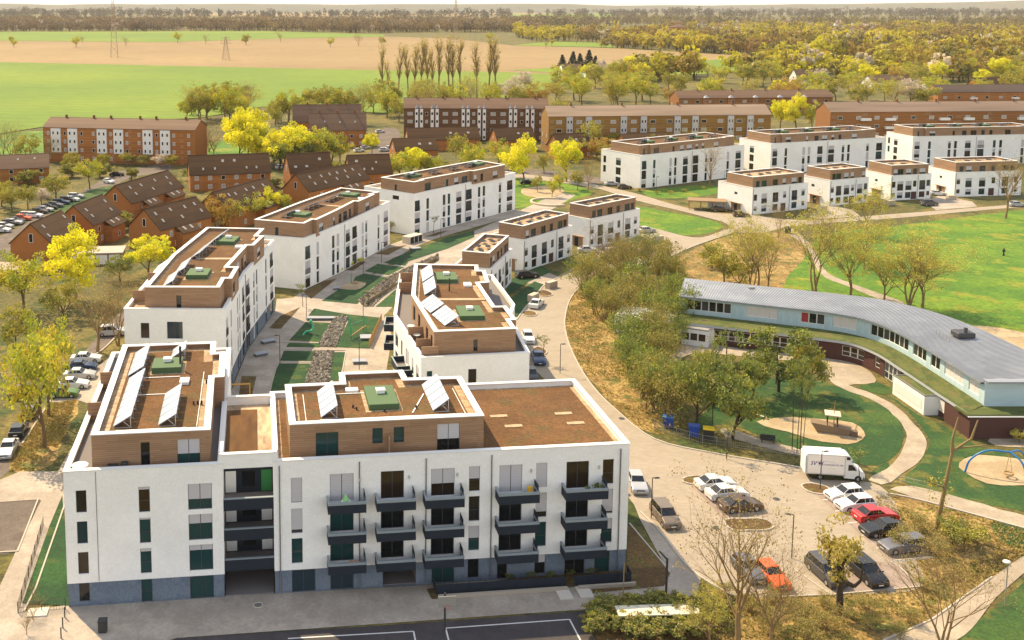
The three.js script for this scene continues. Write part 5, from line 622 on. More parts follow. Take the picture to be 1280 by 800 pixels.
brickBlock({ label: 'dark brown brick block with pairs of white window strips behind the dark roofed houses', P: [11.5, 425.3], Q: [70.5, 422.7], wd: 12, eave: 13.6, ridge: 17.2, rows: 4, brick: mat([0.36, 0.42, 0.62], 0.92, { map: T.brick }), cols: [2.5, 9.3, 17, 21, 28.6, 36.5, 40.6, 48.2, 56.4].map((x) => [x, x === 9.3 || x === 28.6 || x === 48.2 ? 1.1 : 2.1]), bays: [5.2, 7.2, 11.6, 13.6, 24.3, 26.3, 30.8, 32.9, 43.6, 45.6, 50.4, 52.6].map((x) => [x, 1.3, 0, 0]), gables: 1, chimneys: [5, 16, 23, 34, 42, 54] });
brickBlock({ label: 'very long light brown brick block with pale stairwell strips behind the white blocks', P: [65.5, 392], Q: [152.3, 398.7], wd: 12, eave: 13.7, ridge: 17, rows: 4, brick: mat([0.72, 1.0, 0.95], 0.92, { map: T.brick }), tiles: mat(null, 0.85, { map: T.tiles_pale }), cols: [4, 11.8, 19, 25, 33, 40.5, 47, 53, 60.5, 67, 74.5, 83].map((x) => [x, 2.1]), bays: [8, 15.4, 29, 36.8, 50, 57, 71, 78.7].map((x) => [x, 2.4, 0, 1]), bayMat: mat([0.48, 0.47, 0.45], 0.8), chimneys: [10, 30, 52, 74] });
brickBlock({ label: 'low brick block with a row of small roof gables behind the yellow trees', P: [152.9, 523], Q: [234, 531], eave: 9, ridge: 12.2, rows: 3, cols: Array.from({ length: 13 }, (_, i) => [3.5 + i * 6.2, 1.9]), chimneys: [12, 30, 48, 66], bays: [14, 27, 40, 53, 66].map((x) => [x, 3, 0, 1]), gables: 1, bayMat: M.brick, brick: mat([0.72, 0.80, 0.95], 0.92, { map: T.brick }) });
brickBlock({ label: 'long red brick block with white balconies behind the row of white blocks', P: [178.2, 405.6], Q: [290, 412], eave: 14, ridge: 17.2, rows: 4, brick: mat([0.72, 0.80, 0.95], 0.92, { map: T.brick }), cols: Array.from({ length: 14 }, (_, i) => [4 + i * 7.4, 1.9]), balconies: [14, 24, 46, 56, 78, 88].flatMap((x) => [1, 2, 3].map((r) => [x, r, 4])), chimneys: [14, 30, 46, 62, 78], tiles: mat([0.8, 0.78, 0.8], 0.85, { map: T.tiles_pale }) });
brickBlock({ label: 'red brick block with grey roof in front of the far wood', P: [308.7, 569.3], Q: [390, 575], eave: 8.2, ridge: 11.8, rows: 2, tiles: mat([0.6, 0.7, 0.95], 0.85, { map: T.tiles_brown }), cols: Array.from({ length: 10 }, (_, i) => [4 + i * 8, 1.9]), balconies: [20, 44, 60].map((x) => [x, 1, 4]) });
// small houses farther out
const fh = [['white farmhouse with dark roof beside the conifers', [146, 812], [162, 815], 6, 10, 'white'], ['white cottage at the edge of the pasture', [163, 806], [176, 808], 4, 8, 'white'], ['brown roofed farmhouse next to the pale gabled one', [182, 806], [196, 812], 5, 10, 'brick'], ['pale gabled house among the far shrubs', [200, 797], [212, 802], 5, 11, 'white'], ['grey roofed house at the pasture edge', [216, 815], [230, 817], 4, 8, 'brick'], ['low white shed on the far pasture', [222, 885], [230, 886], 3, 5, 'white'], ['white house half hidden in the yellow trees', [300, 740], [322, 744], 5, 10, 'white'], ['long pale roofed house among blossom trees', [330, 690], [362, 700], 5, 9, 'white'], ['brick house among the trees below the wood', [372, 640], [392, 646], 6, 11, 'brick'], ['white gabled house at the wood edge', [470, 640], [488, 648], 6, 11, 'white'], ['dark roofed house by the wood edge', [440, 655], [458, 660], 6, 10, 'brick']];
for (const [label, P, Q, eave, ridge, k] of fh) { const L = Math.hypot(Q[0] - P[0], Q[1] - P[1]); frontHouse({ label, P, Q, wd: 10, eave, ridge, group: 'scattered houses', brick: k === 'white' ? M.plaster : M.brick, tiles: k === 'white' ? M.tiles_brown : M.tiles, sideWins: grid(L, eave > 5 ? 2 : 1, 4, 1, 2.6), gableWins: [[0, eave * 0.8, 1, 1.4]] }); }
for (let i = 0; i < 26; i++) { const D = rr(1900, 3300), X = D * rr(0.28, 0.48), w = rr(14, 34), b = hash(i, 3) > 0.5; const g = merge([box(w, rr(8, 16), 14)]); const t = thing('village_house', b ? 'tiny white house in the far village beyond the wood' : 'tiny red brick house in the far village beyond the wood', 'house', [X, 0, -D], rr(-0.3, 0.3), b ? 'white far village houses' : 'brick far village houses'); part('wall', g, b ? M.plaster : M.brick, t); const r = new THREE.CylinderGeometry(0.01, 10.5, 6, 4, 1); r.rotateY(Math.PI / 4); r.scale(w / 14, 1, 1); part('roof', r, M.tiles_brown, t, [0, g.boundingBox ? 0 : (g.computeBoundingBox(), g.boundingBox.max.y + 2.99), 0]); }

// ---------------------------------------------------------------- trees, shrubs, hedges, woods
const leafMat = (c, tr = 0.35) => { const m = new THREE.MeshPhysicalMaterial({ roughness: 0.95, transmission: tr, thickness: 0, vertexColors: true, side: THREE.DoubleSide }); m.color.setRGB(...c); return m; };
function crownGeo(pts, n, size, cols, flatness = 0.0) {       // many small leaf faces around clump centres [x,y,z,r]
  const pos = [], nor = [], col = [], v = new THREE.Vector3(), a = new THREE.Vector3(), b = new THREE.Vector3(), nn = new THREE.Vector3();
  const each = Math.max(4, Math.round(n / pts.length));
  for (const [cx, cy, cz, r] of pts) {
    const base = pick(cols), k = rr(0.82, 1.18);
    for (let i = 0; i < each; i++) {
      do v.set(rr(-1, 1), rr(-1, 1), rr(-1, 1)); while (v.lengthSq() > 1); v.multiplyScalar(r / Math.pow(Math.max(v.length(), 0.05), 0.25)); v.y *= 0.8; v.x += cx; v.y += cy; v.z += cz;
      nn.set(rr(-1, 1), rr(-0.4, 1), rr(-1, 1)).normalize(); a.set(rr(-1, 1), rr(-1, 1), rr(-1, 1)).cross(nn).normalize(); b.copy(nn).cross(a);
      const s = size * rr(0.6, 1.3), s2 = s * rr(0.5, 0.9), P = [[-s, 0], [0, -s2], [s, 0], [0, s2]].map(([p, q]) => [v.x + a.x * p + b.x * q, v.y + a.y * p + b.y * q, v.z + a.z * p + b.z * q]);
      const kk = k * rr(0.85, 1.15); for (const t of [0, 1, 2, 0, 2, 3]) { pos.push(...P[t]); nor.push(nn.x, nn.y, nn.z); col.push(base[0] * kk, base[1] * kk, base[2] * kk); }
    }
  }
  const g = new THREE.BufferGeometry(); g.setAttribute('position', new THREE.Float32BufferAttribute(pos, 3)); g.setAttribute('normal', new THREE.Float32BufferAttribute(nor, 3)); g.setAttribute('color', new THREE.Float32BufferAttribute(col, 3)); return g;
}
// limbs: recursive, tapered; returns { geo, tips }
function limbs(o) {
  const list = [], tips = [];
  const grow = (p, d, len, r, lev) => {
    const seg = lev === 0 ? 4 : 3; let q = p.clone(), dir = d.clone(); const r1 = r * (lev === o.levels ? 0.35 : 0.62), nodes = [];
    for (let s = 0; s < seg; s++) {
      const e = q.clone().addScaledVector(dir, len / seg), ra = r + (r1 - r) * s / seg, rb = r + (r1 - r) * (s + 1) / seg;
      list.push(bar(q.toArray(), e.toArray(), ra, rb, lev < 1 ? 7 : lev < 3 ? 4 : 3)); nodes.push([e.clone(), dir.clone(), rb]); q = e;
      dir.add(new THREE.Vector3(rr(-1, 1), rr(-0.5, 0.9) * o.up, rr(-1, 1)).multiplyScalar(o.wander)).normalize();
    }
    if (lev >= o.levels) { tips.push(q.clone()); return; }
    const n = o.kids[lev];
    for (let k = 0; k < n; k++) {
      const nd = nodes[lev === 0 ? (k < 2 ? seg - 1 : 1 + Math.floor(rnd() * (seg - 1))) : Math.min(seg - 1, Math.floor(rr(0.4, seg)))], az = k / n * 6.283 + rr(-0.7, 0.7) + lev;
      const side = new THREE.Vector3(Math.cos(az), 0, Math.sin(az)), ax = nd[1]; side.addScaledVector(ax, -side.dot(ax)).normalize();
      const sp = o.spread[lev] * rr(0.7, 1.25), nd2 = ax.clone().multiplyScalar(Math.cos(sp)).addScaledVector(side, Math.sin(sp)).add(new THREE.Vector3(0, o.lift, 0)).normalize();
      grow(nd[0], nd2, len * o.ratio[lev] * rr(0.75, 1.2), nd[2] * o.thin, lev + 1);
    }
  };
  for (const s of o.stems || [[0, 0, 0, 0]]) grow(new THREE.Vector3(s[0], -0.1, s[1]), new THREE.Vector3(s[2], 1, s[3]).normalize(), o.trunk, o.r, 0);
  return { geo: merge(list), tips };
}
const PAL = { spring: [[0.46, 0.48, 0.02], [0.62, 0.56, 0.025], [0.34, 0.38, 0.02], [0.64, 0.50, 0.04]], yellow: [[0.80, 0.74, 0.010], [0.88, 0.80, 0.015], [0.68, 0.68, 0.012]], olive: [[0.38, 0.34, 0.03], [0.48, 0.40, 0.038], [0.28, 0.29, 0.024]], hedge: [[0.26, 0.27, 0.03], [0.38, 0.36, 0.04], [0.17, 0.20, 0.022], [0.34, 0.26, 0.05]], green: [[0.14, 0.19, 0.020], [0.22, 0.26, 0.028], [0.30, 0.30, 0.03]], blossom: [[0.72, 0.62, 0.50], [0.62, 0.50, 0.36], [0.66, 0.58, 0.42]], orange: [[0.46, 0.27, 0.03], [0.52, 0.34, 0.04], [0.40, 0.30, 0.03]], haze: [[0.55, 0.47, 0.05], [0.46, 0.44, 0.045], [0.60, 0.47, 0.07], [0.38, 0.36, 0.035]], bud: [[0.42, 0.33, 0.08], [0.36, 0.25, 0.08]] };
const LM = leafMat([0.9, 0.9, 0.9], 0.4);
const PROTO = {};
function proto(kind, v) {
  const key = kind + v; if (PROTO[key]) return PROTO[key];
  const leafy = PAL[kind], t = new THREE.Group();
  const mk = (n, g, m) => { const q = shade(new THREE.Mesh(g, m)); q.name = n; t.add(q); };
  if (leafy && kind !== 'bud') {
    const lb = limbs({ trunk: 3.4, r: 0.24, levels: 3, kids: [5, 3, 3], spread: [0.75, 0.6, 0.6], ratio: [0.85, 0.7, 0.65], thin: 0.62, wander: 0.16, up: 1, lift: 0.12 });
    mk('trunk', lb.geo, kind === 'green' ? M.bark_dark : M.bark);
    const pts = lb.tips.map((p) => [p.x, Math.max(2.2, p.y), p.z, rr(0.75, 1.25)]);
    for (let i = 0; i < 22; i++) { const a = rr(0, 6.28), h = rr(-1, 1), q = Math.sqrt(1 - h * h) * rr(0.75, 1.0); pts.push([Math.cos(a) * q * 3.5, 6.6 + h * 3.1 * rr(0.8, 1), Math.sin(a) * q * 3.5, rr(0.6, 1.15)]); }
    const dense = kind === 'yellow' ? 3600 : kind === 'olive' || kind === 'orange' ? 2000 : kind === 'spring' ? 1700 : 2600;
    mk('crown', crownGeo(pts, Math.round(dense * 1.5), 0.195, leafy), LM);
  } else if (kind === 'bare' || kind === 'bareolive') {
    const st = v === 0 ? [[0, 0, 0, 0]] : v === 1 ? [[0, 0, 0.12, 0], [0.2, 0.1, -0.25, 0.1], [0.1, -0.2, 0.05, -0.3]] : [[0, 0, 0.05, 0.05]];
    const lb = limbs({ stems: st, trunk: v === 1 ? 4.0 : 3.2, r: v === 1 ? 0.13 : 0.19, levels: 4, kids: v === 1 ? [5, 4, 4, 3] : [7, 5, 4, 3], spread: [0.62, 0.6, 0.65, 0.65], ratio: [0.98, 0.7, 0.66, 0.62], thin: 0.58, wander: 0.14, up: 1.3, lift: 0.16 });
    mk('trunk', lb.geo, M.bark_pale); const pts = lb.tips.map((p) => [p.x, p.y, p.z, 0.45]);
    mk('buds', crownGeo(pts.filter((p, i) => i % 2 === 0), kind === 'bare' ? 1800 : 4200, kind === 'bare' ? 0.06 : 0.085, kind === 'bare' ? PAL.bud : PAL.haze), LM);
  } else if (kind === 'poplar') {
    const lb = limbs({ trunk: 8.5, r: 0.2, levels: 2, kids: [34, 5], spread: [0.34, 0.35], ratio: [0.3, 0.5], thin: 0.4, wander: 0.06, up: 1, lift: 0.3 });
    mk('trunk', lb.geo, M.bark_pale); mk('buds', crownGeo(lb.tips.map((p) => [p.x, p.y, p.z, 0.35]), 420, 0.11, [[0.50, 0.36, 0.07], [0.56, 0.44, 0.08]]), LM);
  } else if (kind === 'thin') {
    const lb = limbs({ trunk: 8.5, r: 0.1, levels: 2, kids: [9, 3], spread: [0.7, 0.5], ratio: [0.2, 0.6], thin: 0.45, wander: 0.05, up: 1, lift: 0.2 });
    mk('trunk', lb.geo, M.bark_dark); mk('crown', crownGeo(lb.tips.map((p) => [p.x, p.y, p.z, 0.5]), 500, 0.13, PAL.green), LM);
  } else if (kind === 'lopped') {
    mk('trunk', merge([bar([0, -0.1, 0], [0.5, 4.2, 0.1], 0.2, 0.16, 8), bar([0.5, 4.2, 0.1], [0.9, 7.0, 0], 0.16, 0.12, 8), bar([0.9, 7.0, 0], [0.8, 8.2, 0.1], 0.17, 0.1, 7), bar([0.8, 8.2, 0.1], [1.2, 10, 0], 0.1, 0.05, 6), bar([0.9, 7.0, 0], [2.3, 8.2, 0.2], 0.13, 0.1, 7), bar([2.3, 8.2, 0.2], [2.8, 9.8, 0.1], 0.1, 0.05, 6), bar([1.2, 7.25, 0], [3.2, 7.7, 0.4], 0.08, 0.06, 6), bar([3.2, 7.7, 0.4], [4.6, 7.6, 0.3], 0.06, 0.025, 5), bar([0.45, 3.8, 0], [-0.8, 4.3, 0.2], 0.1, 0.05, 6), bar([-0.8, 4.3, 0.2], [-1.4, 4.9, 0.3], 0.05, 0.02, 5)]), mat([0.24, 0.17, 0.07], 0.95));
    mk('foliage', crownGeo([[0.2, 3.6, 0, 1.2], [0.6, 5, 0, 1], [-0.9, 4.4, 0.2, 0.6], [0, 2, 0, 1.2]], 260, 0.1, PAL.olive), LM);
  } else if (kind === 'pollard') {
    const lb = limbs({ trunk: 5.0, r: 0.46, levels: 3, kids: [7, 4, 3], spread: [0.95, 0.6, 0.6], ratio: [0.42, 0.6, 0.6], thin: 0.55, wander: 0.2, up: 1, lift: 0.3 });
    mk('trunk', merge([lb.geo, bar([0.25, 3.1, 0], [1.5, 2.6, 0.1], 0.26, 0.2, 7), bar([1.5, 2.6, 0.1], [2.2, 3.2, 0.2], 0.2, 0.16, 7), bar([2.2, 3.2, 0.2], [2.4, 4.6, 0.1], 0.16, 0.07, 6), bar([-0.2, 3.4, 0], [-1.8, 5.2, 0], 0.2, 0.12, 6)]), M.bark_dark);
    mk('crown', crownGeo([...lb.tips.map((p) => [p.x, p.y, p.z, 0.75]), ...Array.from({ length: 16 }, () => [rr(-1.8, 1.6), rr(5, 9), rr(-1.5, 1.5), 0.7])], 1900, 0.17, [[0.55, 0.42, 0.07], [0.45, 0.38, 0.05], [0.62, 0.50, 0.12]]), LM);
  } else if (kind === 'conifer') {
    mk('trunk', bar([0, -0.1, 0], [0, 9, 0], 0.2, 0.04, 6), M.bark_dark); const pts = []; for (let i = 0; i < 60; i++) { const y = 0.8 + 9 * i / 60, r = (10 - y) * 0.28, a = i * 2.4; pts.push([Math.cos(a) * r * 0.7, y, Math.sin(a) * r * 0.7, r * 0.45 + 0.25]); } mk('crown', crownGeo(pts, 1500, 0.25, [[0.018, 0.03, 0.014], [0.03, 0.042, 0.018]]), LM);
  } else if (kind === 'shrub' || kind === 'shrubgreen' || kind === 'lowbush' || kind === 'dryweed') {
    const st = Array.from({ length: 6 }, (_, i) => [rr(-0.8, 0.8), rr(-0.8, 0.8), rr(-0.45, 0.45), rr(-0.45, 0.45)]);
    const lb = limbs({ stems: st, trunk: 4.0, r: 0.1, levels: 3, kids: [4, 3, 3], spread: [0.55, 0.55, 0.6], ratio: [0.75, 0.65, 0.6], thin: 0.6, wander: 0.16, up: 1.2, lift: 0.15 });
    mk('stems', lb.geo, M.bark); mk('foliage', crownGeo([...lb.tips.map((p) => [p.x, p.y, p.z, 0.9]), ...Array.from({ length: 20 }, () => [rr(-3, 3), rr(1, 6), rr(-3, 3), 0.9])], kind === 'shrub' ? 2400 : kind === 'dryweed' ? 1500 : 3000, kind === 'lowbush' ? 0.42 : kind === 'dryweed' ? 0.25 : 0.17, kind === 'shrub' ? [[0.32, 0.26, 0.045], [0.40, 0.29, 0.05], [0.24, 0.25, 0.03], [0.36, 0.31, 0.04]] : kind === 'lowbush' ? PAL.hedge : kind === 'dryweed' ? [[0.42, 0.30, 0.08], [0.36, 0.30, 0.05], [0.30, 0.28, 0.05]] : [[0.15, 0.21, 0.02], [0.24, 0.29, 0.025], [0.34, 0.34, 0.03]]), LM);
  }
  return (PROTO[key] = t);
}
const HGT = { poplar: 11.2, thin: 10.6, bare: 9.8, bareolive: 9.8, lopped: 10, pollard: 8.6, shrub: 8.4, shrubgreen: 8.4, lowbush: 7.2, dryweed: 7.6, conifer: 10.2 };
function plant(kind, X, D, h, sw, name, label, category, group) {
  const v = kind === 'bare' || kind === 'bareolive' ? Math.floor(rnd() * 3) : ['poplar', 'shrub', 'shrubgreen', 'spring', 'olive', 'green', 'yellow'].includes(kind) ? Math.floor(rnd() * 2.99) : 0;
  const g = proto(kind, v), c = g.clone(); c.name = numbered(name); const s = h / (HGT[kind] || 10);
  c.position.set(X, 0, -D); c.rotation.y = kind === 'pollard' || kind === 'lopped' ? 0 : rr(0, 6.28); c.scale.set(s * sw * rr(0.92, 1.08), s, s * sw * rr(0.92, 1.08)); c.userData = { label, category, group }; scene.add(c); return c;
}
const WHERE = (X, D) => D < 100 ? 'at the dry verge of the car park' : D < 145 && X < 0 ? 'beside the left kerbside cars' : D < 150 && X > 30 ? 'in the school playground' : D < 215 && X < -20 ? 'beside the left road' : D < 215 && X < 65 ? 'beside the curved street' : D < 250 && X > 60 ? 'between the school and the meadow' : D < 300 && X < 10 ? 'between the brick terraces' : D < 290 && X < 90 ? 'around the small round playground' : D < 330 && X > 70 ? 'along the lane of the white row houses' : D < 340 && X < -30 ? 'beside the row of parked cars' : D < 420 && X < 0 ? 'below the long orange brick block' : D < 400 ? 'behind the garden end block' : D < 560 && X > 120 ? 'in front of the red brick blocks' : 'at the edge of the green field';
const ADJ = { spring: 'yellow green tree in young leaf', yellow: 'bright yellow tree in full spring leaf', olive: 'olive brown tree just coming into leaf', green: 'darker green leafy tree', bare: 'bare tree with fine brown twigs', bareolive: 'nearly bare tree with olive buds', poplar: 'tall narrow bare poplar', thin: 'slender dark stemmed tree', pollard: 'stout pollarded tree with sparse golden leaves', lopped: 'tall lopped tree with a few bare branches', blossom: 'pale blossoming tree', orange: 'orange tinted small tree' };
const treeSets = {};
for (const q of DATA.trees) (treeSets[ADJ[q[3]] + ' ' + WHERE(q[0], q[1])] ||= []).push(q);
for (const [lab, set] of Object.entries(treeSets)) {                // tell the members of a set apart by size where their sizes differ
  const hs = set.map((q) => q[2]).sort((a, b) => b - a), n = hs.length;
  for (const [X, D, h, kind, sw] of set) { const w = n < 2 ? '' : h === hs[0] && hs[0] > hs[1] * 1.04 ? (n > 2 ? 'tallest ' : 'taller ') : h === hs[n - 1] && hs[n - 1] < hs[n - 2] * 0.96 ? (n > 2 ? 'lowest ' : 'lower ') : n > 2 ? 'middle sized ' : ''; plant(kind, X, D, h, sw, kind === 'poplar' ? 'poplar_tree' : 'tree', w + lab, 'tree', lab); }
}
for (const [X, D, h] of DATA.thicket) { const k = hash(Math.round(X * 10), Math.round(D * 10)) > 0.62 ? 'shrubgreen' : 'shrub', lab = (h > 6 ? 'tall ' : h < 4.6 ? 'low ' : '') + (k === 'shrub' ? 'brownish tangled shrub in the thicket beside the curved street' : 'greener shrub in the thicket beside the curved street'); plant(k, X, D, h, 0.95, 'shrub', lab, 'shrub', lab); }
// hedges and low planting in the foreground
function bushes(list, kind, label, name = 'bush') { for (const [X, D, h, w] of list) plant(kind, X, D, h, w, name, label, 'bush', label); }
bushes([[22, 88.5, 1.5, 1.3], [24, 88.8, 1.4, 1.4], [26, 89.2, 1.6, 1.2], [20.5, 87.8, 1.6, 1.3], [28, 88.2, 1.7, 1.3], [30, 87.4, 1.8, 1.3], [25, 86.6, 1.5, 1.3], [22, 86.2, 1.5, 1.3], [28.5, 85.8, 1.5, 1.3], [31.5, 89, 1.3, 1.2], [19.5, 86, 1.5, 1.2], [23, 85.2, 1.6, 1.4], [26.5, 85.2, 1.6, 1.4], [21, 89.6, 1.1, 1.4], [23.4, 90, 1.0, 1.4], [25.6, 90.4, 1.0, 1.4], [27.8, 90.2, 1.0, 1.3]].map(([x, d, h, w]) => [x, d, h * 0.72, w * 1.25]), 'lowbush', 'light green garden bush around the white pergola by the pavement');
bushes([[34, 89, 1.4, 1.3], [36.5, 90.5, 1.2, 1.4], [38.5, 88, 1.5, 1.3], [33, 91.5, 1.1, 1.3], [41.5, 90, 1.0, 1.5], [45, 89.2, 1.1, 1.4], [36, 86.5, 1.5, 1.3], [40, 86, 1.4, 1.3], [44, 86.3, 1.3, 1.3], [48, 87, 1.2, 1.3], [35, 88, 1.3, 1.3], [38, 89.6, 1.0, 1.4], [42, 87.8, 1.2, 1.4], [34.4, 85.4, 1.5, 1.3], [37.6, 84.8, 1.5, 1.3], [46, 85, 1.2, 1.3]], 'dryweed', 'low dry bush under the bare trees at the car park verge');
bushes([[52, 92.5, 1.0, 1.4], [56, 99, 1.6, 1.5], [58.5, 100.5, 1.4, 1.5], [55, 102.5, 1.2, 1.5], [60, 103, 1.0, 1.5], [54, 100.6, 1.6, 1.5], [57, 103.4, 1.6, 1.5], [62, 101, 1.2, 1.4]], 'dryweed', 'olive bush on the bank beside the footpath');
bushes([[-31, 88, 2.2, 0.9], [-32, 91, 1.6, 1.0], [-30.8, 85.6, 2.4, 0.9]], 'bare', 'twiggy bare bush at the corner of the pavement');
bushes([[-5.5, 216.5, 1.3, 1.6], [-3.2, 219, 1.3, 1.5], [-7.5, 212, 1.1, 1.5]], 'yellow', 'yellow flowering bush at the foot of the bent white block');
bushes([[83, 302, 1.2, 2], [87, 303, 1.1, 2], [79, 307, 1.2, 2], [92, 306, 1, 2], [99, 311, 1, 2]], 'olive', 'brown shrub at the foot of the white block by the carport');
bushes([[83.5, 128.5, 2.6, 1.2], [81.5, 126, 2.0, 1.4], [85, 125, 2.0, 1.3]], 'olive', 'olive shrub at the corner of the maroon school wing');
bushes([[12.9, 95.8, 0.7, 1.8], [15, 96.1, 0.7, 1.8], [17, 96.3, 0.7, 1.8], [19, 96.6, 0.7, 1.8], [21, 96.8, 0.7, 1.8]].map(([x, d, h, w]) => [x, d - 1.2, h, w]), 'green', 'low green hedge plant behind the dark garden fence');
for (const [X, D] of [[-13.5, 186.5], [-1.5, 232], [14, 248.5], [41.8, 205], [26, 155.5], [42.9, 121.5], [55.8, 114.3]]) plant('thin', X, D, 4.2, 1.6, 'sapling', 'young staked street tree with a few pale leaves', 'tree', 'young staked street tree');
plant('conifer', 150, 838, 17, 1.4, 'conifer_tree', 'dark conifer in the group on the tan field', 'tree', 'conifers'); for (const [x, d, h] of [[158, 835, 20], [165, 842, 18], [171, 836, 21], [177, 840, 16], [182, 832, 13]]) plant('conifer', x, d, h, 1.3, 'conifer_tree', 'dark conifer in the group on the tan field', 'tree', 'conifers');
const FIELD = (x, y) => ['ploughed_field', 'pasture', 'green_field'].some((f) => { const sh = DATA.far[f]; let c = false; for (let i = 0, j = sh.length - 1; i < sh.length; j = i++) if ((sh[i][1] > y) !== (sh[j][1] > y) && x < (sh[j][0] - sh[i][0]) * (y - sh[i][1]) / (sh[j][1] - sh[i][1]) + sh[i][0]) c = !c; return c; });
// trees one can still tell apart along the field edge and behind the blocks
for (let i = 0; i < 64; i++) { const f = rnd(), X = -95 + 200 * f, D = 468 + rr(0, 95) + 70 * Math.max(0, f - 0.5), k = pick(['bare', 'bareolive', 'olive', 'olive', 'olive', 'spring']), h = rr(10, 19), lab = (h > 16 ? 'tall ' : h < 12.5 ? 'low ' : '') + ADJ[k] + ' in the belt before the green field'; plant(k, X, D, h, rr(0.8, 1.15), 'tree', lab, 'tree', lab); }
for (let i = 0; i < 130; i++) { const D = 548 + 260 * Math.pow(rnd(), 1.4), X = D * rr(0.11, 0.64), k = pick(['spring', 'yellow', 'spring', 'olive', 'olive', 'olive', 'bareolive', 'orange', 'spring', 'spring', 'blossom']); if (D < 600 && X > 150 && X < 240 && D < 555) continue; if (X > 300 && D < 592 || FIELD(X, D)) continue; const h = rr(10, 19), lab = (h > 16 ? 'tall ' : h < 12.5 ? 'low ' : '') + ADJ[k] + ' in the suburb behind the brick blocks'; plant(k, X, D, h, rr(0.9, 1.3), 'tree', lab, 'tree', lab); }
for (let i = 0; i < 26; i++) { const X = rr(66, 150), D = rr(356, 384), k = pick(['olive', 'spring', 'orange', 'bareolive']), lab = ADJ[k] + ' before the very long brick block'; plant(k, X, D, rr(4, 10), rr(0.9, 1.3), 'tree', lab, 'tree', lab); }
for (let i = 0; i < 22; i++) { const D = rr(1350, 1650), X = -620 + 1150 * (i + rr(0, 0.7)) / 22, k = pick(['bare', 'bare', 'olive', 'spring']), lab = ADJ[k] + ' along the far field path'; plant(k, X, D, rr(9, 18), 1, 'tree', lab, 'tree', lab); }
// garden shrubs and hedges between the brick terraces
const taken = [[-72, 222, 9], [-68, 242, 9], [-62.5, 274, 15], [-48, 238, 10], [-35, 263, 13], [-14, 290, 15], [-44, 313, 13], [-19, 318, 8], [-1, 315, 8], [-60.5, 221, 8], [-78, 207, 8], [-28, 163, 24], [-14, 218, 22]];
for (let i = 0, n = 0; i < 900 && n < 90; i++) { const D = rr(208, 345), X = D * rr(-0.40, 0.02), ang = X / D; if (taken.some(([x, d, r]) => (x - X) ** 2 + (d - D) ** 2 < r * r) || DATA.asphalt.some((sh) => { let c = false; for (let a = 0, b = sh.length - 1; a < sh.length; b = a++) if ((sh[a][1] > D) !== (sh[b][1] > D) && X < (sh[b][0] - sh[a][0]) * (D - sh[a][1]) / (sh[b][1] - sh[a][1]) + sh[a][0]) c = !c; return c; })) continue; n++; const k = pick(['shrub', 'shrubgreen', 'dryweed', 'lowbush']), lab = { shrub: 'brown garden shrub between the brick terraces', shrubgreen: 'dark green garden shrub between the brick terraces', dryweed: 'straw coloured garden shrub between the brick terraces', lowbush: 'light green garden shrub between the brick terraces' }[k]; plant(k, X, D, rr(1.2, 3.4), rr(0.9, 1.5), 'shrub', lab, 'shrub', lab); }
// woods: a mass of crowns, drawn as instances of small crown meshes
function woodCrown(cols, bareish) { const pts = []; for (let i = 0; i < 16; i++) { const a = rr(0, 6.28), h = rr(-1, 1), q = Math.sqrt(1 - h * h); pts.push([Math.cos(a) * q * 2.4, 6.2 + h * 3.2, Math.sin(a) * q * 2.4, rr(0.8, 1.4)]); } const g = crownGeo(pts, bareish ? 130 : 190, bareish ? 0.55 : 0.7, cols); const tr = bar([0, 0, 0], [0, 7, 0], 0.2, 0.08, 4).toNonIndexed(), n = tr.attributes.position.count; tr.deleteAttribute('uv'); tr.setAttribute('color', new THREE.Float32BufferAttribute(Array.from({ length: n * 3 }, (_, i) => [0.12, 0.08, 0.05][i % 3]), 3)); return mergeGeometries([g, tr]); }
const inFields = (x, y) => ['ploughed_field', 'pasture', 'grass_strip', 'green_field', 'far_meadow', 'far_green', 'pale_field'].some((f) => { const sh = DATA.far[f]; let c = false; for (let i = 0, j = sh.length - 1; i < sh.length; j = i++) if ((sh[i][1] > y) !== (sh[j][1] > y) && x < (sh[j][0] - sh[i][0]) * (y - sh[i][1]) / (sh[j][1] - sh[i][1]) + sh[i][0]) c = !c; return c; });
function wood(name, label, n, at, hMin, hMax, pal, o = {}) {       // pal: [brown, yellow, dark] tints mixed in patches
  const im = new THREE.InstancedMesh(woodCrown([[1, 1, 1], [0.85, 0.85, 0.85]], o.thin), LM, n), q = new THREE.Object3D(), c = new THREE.Color(); let k = 0;
  for (let i = 0; i < n * 8 && k < n; i++) {
    const p = at(); if (inFields(p[0], p[1])) continue; const fx = p[0] / (o.patch || 160) + 90, fd = p[1] / (o.patch || 160) / 2.2 + 40; if (fbm(fx, fd, 4096, 3) < (o.gap ?? 0.36) || o.edge && p[1] < o.edge[0] + o.edge[1] * fbm(p[0] / 330 + 7, 3.3, 4096, 3)) continue;
    const a = fbm(fx * 1.7 + 9, fd * 1.7 + 33, 4096, 3), s = rr(hMin, hMax) / 10 * (0.75 + 0.5 * a); q.position.set(p[0], 0, -p[1]); q.rotation.set(0, rr(0, 6.28), 0); q.scale.set(s * rr(0.7, 1.5), s * rr(0.8, 1.25), s * rr(0.7, 1.5)); q.updateMatrix(); im.setMatrixAt(k, q.matrix);
    let t = lerp3(pal[0], pal[1], smooth(0.42, 0.62, a + rr(-0.16, 0.16))); if (rnd() < 0.22) t = pal[2]; if (pal[3] && rnd() < 0.04) t = pal[3]; t = mul3(t, rr(0.75, 1.25)); c.setRGB(...t); im.setColorAt(k, c); k++;
  }
  im.count = k; im.name = numbered(name); im.userData = { kind: 'stuff', label, category: 'wood' }; shade(im); scene.add(im);
}
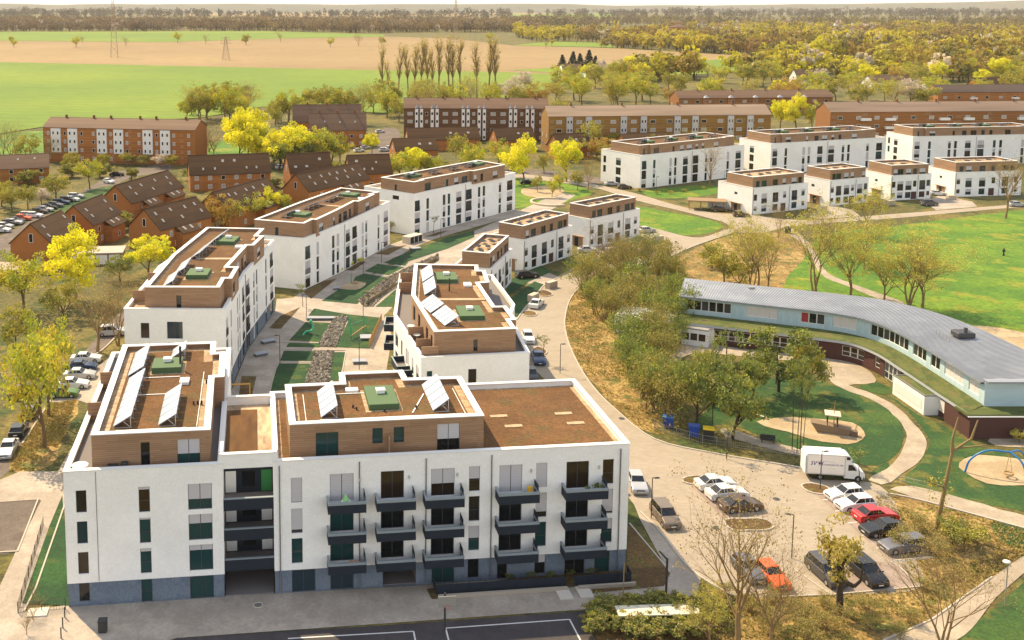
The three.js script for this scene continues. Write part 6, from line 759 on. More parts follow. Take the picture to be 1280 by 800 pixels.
const pxAt = (a0, a1, D0, D1) => () => { const u = rnd(), D = 1 / (1 / D1 + (1 / D0 - 1 / D1) * u); return [D * rr(a0, a1), D]; };     // bearing range X/D
wood('far_wood', 'brownish leafless wood along the left horizon beyond the fields', 4300, pxAt(-0.42, 0.16, 2050, 3600), 15, 26, [[0.21, 0.135, 0.068], [0.28, 0.19, 0.075], [0.15, 0.11, 0.06], [0.5, 0.42, 0.32]], { thin: true, gap: 0.26, patch: 220, edge: [1850, 650] });
wood('horizon_wood', 'hazy wooded hills on the horizon', 1700, pxAt(-0.5, 0.75, 4600, 11000), 24, 46, [[0.08, 0.07, 0.055], [0.10, 0.085, 0.06], [0.06, 0.06, 0.055]], { thin: true, gap: 0.3, patch: 700 });
wood('broad_wood', 'brown and golden wood reaching from the tan field to the right edge', 2900, pxAt(0.13, 0.72, 1150, 2600), 13, 25, [[0.30, 0.185, 0.045], [0.52, 0.43, 0.03], [0.18, 0.14, 0.035], [0.6, 0.52, 0.4]], { thin: true, gap: 0.4 });
wood('yellow_wood', 'yellow green wood edge behind the brick suburb', 620, pxAt(0.25, 0.72, 760, 1150), 11, 21, [[0.44, 0.30, 0.04], [0.66, 0.58, 0.018], [0.30, 0.26, 0.03], [0.72, 0.62, 0.46]], { gap: 0.4, patch: 90 });
wood('distant_wood', 'darker far wood around the distant village', 1500, pxAt(0.1, 0.75, 2700, 4600), 13, 24, [[0.18, 0.12, 0.05], [0.25, 0.20, 0.045], [0.10, 0.08, 0.04]], { thin: true, gap: 0.43, patch: 380 });
// dry grass tufts on the verges
{
  const bl = []; for (let i = 0; i < 9; i++) { const a = rr(0, 6.28), l = rr(0.18, 0.4), r = rr(0, 0.14), g = new THREE.BufferGeometry(), x = Math.cos(a) * r, z = Math.sin(a) * r, w = 0.03; g.setAttribute('position', new THREE.Float32BufferAttribute([x - w * Math.sin(a), 0, z + w * Math.cos(a), x + w * Math.sin(a), 0, z - w * Math.cos(a), x + Math.cos(a) * l * 0.6, l, z + Math.sin(a) * l * 0.6], 3)); g.computeVertexNormals(); bl.push(g); }
  const tg = mergeGeometries(bl); const tm = mat([1, 1, 1], 1, { two: 1 });
  const polyIn = (sh, x, y) => { let c = false; for (let i = 0, j = sh.length - 1; i < sh.length; j = i++) if ((sh[i][1] > y) !== (sh[j][1] > y) && x < (sh[j][0] - sh[i][0]) * (y - sh[i][1]) / (sh[j][1] - sh[i][1]) + sh[i][0]) c = !c; return c; };
  for (const [key, k, n, cols] of [['dry_grass', 0, 9000, [[0.40, 0.27, 0.09], [0.48, 0.34, 0.13], [0.20, 0.20, 0.03], [0.30, 0.24, 0.05]]], ['dry_grass', 1, 5000, [[0.42, 0.28, 0.08], [0.48, 0.34, 0.12], [0.26, 0.22, 0.04]]], ['dry_grass', 2, 3500, [[0.42, 0.28, 0.08], [0.50, 0.36, 0.12], [0.24, 0.22, 0.04]]]]) {
    const sh = DATA[key][k], xs = sh.map((p) => p[0]), ds = sh.map((p) => p[1]), im = new THREE.InstancedMesh(tg, tm, n), q = new THREE.Object3D(), c = new THREE.Color(); let m = 0;
    const x0 = Math.min(...xs), x1 = Math.min(92, Math.max(...xs)), d0 = Math.max(80, Math.min(...ds)), d1 = Math.max(...ds);
    for (let i = 0; i < n * 8 && m < n; i++) { const x = rr(x0, x1), d = rr(d0, d1); if (!polyIn(sh, x, d) || fbm(x * 0.25 + 50, d * 0.25 + 50, 512, 3) < 0.42) continue; const s = rr(0.3, 0.85); q.position.set(x, 0.03, -d); q.rotation.y = rr(0, 6.28); q.scale.set(s, s * rr(0.5, 1.0), s); q.updateMatrix(); im.setMatrixAt(m, q.matrix); const b = pick(cols), t = rr(0.75, 1.2); c.setRGB(b[0] * t, b[1] * t, b[2] * t); im.setColorAt(m, c); m++; }
    im.count = m; im.name = numbered('grass_tufts'); im.userData = { kind: 'stuff', label: ['tufts of dry yellow grass around the car park', 'tufts of dry grass between street and thicket', 'tufts of dry grass at the left kerb'][k], category: 'grass' }; shade(im); scene.add(im);
  }
}

// ---------------------------------------------------------------- cars and the delivery truck (local x forward, z to the right side)
const PAINT = { white: [0.66, 0.65, 0.635], silver: [0.46, 0.46, 0.47], grey: [0.15, 0.15, 0.17], darkgrey: [0.075, 0.072, 0.075], black: [0.014, 0.015, 0.019], red: [0.46, 0.018, 0.022], orange: [0.70, 0.10, 0.01], brown: [0.10, 0.065, 0.045], champagne: [0.20, 0.155, 0.115], green: [0.10, 0.19, 0.05], blue: [0.02, 0.045, 0.11] };
const paintMat = {}; for (const k in PAINT) { const m = new THREE.MeshPhysicalMaterial({ roughness: 0.38, metalness: k === 'white' || k === 'red' || k === 'orange' ? 0 : 0.35, clearcoat: 0.45, clearcoatRoughness: 0.06, specularIntensity: 0.7 }); m.color.setRGB(...PAINT[k]); paintMat[k] = m; }
const CM = { glass: mat([0.012, 0.014, 0.017], 0.06), tyre: mat([0.015, 0.015, 0.015], 0.9), rim: mat([0.45, 0.45, 0.46], 0.35, { metal: 0.6 }), lamp: mat([0.75, 0.75, 0.72], 0.15), tail: mat([0.35, 0.015, 0.012], 0.3), trim: mat([0.02, 0.02, 0.022], 0.6), plate: mat([0.7, 0.7, 0.66], 0.6) };
const SPEC = { // L length, W width, roof height, belt height, hood/boot shape, roof span
  hatch: { L: 4.15, W: 1.76, H: 1.48, belt: 0.95, hood: 0.92, nose: 0.70, tail: 0.95, a: [0.78, -0.02, -1.55, -1.95] },
  sedan: { L: 4.6, W: 1.80, H: 1.45, belt: 0.95, hood: 0.92, nose: 0.68, tail: 0.92, a: [0.80, 0.05, -1.05, -1.85] },
  estate: { L: 4.7, W: 1.82, H: 1.48, belt: 0.96, hood: 0.92, nose: 0.70, tail: 0.98, a: [0.85, 0.1, -1.95, -2.28] },
  van: { L: 4.55, W: 1.85, H: 1.72, belt: 1.05, hood: 1.02, nose: 0.80, tail: 1.02, a: [1.25, 0.45, -1.85, -2.2] },
};
const carParts = {};
function carGeo(kind) {
  if (carParts[kind]) return carParts[kind];
  const s = SPEC[kind], h = s.L / 2, wr = 0.32, wx = [h - 0.85, -h + 0.85], arch = 0.38;
  const sh = new THREE.Shape(); sh.moveTo(-h, 0.32); sh.lineTo(-h + 0.02, s.tail - 0.12); sh.quadraticCurveTo(-h + 0.04, s.tail, -h + 0.2, s.tail);
  sh.lineTo(s.a[0], s.hood + 0.03); sh.quadraticCurveTo(h - 0.5, s.hood - 0.06, h - 0.12, s.nose); sh.quadraticCurveTo(h, s.nose - 0.1, h, 0.42); sh.lineTo(h - 0.06, 0.22);
  sh.lineTo(wx[0] + arch, 0.22); sh.absarc(wx[0], 0.30, arch, -0.2, Math.PI + 0.2, false); sh.lineTo(wx[1] + arch, 0.22); sh.absarc(wx[1], 0.30, arch, -0.2, Math.PI + 0.2, false); sh.lineTo(-h + 0.08, 0.22); sh.closePath();
  const bw = s.W - 0.24, body = new THREE.ExtrudeGeometry(sh, { depth: bw, bevelEnabled: true, bevelThickness: 0.12, bevelSize: 0.05, bevelSegments: 3, curveSegments: 8 }); body.translate(0, 0, -bw / 2);
  // greenhouse: glass block tapering to the roof
  const loft = (pb, y0, pt, y1, w0, w1) => { const g = new THREE.BoxGeometry(1, 1, 1), p = g.attributes.position; for (let i = 0; i < p.count; i++) { const top = p.getY(i) > 0, fr = p.getX(i) > 0; p.setXYZ(i, (top ? pt : pb)[fr ? 0 : 1], top ? y1 : y0, Math.sign(p.getZ(i)) * (top ? w1 : w0) / 2); } g.computeVertexNormals(); return g; };
  const bt = [s.a[0], s.a[3]], tp = [s.a[1], s.a[2]], y0 = s.belt - 0.06, y1 = s.H - 0.07, w0 = s.W - 0.14, w1 = s.W - 0.5;
  const glass = loft(bt, y0, tp, y1, w0, w1);
  const roof = new RoundedBoxGeometry(tp[0] - tp[1] + 0.14, 0.09, w1 + 0.1, 2, 0.04); roof.translate((tp[0] + tp[1]) / 2, y1 + 0.025, 0);
  const pil = []; for (const z of [-1, 1]) { for (const [i, j] of [[0, 0], [1, 1]]) pil.push(bar([bt[i], y0, z * (w0 / 2 - 0.01)], [tp[j], y1, z * (w1 / 2)], 0.04, 0.032, 5)); const mx = (tp[0] + tp[1]) / 2 + 0.1; pil.push(bar([mx, y0, z * w0 / 2], [mx, y1, z * w1 / 2], 0.04, 0.04, 4)); pil.push(bar([tp[1] + 0.35, y0, z * w0 / 2], [tp[1] + 0.25, y1, z * w1 / 2], 0.05, 0.05, 4)); }
  const wheel = new THREE.CylinderGeometry(wr, wr, 0.21, 18); wheel.rotateX(Math.PI / 2); const rim = new THREE.CylinderGeometry(wr * 0.62, wr * 0.62, 0.225, 12); rim.rotateX(Math.PI / 2);
  const hl = rbox(0.16, 0.13, 0.34, 0, 0, 0, 0.05), tl = rbox(0.12, 0.2, 0.24, 0, 0, 0, 0.04);
  return (carParts[kind] = { body, glass, roof, pillars: merge(pil), wheel, rim, hl, tl, wx, wr, s, h, under: box(s.L - 0.3, 0.12, s.W - 0.3, 0, 0.18, 0), mirror: rbox(0.12, 0.13, 0.2, s.a[0] - 0.12, s.belt, 0, 0.04) });
}
function makeCar(kind, colour) {
  const c = carGeo(kind), t = new THREE.Group(), pm = paintMat[colour], s = c.s; const mk = (n, g, m, p, par = t) => { const q = part(n, g, m, par, p); return q; };
  mk('body', c.body, pm); mk('window_glass', c.glass, CM.glass); mk('roof', c.roof, pm); mk('pillars', c.pillars, pm); mk('underbody', c.under, CM.trim); for (const z of [-1, 1]) mk('mirror', c.mirror, pm, [0, 0, z * (s.W / 2 + 0.05)]);
  for (const x of c.wx) for (const z of [-1, 1]) { const w = mk('wheel', c.wheel, CM.tyre, [x, c.wr, z * (s.W / 2 - 0.12)]); mk('rim', c.rim, CM.rim, null, w); }
  for (const z of [-1, 1]) { mk('headlight', c.hl, CM.lamp, [c.h - 0.16, s.nose - 0.14, z * (s.W / 2 - 0.28)]); mk('tail_light', c.tl, CM.tail, [-c.h + 0.03, s.tail - 0.3, z * (s.W / 2 - 0.2)]); }
  mk('number_plate', box(0.02, 0.11, 0.5), CM.plate, [c.h + 0.055, 0.4, 0]); mk('number_plate', box(0.02, 0.11, 0.5), CM.plate, [-c.h - 0.055, 0.55, 0]); mk('grille', box(0.03, 0.14, 0.9), CM.trim, [c.h + 0.045, 0.54, 0]);
  return t;
}
const CW = { brown: 'brown', silver: 'silver', white: 'white' }, carProto = {};
for (const [X, D, hd, colour, kind, lab] of DATA.cars) {
  const key = kind + colour, far = lab === '*'; carProto[key] ||= makeCar(kind, colour);
  const c = carProto[key].clone(); c.name = numbered('parked_car'); c.position.set(X, 0.06, -D); c.rotation.y = hd * Math.PI / 180;
  const label = lab && !far ? lab : `${colour === 'darkgrey' ? 'dark grey' : colour} ${kind === 'hatch' ? 'hatchback' : kind} ` + (far ? 'parked in the far lane before the brown brick block' : 'in the row of parked cars beside the brick houses');
  c.userData = { label, category: 'car', group: 'parked cars' }; scene.add(c);
}
// white box truck with purple lettering
{
  const [[X, D], hd] = DATA.truck, t = thing('box_truck', 'white box delivery truck with purple lettering parked at the kerb by the school path', 'truck', [X, 0.05, -D], hd * Math.PI / 180);
  const cv = document.createElement('canvas'); cv.width = 1024; cv.height = 512; const q = cv.getContext('2d'); q.fillStyle = '#efe6da'; q.fillRect(0, 0, 1024, 512);
  q.fillStyle = '#3b2566'; q.font = 'bold italic 150px sans-serif'; q.fillText('SV', 60, 285);
  q.save(); q.translate(330, 225); q.beginPath(); for (let i = 0; i < 16; i++) { const r = i % 2 ? 24 : (i % 4 ? 78 : 120), a = i / 16 * Math.PI * 2 + 0.2; q.lineTo(Math.cos(a) * r, Math.sin(a) * r); } q.closePath(); q.fill(); q.restore();
  q.fillText('K', 340, 285); q.fillStyle = '#6d6480'; q.font = 'bold italic 82px sans-serif'; q.fillText('transporte.de', 455, 285); q.strokeStyle = '#a08fb8'; q.lineWidth = 8; q.beginPath(); q.moveTo(200, 175); q.quadraticCurveTo(480, 130, 780, 200); q.stroke(); q.fillStyle = '#b98f6d'; q.font = '34px sans-serif'; q.fillText('0211 - 305 1', 600, 385);
  const tx = new THREE.CanvasTexture(cv); tx.colorSpace = THREE.SRGBColorSpace; const print = new THREE.MeshStandardMaterial({ map: tx, roughness: 0.6 });
  const L = 4.3, W = 2.15, y0 = 0.75, H = 2.45;
  part('cargo_box', rbox(L, H, W, -1.05, y0, 0, 0.05), M.white, t); part('cargo_trim', merge([-1, 1].flatMap((z) => [box(L + 0.04, 0.09, 0.05, -1.05, y0 + 0.02, z * (W / 2 + 0.01)), box(L + 0.04, 0.07, 0.05, -1.05, y0 + H - 0.07, z * (W / 2 + 0.01)), box(0.07, H - 0.2, 0.05, -1.05 - L / 2 + 0.05, y0 + 0.12, z * (W / 2 + 0.01)), box(0.07, H - 0.2, 0.05, -1.05 + L / 2 - 0.05, y0 + 0.12, z * (W / 2 + 0.01))])), M.alu, t);
  const sign = new THREE.PlaneGeometry(L - 0.3, H - 0.35); part('side_print', sign, print, t, [-1.05, y0 + H / 2, W / 2 + 0.012]); 
  const cs = new THREE.Shape(); cs.moveTo(1.1, 0.45); cs.lineTo(1.1, 2.3); cs.quadraticCurveTo(1.15, 2.45, 1.35, 2.45); cs.lineTo(1.75, 2.38); cs.quadraticCurveTo(2.1, 2.1, 2.45, 1.5); cs.lineTo(3.05, 1.25); cs.quadraticCurveTo(3.3, 1.1, 3.3, 0.8); cs.lineTo(3.28, 0.4); cs.lineTo(3.05, 0.4); cs.absarc(2.6, 0.38, 0.42, 0, Math.PI, false); cs.lineTo(1.1, 0.42); cs.closePath();
  const cab = new THREE.ExtrudeGeometry(cs, { depth: 1.75, bevelEnabled: true, bevelThickness: 0.1, bevelSize: 0.05, bevelSegments: 3 }); cab.translate(0, 0, -0.875); part('cab', cab, M.white, t);
  const df = new THREE.Shape(); df.moveTo(1.15, 2.45); df.lineTo(1.15, 3.15); df.quadraticCurveTo(1.6, 3.1, 1.95, 2.5); df.closePath(); const dg = new THREE.ExtrudeGeometry(df, { depth: 1.6, bevelEnabled: true, bevelThickness: 0.12, bevelSize: 0.04, bevelSegments: 3 }); dg.translate(0, 0, -0.8); part('roof_fairing', dg, M.white, t); for (const z of [-0.94, 0.94]) part('fairing_window', box(0.4, 0.34, 0.02, 1.45, 2.62, z), CM.glass, t);
  const wg = new THREE.Shape(); wg.moveTo(1.45, 1.35); wg.lineTo(1.45, 2.05); wg.lineTo(1.9, 2.05); wg.lineTo(2.4, 1.4); wg.closePath(); for (const z of [0.985, -0.995]) part('side_window', new THREE.ExtrudeGeometry(wg, { depth: 0.012, bevelEnabled: false }), CM.glass, t, [0, 0, z]);
  const ws = new THREE.BoxGeometry(0.03, 0.98, 1.55); const wm = part('windscreen', ws, CM.glass, t, [2.165, 1.98, 0]); wm.rotation.z = 0.55;
  part('bumper', rbox(0.3, 0.4, 1.95, 3.2, 0.32, 0, 0.08), CM.trim, t); part('chassis', box(4.6, 0.2, 0.9, -0.9, 0.5, 0), CM.trim, t); for (const z of [-1.12, 1.12]) part('mirror', rbox(0.1, 0.34, 0.2, 2.1, 1.5, z), CM.trim, t);
  for (const x of [2.6, -1.6]) for (const z of [-0.85, 0.85]) { const g = new THREE.CylinderGeometry(0.36, 0.36, 0.24, 18); g.rotateX(Math.PI / 2); const w = part('wheel', g, CM.tyre, t, [x, 0.36, z]); const r = new THREE.CylinderGeometry(0.18, 0.18, 0.26, 12); r.rotateX(Math.PI / 2); part('rim', r, CM.rim, w); }
  part('tail_lift', box(0.1, 2.2, 2.0, -3.3, 0.75, 0), M.white, t); for (const z of [-0.75, 0.75]) part('headlight', rbox(0.12, 0.3, 0.3, 3.2, 0.85, z, 0.05), CM.lamp, t);
}

// ---------------------------------------------------------------- street furniture, fences, playgrounds
function lampPost(X, D, th, h, label, m = M.steel) { const t = thing('street_lamp', label, 'street lamp', [X, 0, -D], th, 'street lamps'); part('pole', bar([0, 0, 0], [0, h, 0], 0.06, 0.05, 8), m, t); part('arm', box(0.75, 0.07, 0.1, 0.36, h - 0.03, 0), m, t); part('lamp_head', rbox(0.6, 0.07, 0.22, 0.55, h - 0.1, 0, 0.03), m, t); return t; }
const lampLab = ['dark street lamp beside the champagne minivan', 'dark street lamp on the kerb by the orange car', 'dark street lamp on the curved street behind the flat roof', 'dark lamp on the courtyard path next to the garden benches', 'dark lamp beside the grey platform in the courtyard', 'dark lamp at the swing lawn of the courtyard', 'dark lamp by the rear balconies of the bent block', 'dark lamp in front of the middle white block of the courtyard', 'dark lamp at the foot of the garden end block', 'dark lamp between two square lawns of the courtyard', 'dark lamp in the island behind the box truck', 'dark lamp on the green strip beside the carport', 'dark lamp on the path before the far white block'];
DATA.lamps.forEach(([X, D], i) => lampPost(X, D, [0.2, 2.6, 0.3, 3.0, 3.0, 0.2, 3.0, 0.2, 0.3, 0.2, 0.2, 0.2, 0.2][i], 4.6, lampLab[i]));
{ const [X, D] = [58.15, 90.15], t = thing('street_lamp', 'pale grey lamp with a round white head beside the footpath', 'street lamp', [X, 0, -D], 0, 'street lamps'); part('pole', bar([0, 0, 0], [0, 4.2, 0], 0.06, 0.05, 8), M.galv, t); part('lamp_head', merge([new THREE.SphereGeometry(0.3, 14, 8).scale(1.2, 0.5, 1).translate(-0.15, 4.3, 0)]), M.white, t); }
{ const t = thing('signal_post', 'thick black post with a slanting top arm on the pavement corner', 'post', [26.8, 0, -90.2]); part('pole', bar([0, 0, 0], [0, 4.6, 0], 0.11, 0.11, 8), M.dark, t); part('arm', bar([0, 4.5, 0], [-0.7, 5.2, -0.2], 0.1, 0.08, 6), M.dark, t); }
solo('sign_post', bar([0, 0, 0], [0, 3.4, 0], 0.05, 0.05, 6), M.timber, 'slim brown stake on the pavement before the garden gate', 'post', null, [23.2, 0, -91.6]);
{ const t = thing('basketball_hoop', 'dark steel basketball pole at the edge of the sports court', 'basketball hoop', [6.1, 0, -86.2], 0.1); part('pole', bar([0, 0, 0], [0, 3.6, 0], 0.09, 0.09, 8), M.steel, t); part('arm', box(0.1, 0.12, 1.1, 0, 3.3, 0.5), M.steel, t); part('backboard', box(1.6, 1.0, 0.06, 0, 2.9, 1.05), M.galv, t); part('hoop', new THREE.TorusGeometry(0.23, 0.02, 6, 18).rotateX(Math.PI / 2).translate(0, 3.05, 1.35), mat([0.6, 0.12, 0.02], 0.5), t); }
for (const [X, D] of [[-28.2, 88.2], [-27.9, 86.6], [-27.6, 85.1]]) solo('bollard', merge([bar([0, 0, 0], [0, 0.95, 0], 0.06, 0.06, 8), new THREE.SphereGeometry(0.06, 8, 5).translate(0, 0.95, 0)]), M.steel, 'thin dark bollard on the pavement by the building corner', 'bollard', 'bollards at the corner', [X, 0.05, -D]);
{ const [X, D] = [-10.9, 90.15]; const t = thing('manhole_cover', 'round manhole cover in the pavement before the passage', 'manhole cover', [X, 0.054, -D]); part('ring', new THREE.TorusGeometry(0.42, 0.05, 6, 24).rotateX(Math.PI / 2), mat([0.5, 0.45, 0.33], 0.8), t); part('lid', new THREE.CylinderGeometry(0.4, 0.4, 0.02, 24), M.concrete, t); }
for (const [X, D] of [[28.5, 112], [36, 104.5], [33, 134], [27, 168], [45, 111]]) { const t = thing('manhole_cover', 'dark round manhole cover in the street paving', 'manhole cover', [X, 0.044, -D], 0, 'street manholes'); part('ring', new THREE.TorusGeometry(0.38, 0.04, 6, 20).rotateX(Math.PI / 2), M.concrete, t); part('lid', new THREE.CylinderGeometry(0.36, 0.36, 0.03, 20), M.steel, t); }
{ const t = thing('waste_bin', 'black waste bin on the front pavement', 'bin', [-24.2, 0.05, -86.1], 0.1); part('body', rbox(0.75, 1.0, 0.75, 0, 0, 0, 0.08), M.dark, t); part('lid', rbox(0.82, 0.1, 0.82, 0, 1.0, 0, 0.04), M.dark, t); }
// glass and paper containers behind a low mesh fence
const cont = (X, D, th, c, lid, label) => { const t = thing('waste_container', label, 'container', [X, 0, -D], th, 'waste containers'); const g = new THREE.BoxGeometry(1.35, 1.25, 1.0), p = g.attributes.position; for (let i = 0; i < p.count; i++) if (p.getY(i) < 0) { p.setX(i, p.getX(i) * 0.85); p.setZ(i, p.getZ(i) * 0.8); } g.computeVertexNormals(); g.translate(0, 0.82, 0); part('body', g, c, t); part('lid', rbox(1.45, 0.22, 1.12, 0, 1.44, 0, 0.08), lid, t); for (const x of [-0.45, 0.45]) for (const z of [-0.32, 0.32]) part('castor', new THREE.CylinderGeometry(0.1, 0.1, 0.06, 10).rotateX(Math.PI / 2), M.dark, t, [x, 0.1, z]); };
const blueM = mat([0.015, 0.06, 0.33], 0.45), blueL = mat([0.02, 0.14, 0.42], 0.4), yel = mat([0.75, 0.52, 0.01], 0.5);
cont(38.4, 131.0, -0.35, blueM, blueL, 'blue waste container at the fence corner by the thicket'); cont(40.9, 128.1, -0.3, blueM, blueM, 'blue waste container next to the yellow lidded one'); cont(42.5, 127.2, -0.3, M.dark, yel, 'dark waste container with a bright yellow lid');
function fence(name, label, pts, h, m, opts = {}) { const [A] = pts, t = thing(name, label, 'fence', [A[0], 0, -A[1]]); for (let i = 0; i + 1 < pts.length; i++) { const [a, b] = [pts[i], pts[i + 1]], L = Math.hypot(b[0] - a[0], b[1] - a[1]), th = Math.atan2(b[1] - a[1], b[0] - a[0]), n = Math.max(1, Math.round(L / (opts.step || 2))); for (let k = 0; k < n; k++) { const f = (k + 0.5) / n, x = a[0] + (b[0] - a[0]) * f - A[0], z = -(a[1] + (b[1] - a[1]) * f - A[1]), w = L / n; part('post', box(0.06, h + 0.05, 0.06), opts.post || m, t, [a[0] + (b[0] - a[0]) * k / n - A[0], 0, -(a[1] + (b[1] - a[1]) * k / n - A[1])]); if (opts.solid) part('panel', box(w - 0.08, h - 0.1, 0.04, 0, 0.08, 0), m, t, [x, 0, z], th); else { const l = []; const nb = Math.round(w / 0.25); for (let j = 0; j <= nb; j++) l.push(box(0.018, h - 0.08, 0.018, -w / 2 + w * j / nb, 0.06, 0)); for (const y of [0.1, h * 0.5, h - 0.04]) l.push(box(w, 0.025, 0.025, 0, y, 0)); part('panel', merge(l), m, t, [x, 0, z], th); } } } return t; }
fence('mesh_fence', 'low galvanised mesh fence around the blue and yellow containers', [[36.6, 130.9], [37.4, 129.4], [41.4, 126.1], [44.6, 124.9], [44.4, 126.6]], 1.1, M.galv);
fence('mesh_fence', 'low wire fence between the street kerb and the school trees', [[44.8, 124.7], [49, 123.4], [54, 121.4]], 0.8, M.galv, { step: 2.5 });
const loc = (a, b) => { const th = 6.65 * Math.PI / 180; return [-28.35 + a * Math.cos(th) - b * Math.sin(th), 89.8 + a * Math.sin(th) + b * Math.cos(th)]; };
fence('garden_fence', 'dark blue panel fence around the ground floor terraces', [loc(34, -0.4), loc(34, -1.9), loc(46.6, -1.9)], 1.05, M.navy, { solid: 1, step: 1.6 });
fence('garden_fence', 'dark panel fence before the last ground floor terrace', [loc(47.4, -1.9), loc(53, -1.9), loc(53.1, -0.5)], 1.05, M.navy, { solid: 1, step: 1.6 });
solo('retaining_wall', merge([box(12.4, 0.35, 0.25, 40.3, 0.02, 2.6), box(5.6, 0.35, 0.25, 50.4, 0.02, 2.6)]), mat([0.36, 0.31, 0.25], 0.9), 'low concrete edging wall before the dark garden fence', 'wall', null, [-28.35, 0.05, -89.8], 6.65 * Math.PI / 180);
for (const a of [46.0, 48.0]) solo('entrance_slab', box(1.3, 0.12, 1.9, a, 0.05, 3.2), mat([0.56, 0.50, 0.43], 0.9), 'pale concrete entrance slab leading to a garden gate', 'paving slab', 'entrance slabs', [-28.35, 0, -89.8], 6.65 * Math.PI / 180);
solo('doorstep', box(1.8, 0.12, 1.3, -2.6, 0.05, 0.6), mat([0.6, 0.55, 0.48], 0.9), 'pale slab before the side garden gate', 'paving slab', null, [-28.35, 0, -89.8], 6.65 * Math.PI / 180);
fence('garden_fence', 'dark fence around the narrow side lawn of the front block', [loc(-0.2, -0.3), loc(-4.4, -0.4), loc(-5.3, 16)], 1.1, M.dark, { step: 2 });
{ const t = thing('pergola', 'low white pergola with flat roof among the green bushes', 'pergola', [25.2, 0, -87.2], 0.05); part('roof', box(7.4, 0.12, 1.6, 0, 1.3, 0), mat([0.62, 0.57, 0.45], 0.8), t); for (const x of [-3.5, -1.2, 1.2, 3.5]) for (const z of [-0.7, 0.7]) part('post', box(0.12, 1.3, 0.12, x, 0, z), M.white, t); }
// things on the balconies of the front block
const onBalcony = (a, h, b) => { const [X, D] = loc(a, -b); return [X, h, -D]; };
for (const [a, b] of [[49.6, 0.9], [49.9, 1.3], [48.6, 1.35]]) { const t = thing('potted_plant', 'leafy potted plant on the top balcony at the right end of the front block', 'plant', onBalcony(a, 8.71, b), 0, 'balcony plants'); part('pot', new THREE.CylinderGeometry(0.2, 0.15, 0.35, 10).translate(0, 0.175, 0), mat([0.3, 0.12, 0.05], 0.9), t); part('foliage', crownGeo([[0, 0.7, 0, 0.32], [0.1, 0.9, 0.05, 0.25]], 90, 0.09, PAL.green), LM, t); }
{ const t = thing('garden_table', 'white garden table with a green folded parasol on the top left balcony', 'table', onBalcony(25.6, 8.71, 1.0)); part('top', new THREE.CylinderGeometry(0.42, 0.42, 0.04, 16).translate(0, 0.7, 0), M.white, t); part('leg', bar([0, 0, 0], [0, 0.7, 0], 0.04), M.white, t); part('parasol', new THREE.ConeGeometry(0.34, 0.7, 10).translate(0, 1.1, 0), mat([0.25, 0.5, 0.2], 0.9), t); }
{ const t = thing('balcony_chair', 'yellow chair on the top balcony of the fourth stack', 'chair', onBalcony(43.2, 8.71, 0.9)); part('seat', rbox(0.5, 0.08, 0.5, 0, 0.42, 0), mat([0.7, 0.42, 0.03], 0.7), t); part('backrest', rbox(0.5, 0.5, 0.06, 0, 0.5, -0.22), mat([0.7, 0.42, 0.03], 0.7), t); for (const x of [-0.2, 0.2]) for (const z of [-0.2, 0.2]) part('leg', box(0.04, 0.42, 0.04, x, 0, z), M.dark, t); }
{ const t = thing('balcony_box', 'orange storage box on the lowest balcony of the first stack', 'box', onBalcony(26.4, 2.77, 1.0)); part('body', rbox(0.9, 0.5, 0.5, 0, 0, 0, 0.04), mat([0.5, 0.16, 0.06], 0.8), t); part('lid', rbox(0.95, 0.08, 0.55, 0, 0.5, 0, 0.03), mat([0.6, 0.3, 0.2], 0.8), t); }
// courtyard
const bench = (X, D, th, w, d, label, m = mat([0.12, 0.13, 0.15], 0.7), top = mat([0.30, 0.32, 0.36], 0.6)) => { const t = thing('seat_platform', label, 'platform', [X, 0, -D], th, 'seat platforms'); part('base', box(w - 0.3, 0.35, d - 0.3, 0, 0.03, 0), m, t); part('deck', rbox(w, 0.12, d, 0, 0.38, 0, 0.03), top, t); };
const cP = DATA.court; bench(...cP[0], 0.02, 4.9, 1.2, 'long grey seat platform on the playground lawn'); bench(...cP[1], 0.05, 1.9, 2.1, 'square grey table platform on the right lawn'); bench(...cP[2], 0.1, 2.2, 1.4, 'dark grey seat platform at the rear balconies'); bench(...cP[3], 0.5, 2.4, 1.3, 'dark platform beside the curved timber seat'); bench(...cP[4], 0.5, 2.2, 1.2, 'second dark platform near the curved timber seat'); bench(...cP[5], 0.4, 2.6, 1.4, 'dark seat platform on the upper lawn'); bench(...cP[6], 0.4, 2.2, 1.2, 'dark seat platform at the far lawn by the end block'); bench(...cP[7], 0.3, 1.4, 0.9, 'small dark bench beside the sand pit');
solo('curved_bench', (() => { const s = new THREE.Shape(); s.absarc(0, 0, 7.2, 0.1, 0.85, false); s.absarc(0, 0, 6.4, 0.85, 0.1, true); s.closePath(); const g = new THREE.ExtrudeGeometry(s, { depth: 0.42, bevelEnabled: false }); g.rotateX(-Math.PI / 2); return g; })(), M.timber, 'curved timber seat along the blue ground floor of the bent block', 'bench', null, [cP[8][0] - 5.5, 0.05, -cP[8][1] + 3.5], 2.4);
{ const gm = mat([0.02, 0.36, 0.17], 0.5), t = thing('climbing_tower', 'green playground climbing frame with a timber beam on the lawn', 'climbing frame', [cP[9][0], 0.07, -cP[9][1]]); for (const [x, z, h] of [[0, 0, 3.2], [0.3, 2.2, 2.4], [2.2, -2.6, 2.6], [2.6, -3.2, 2.4]]) part('post', bar([x, 0, z], [x, h, z], 0.08, 0.07, 8), gm, t); part('beam', bar([0.1, 0.6, 1.4], [2.6, 1.0, -3.0], 0.13, 0.13, 7), M.timber, t); part('rope', bar([0, 2.2, 0], [2.2, 2.2, -2.6], 0.04, 0.04, 5), gm, t); }
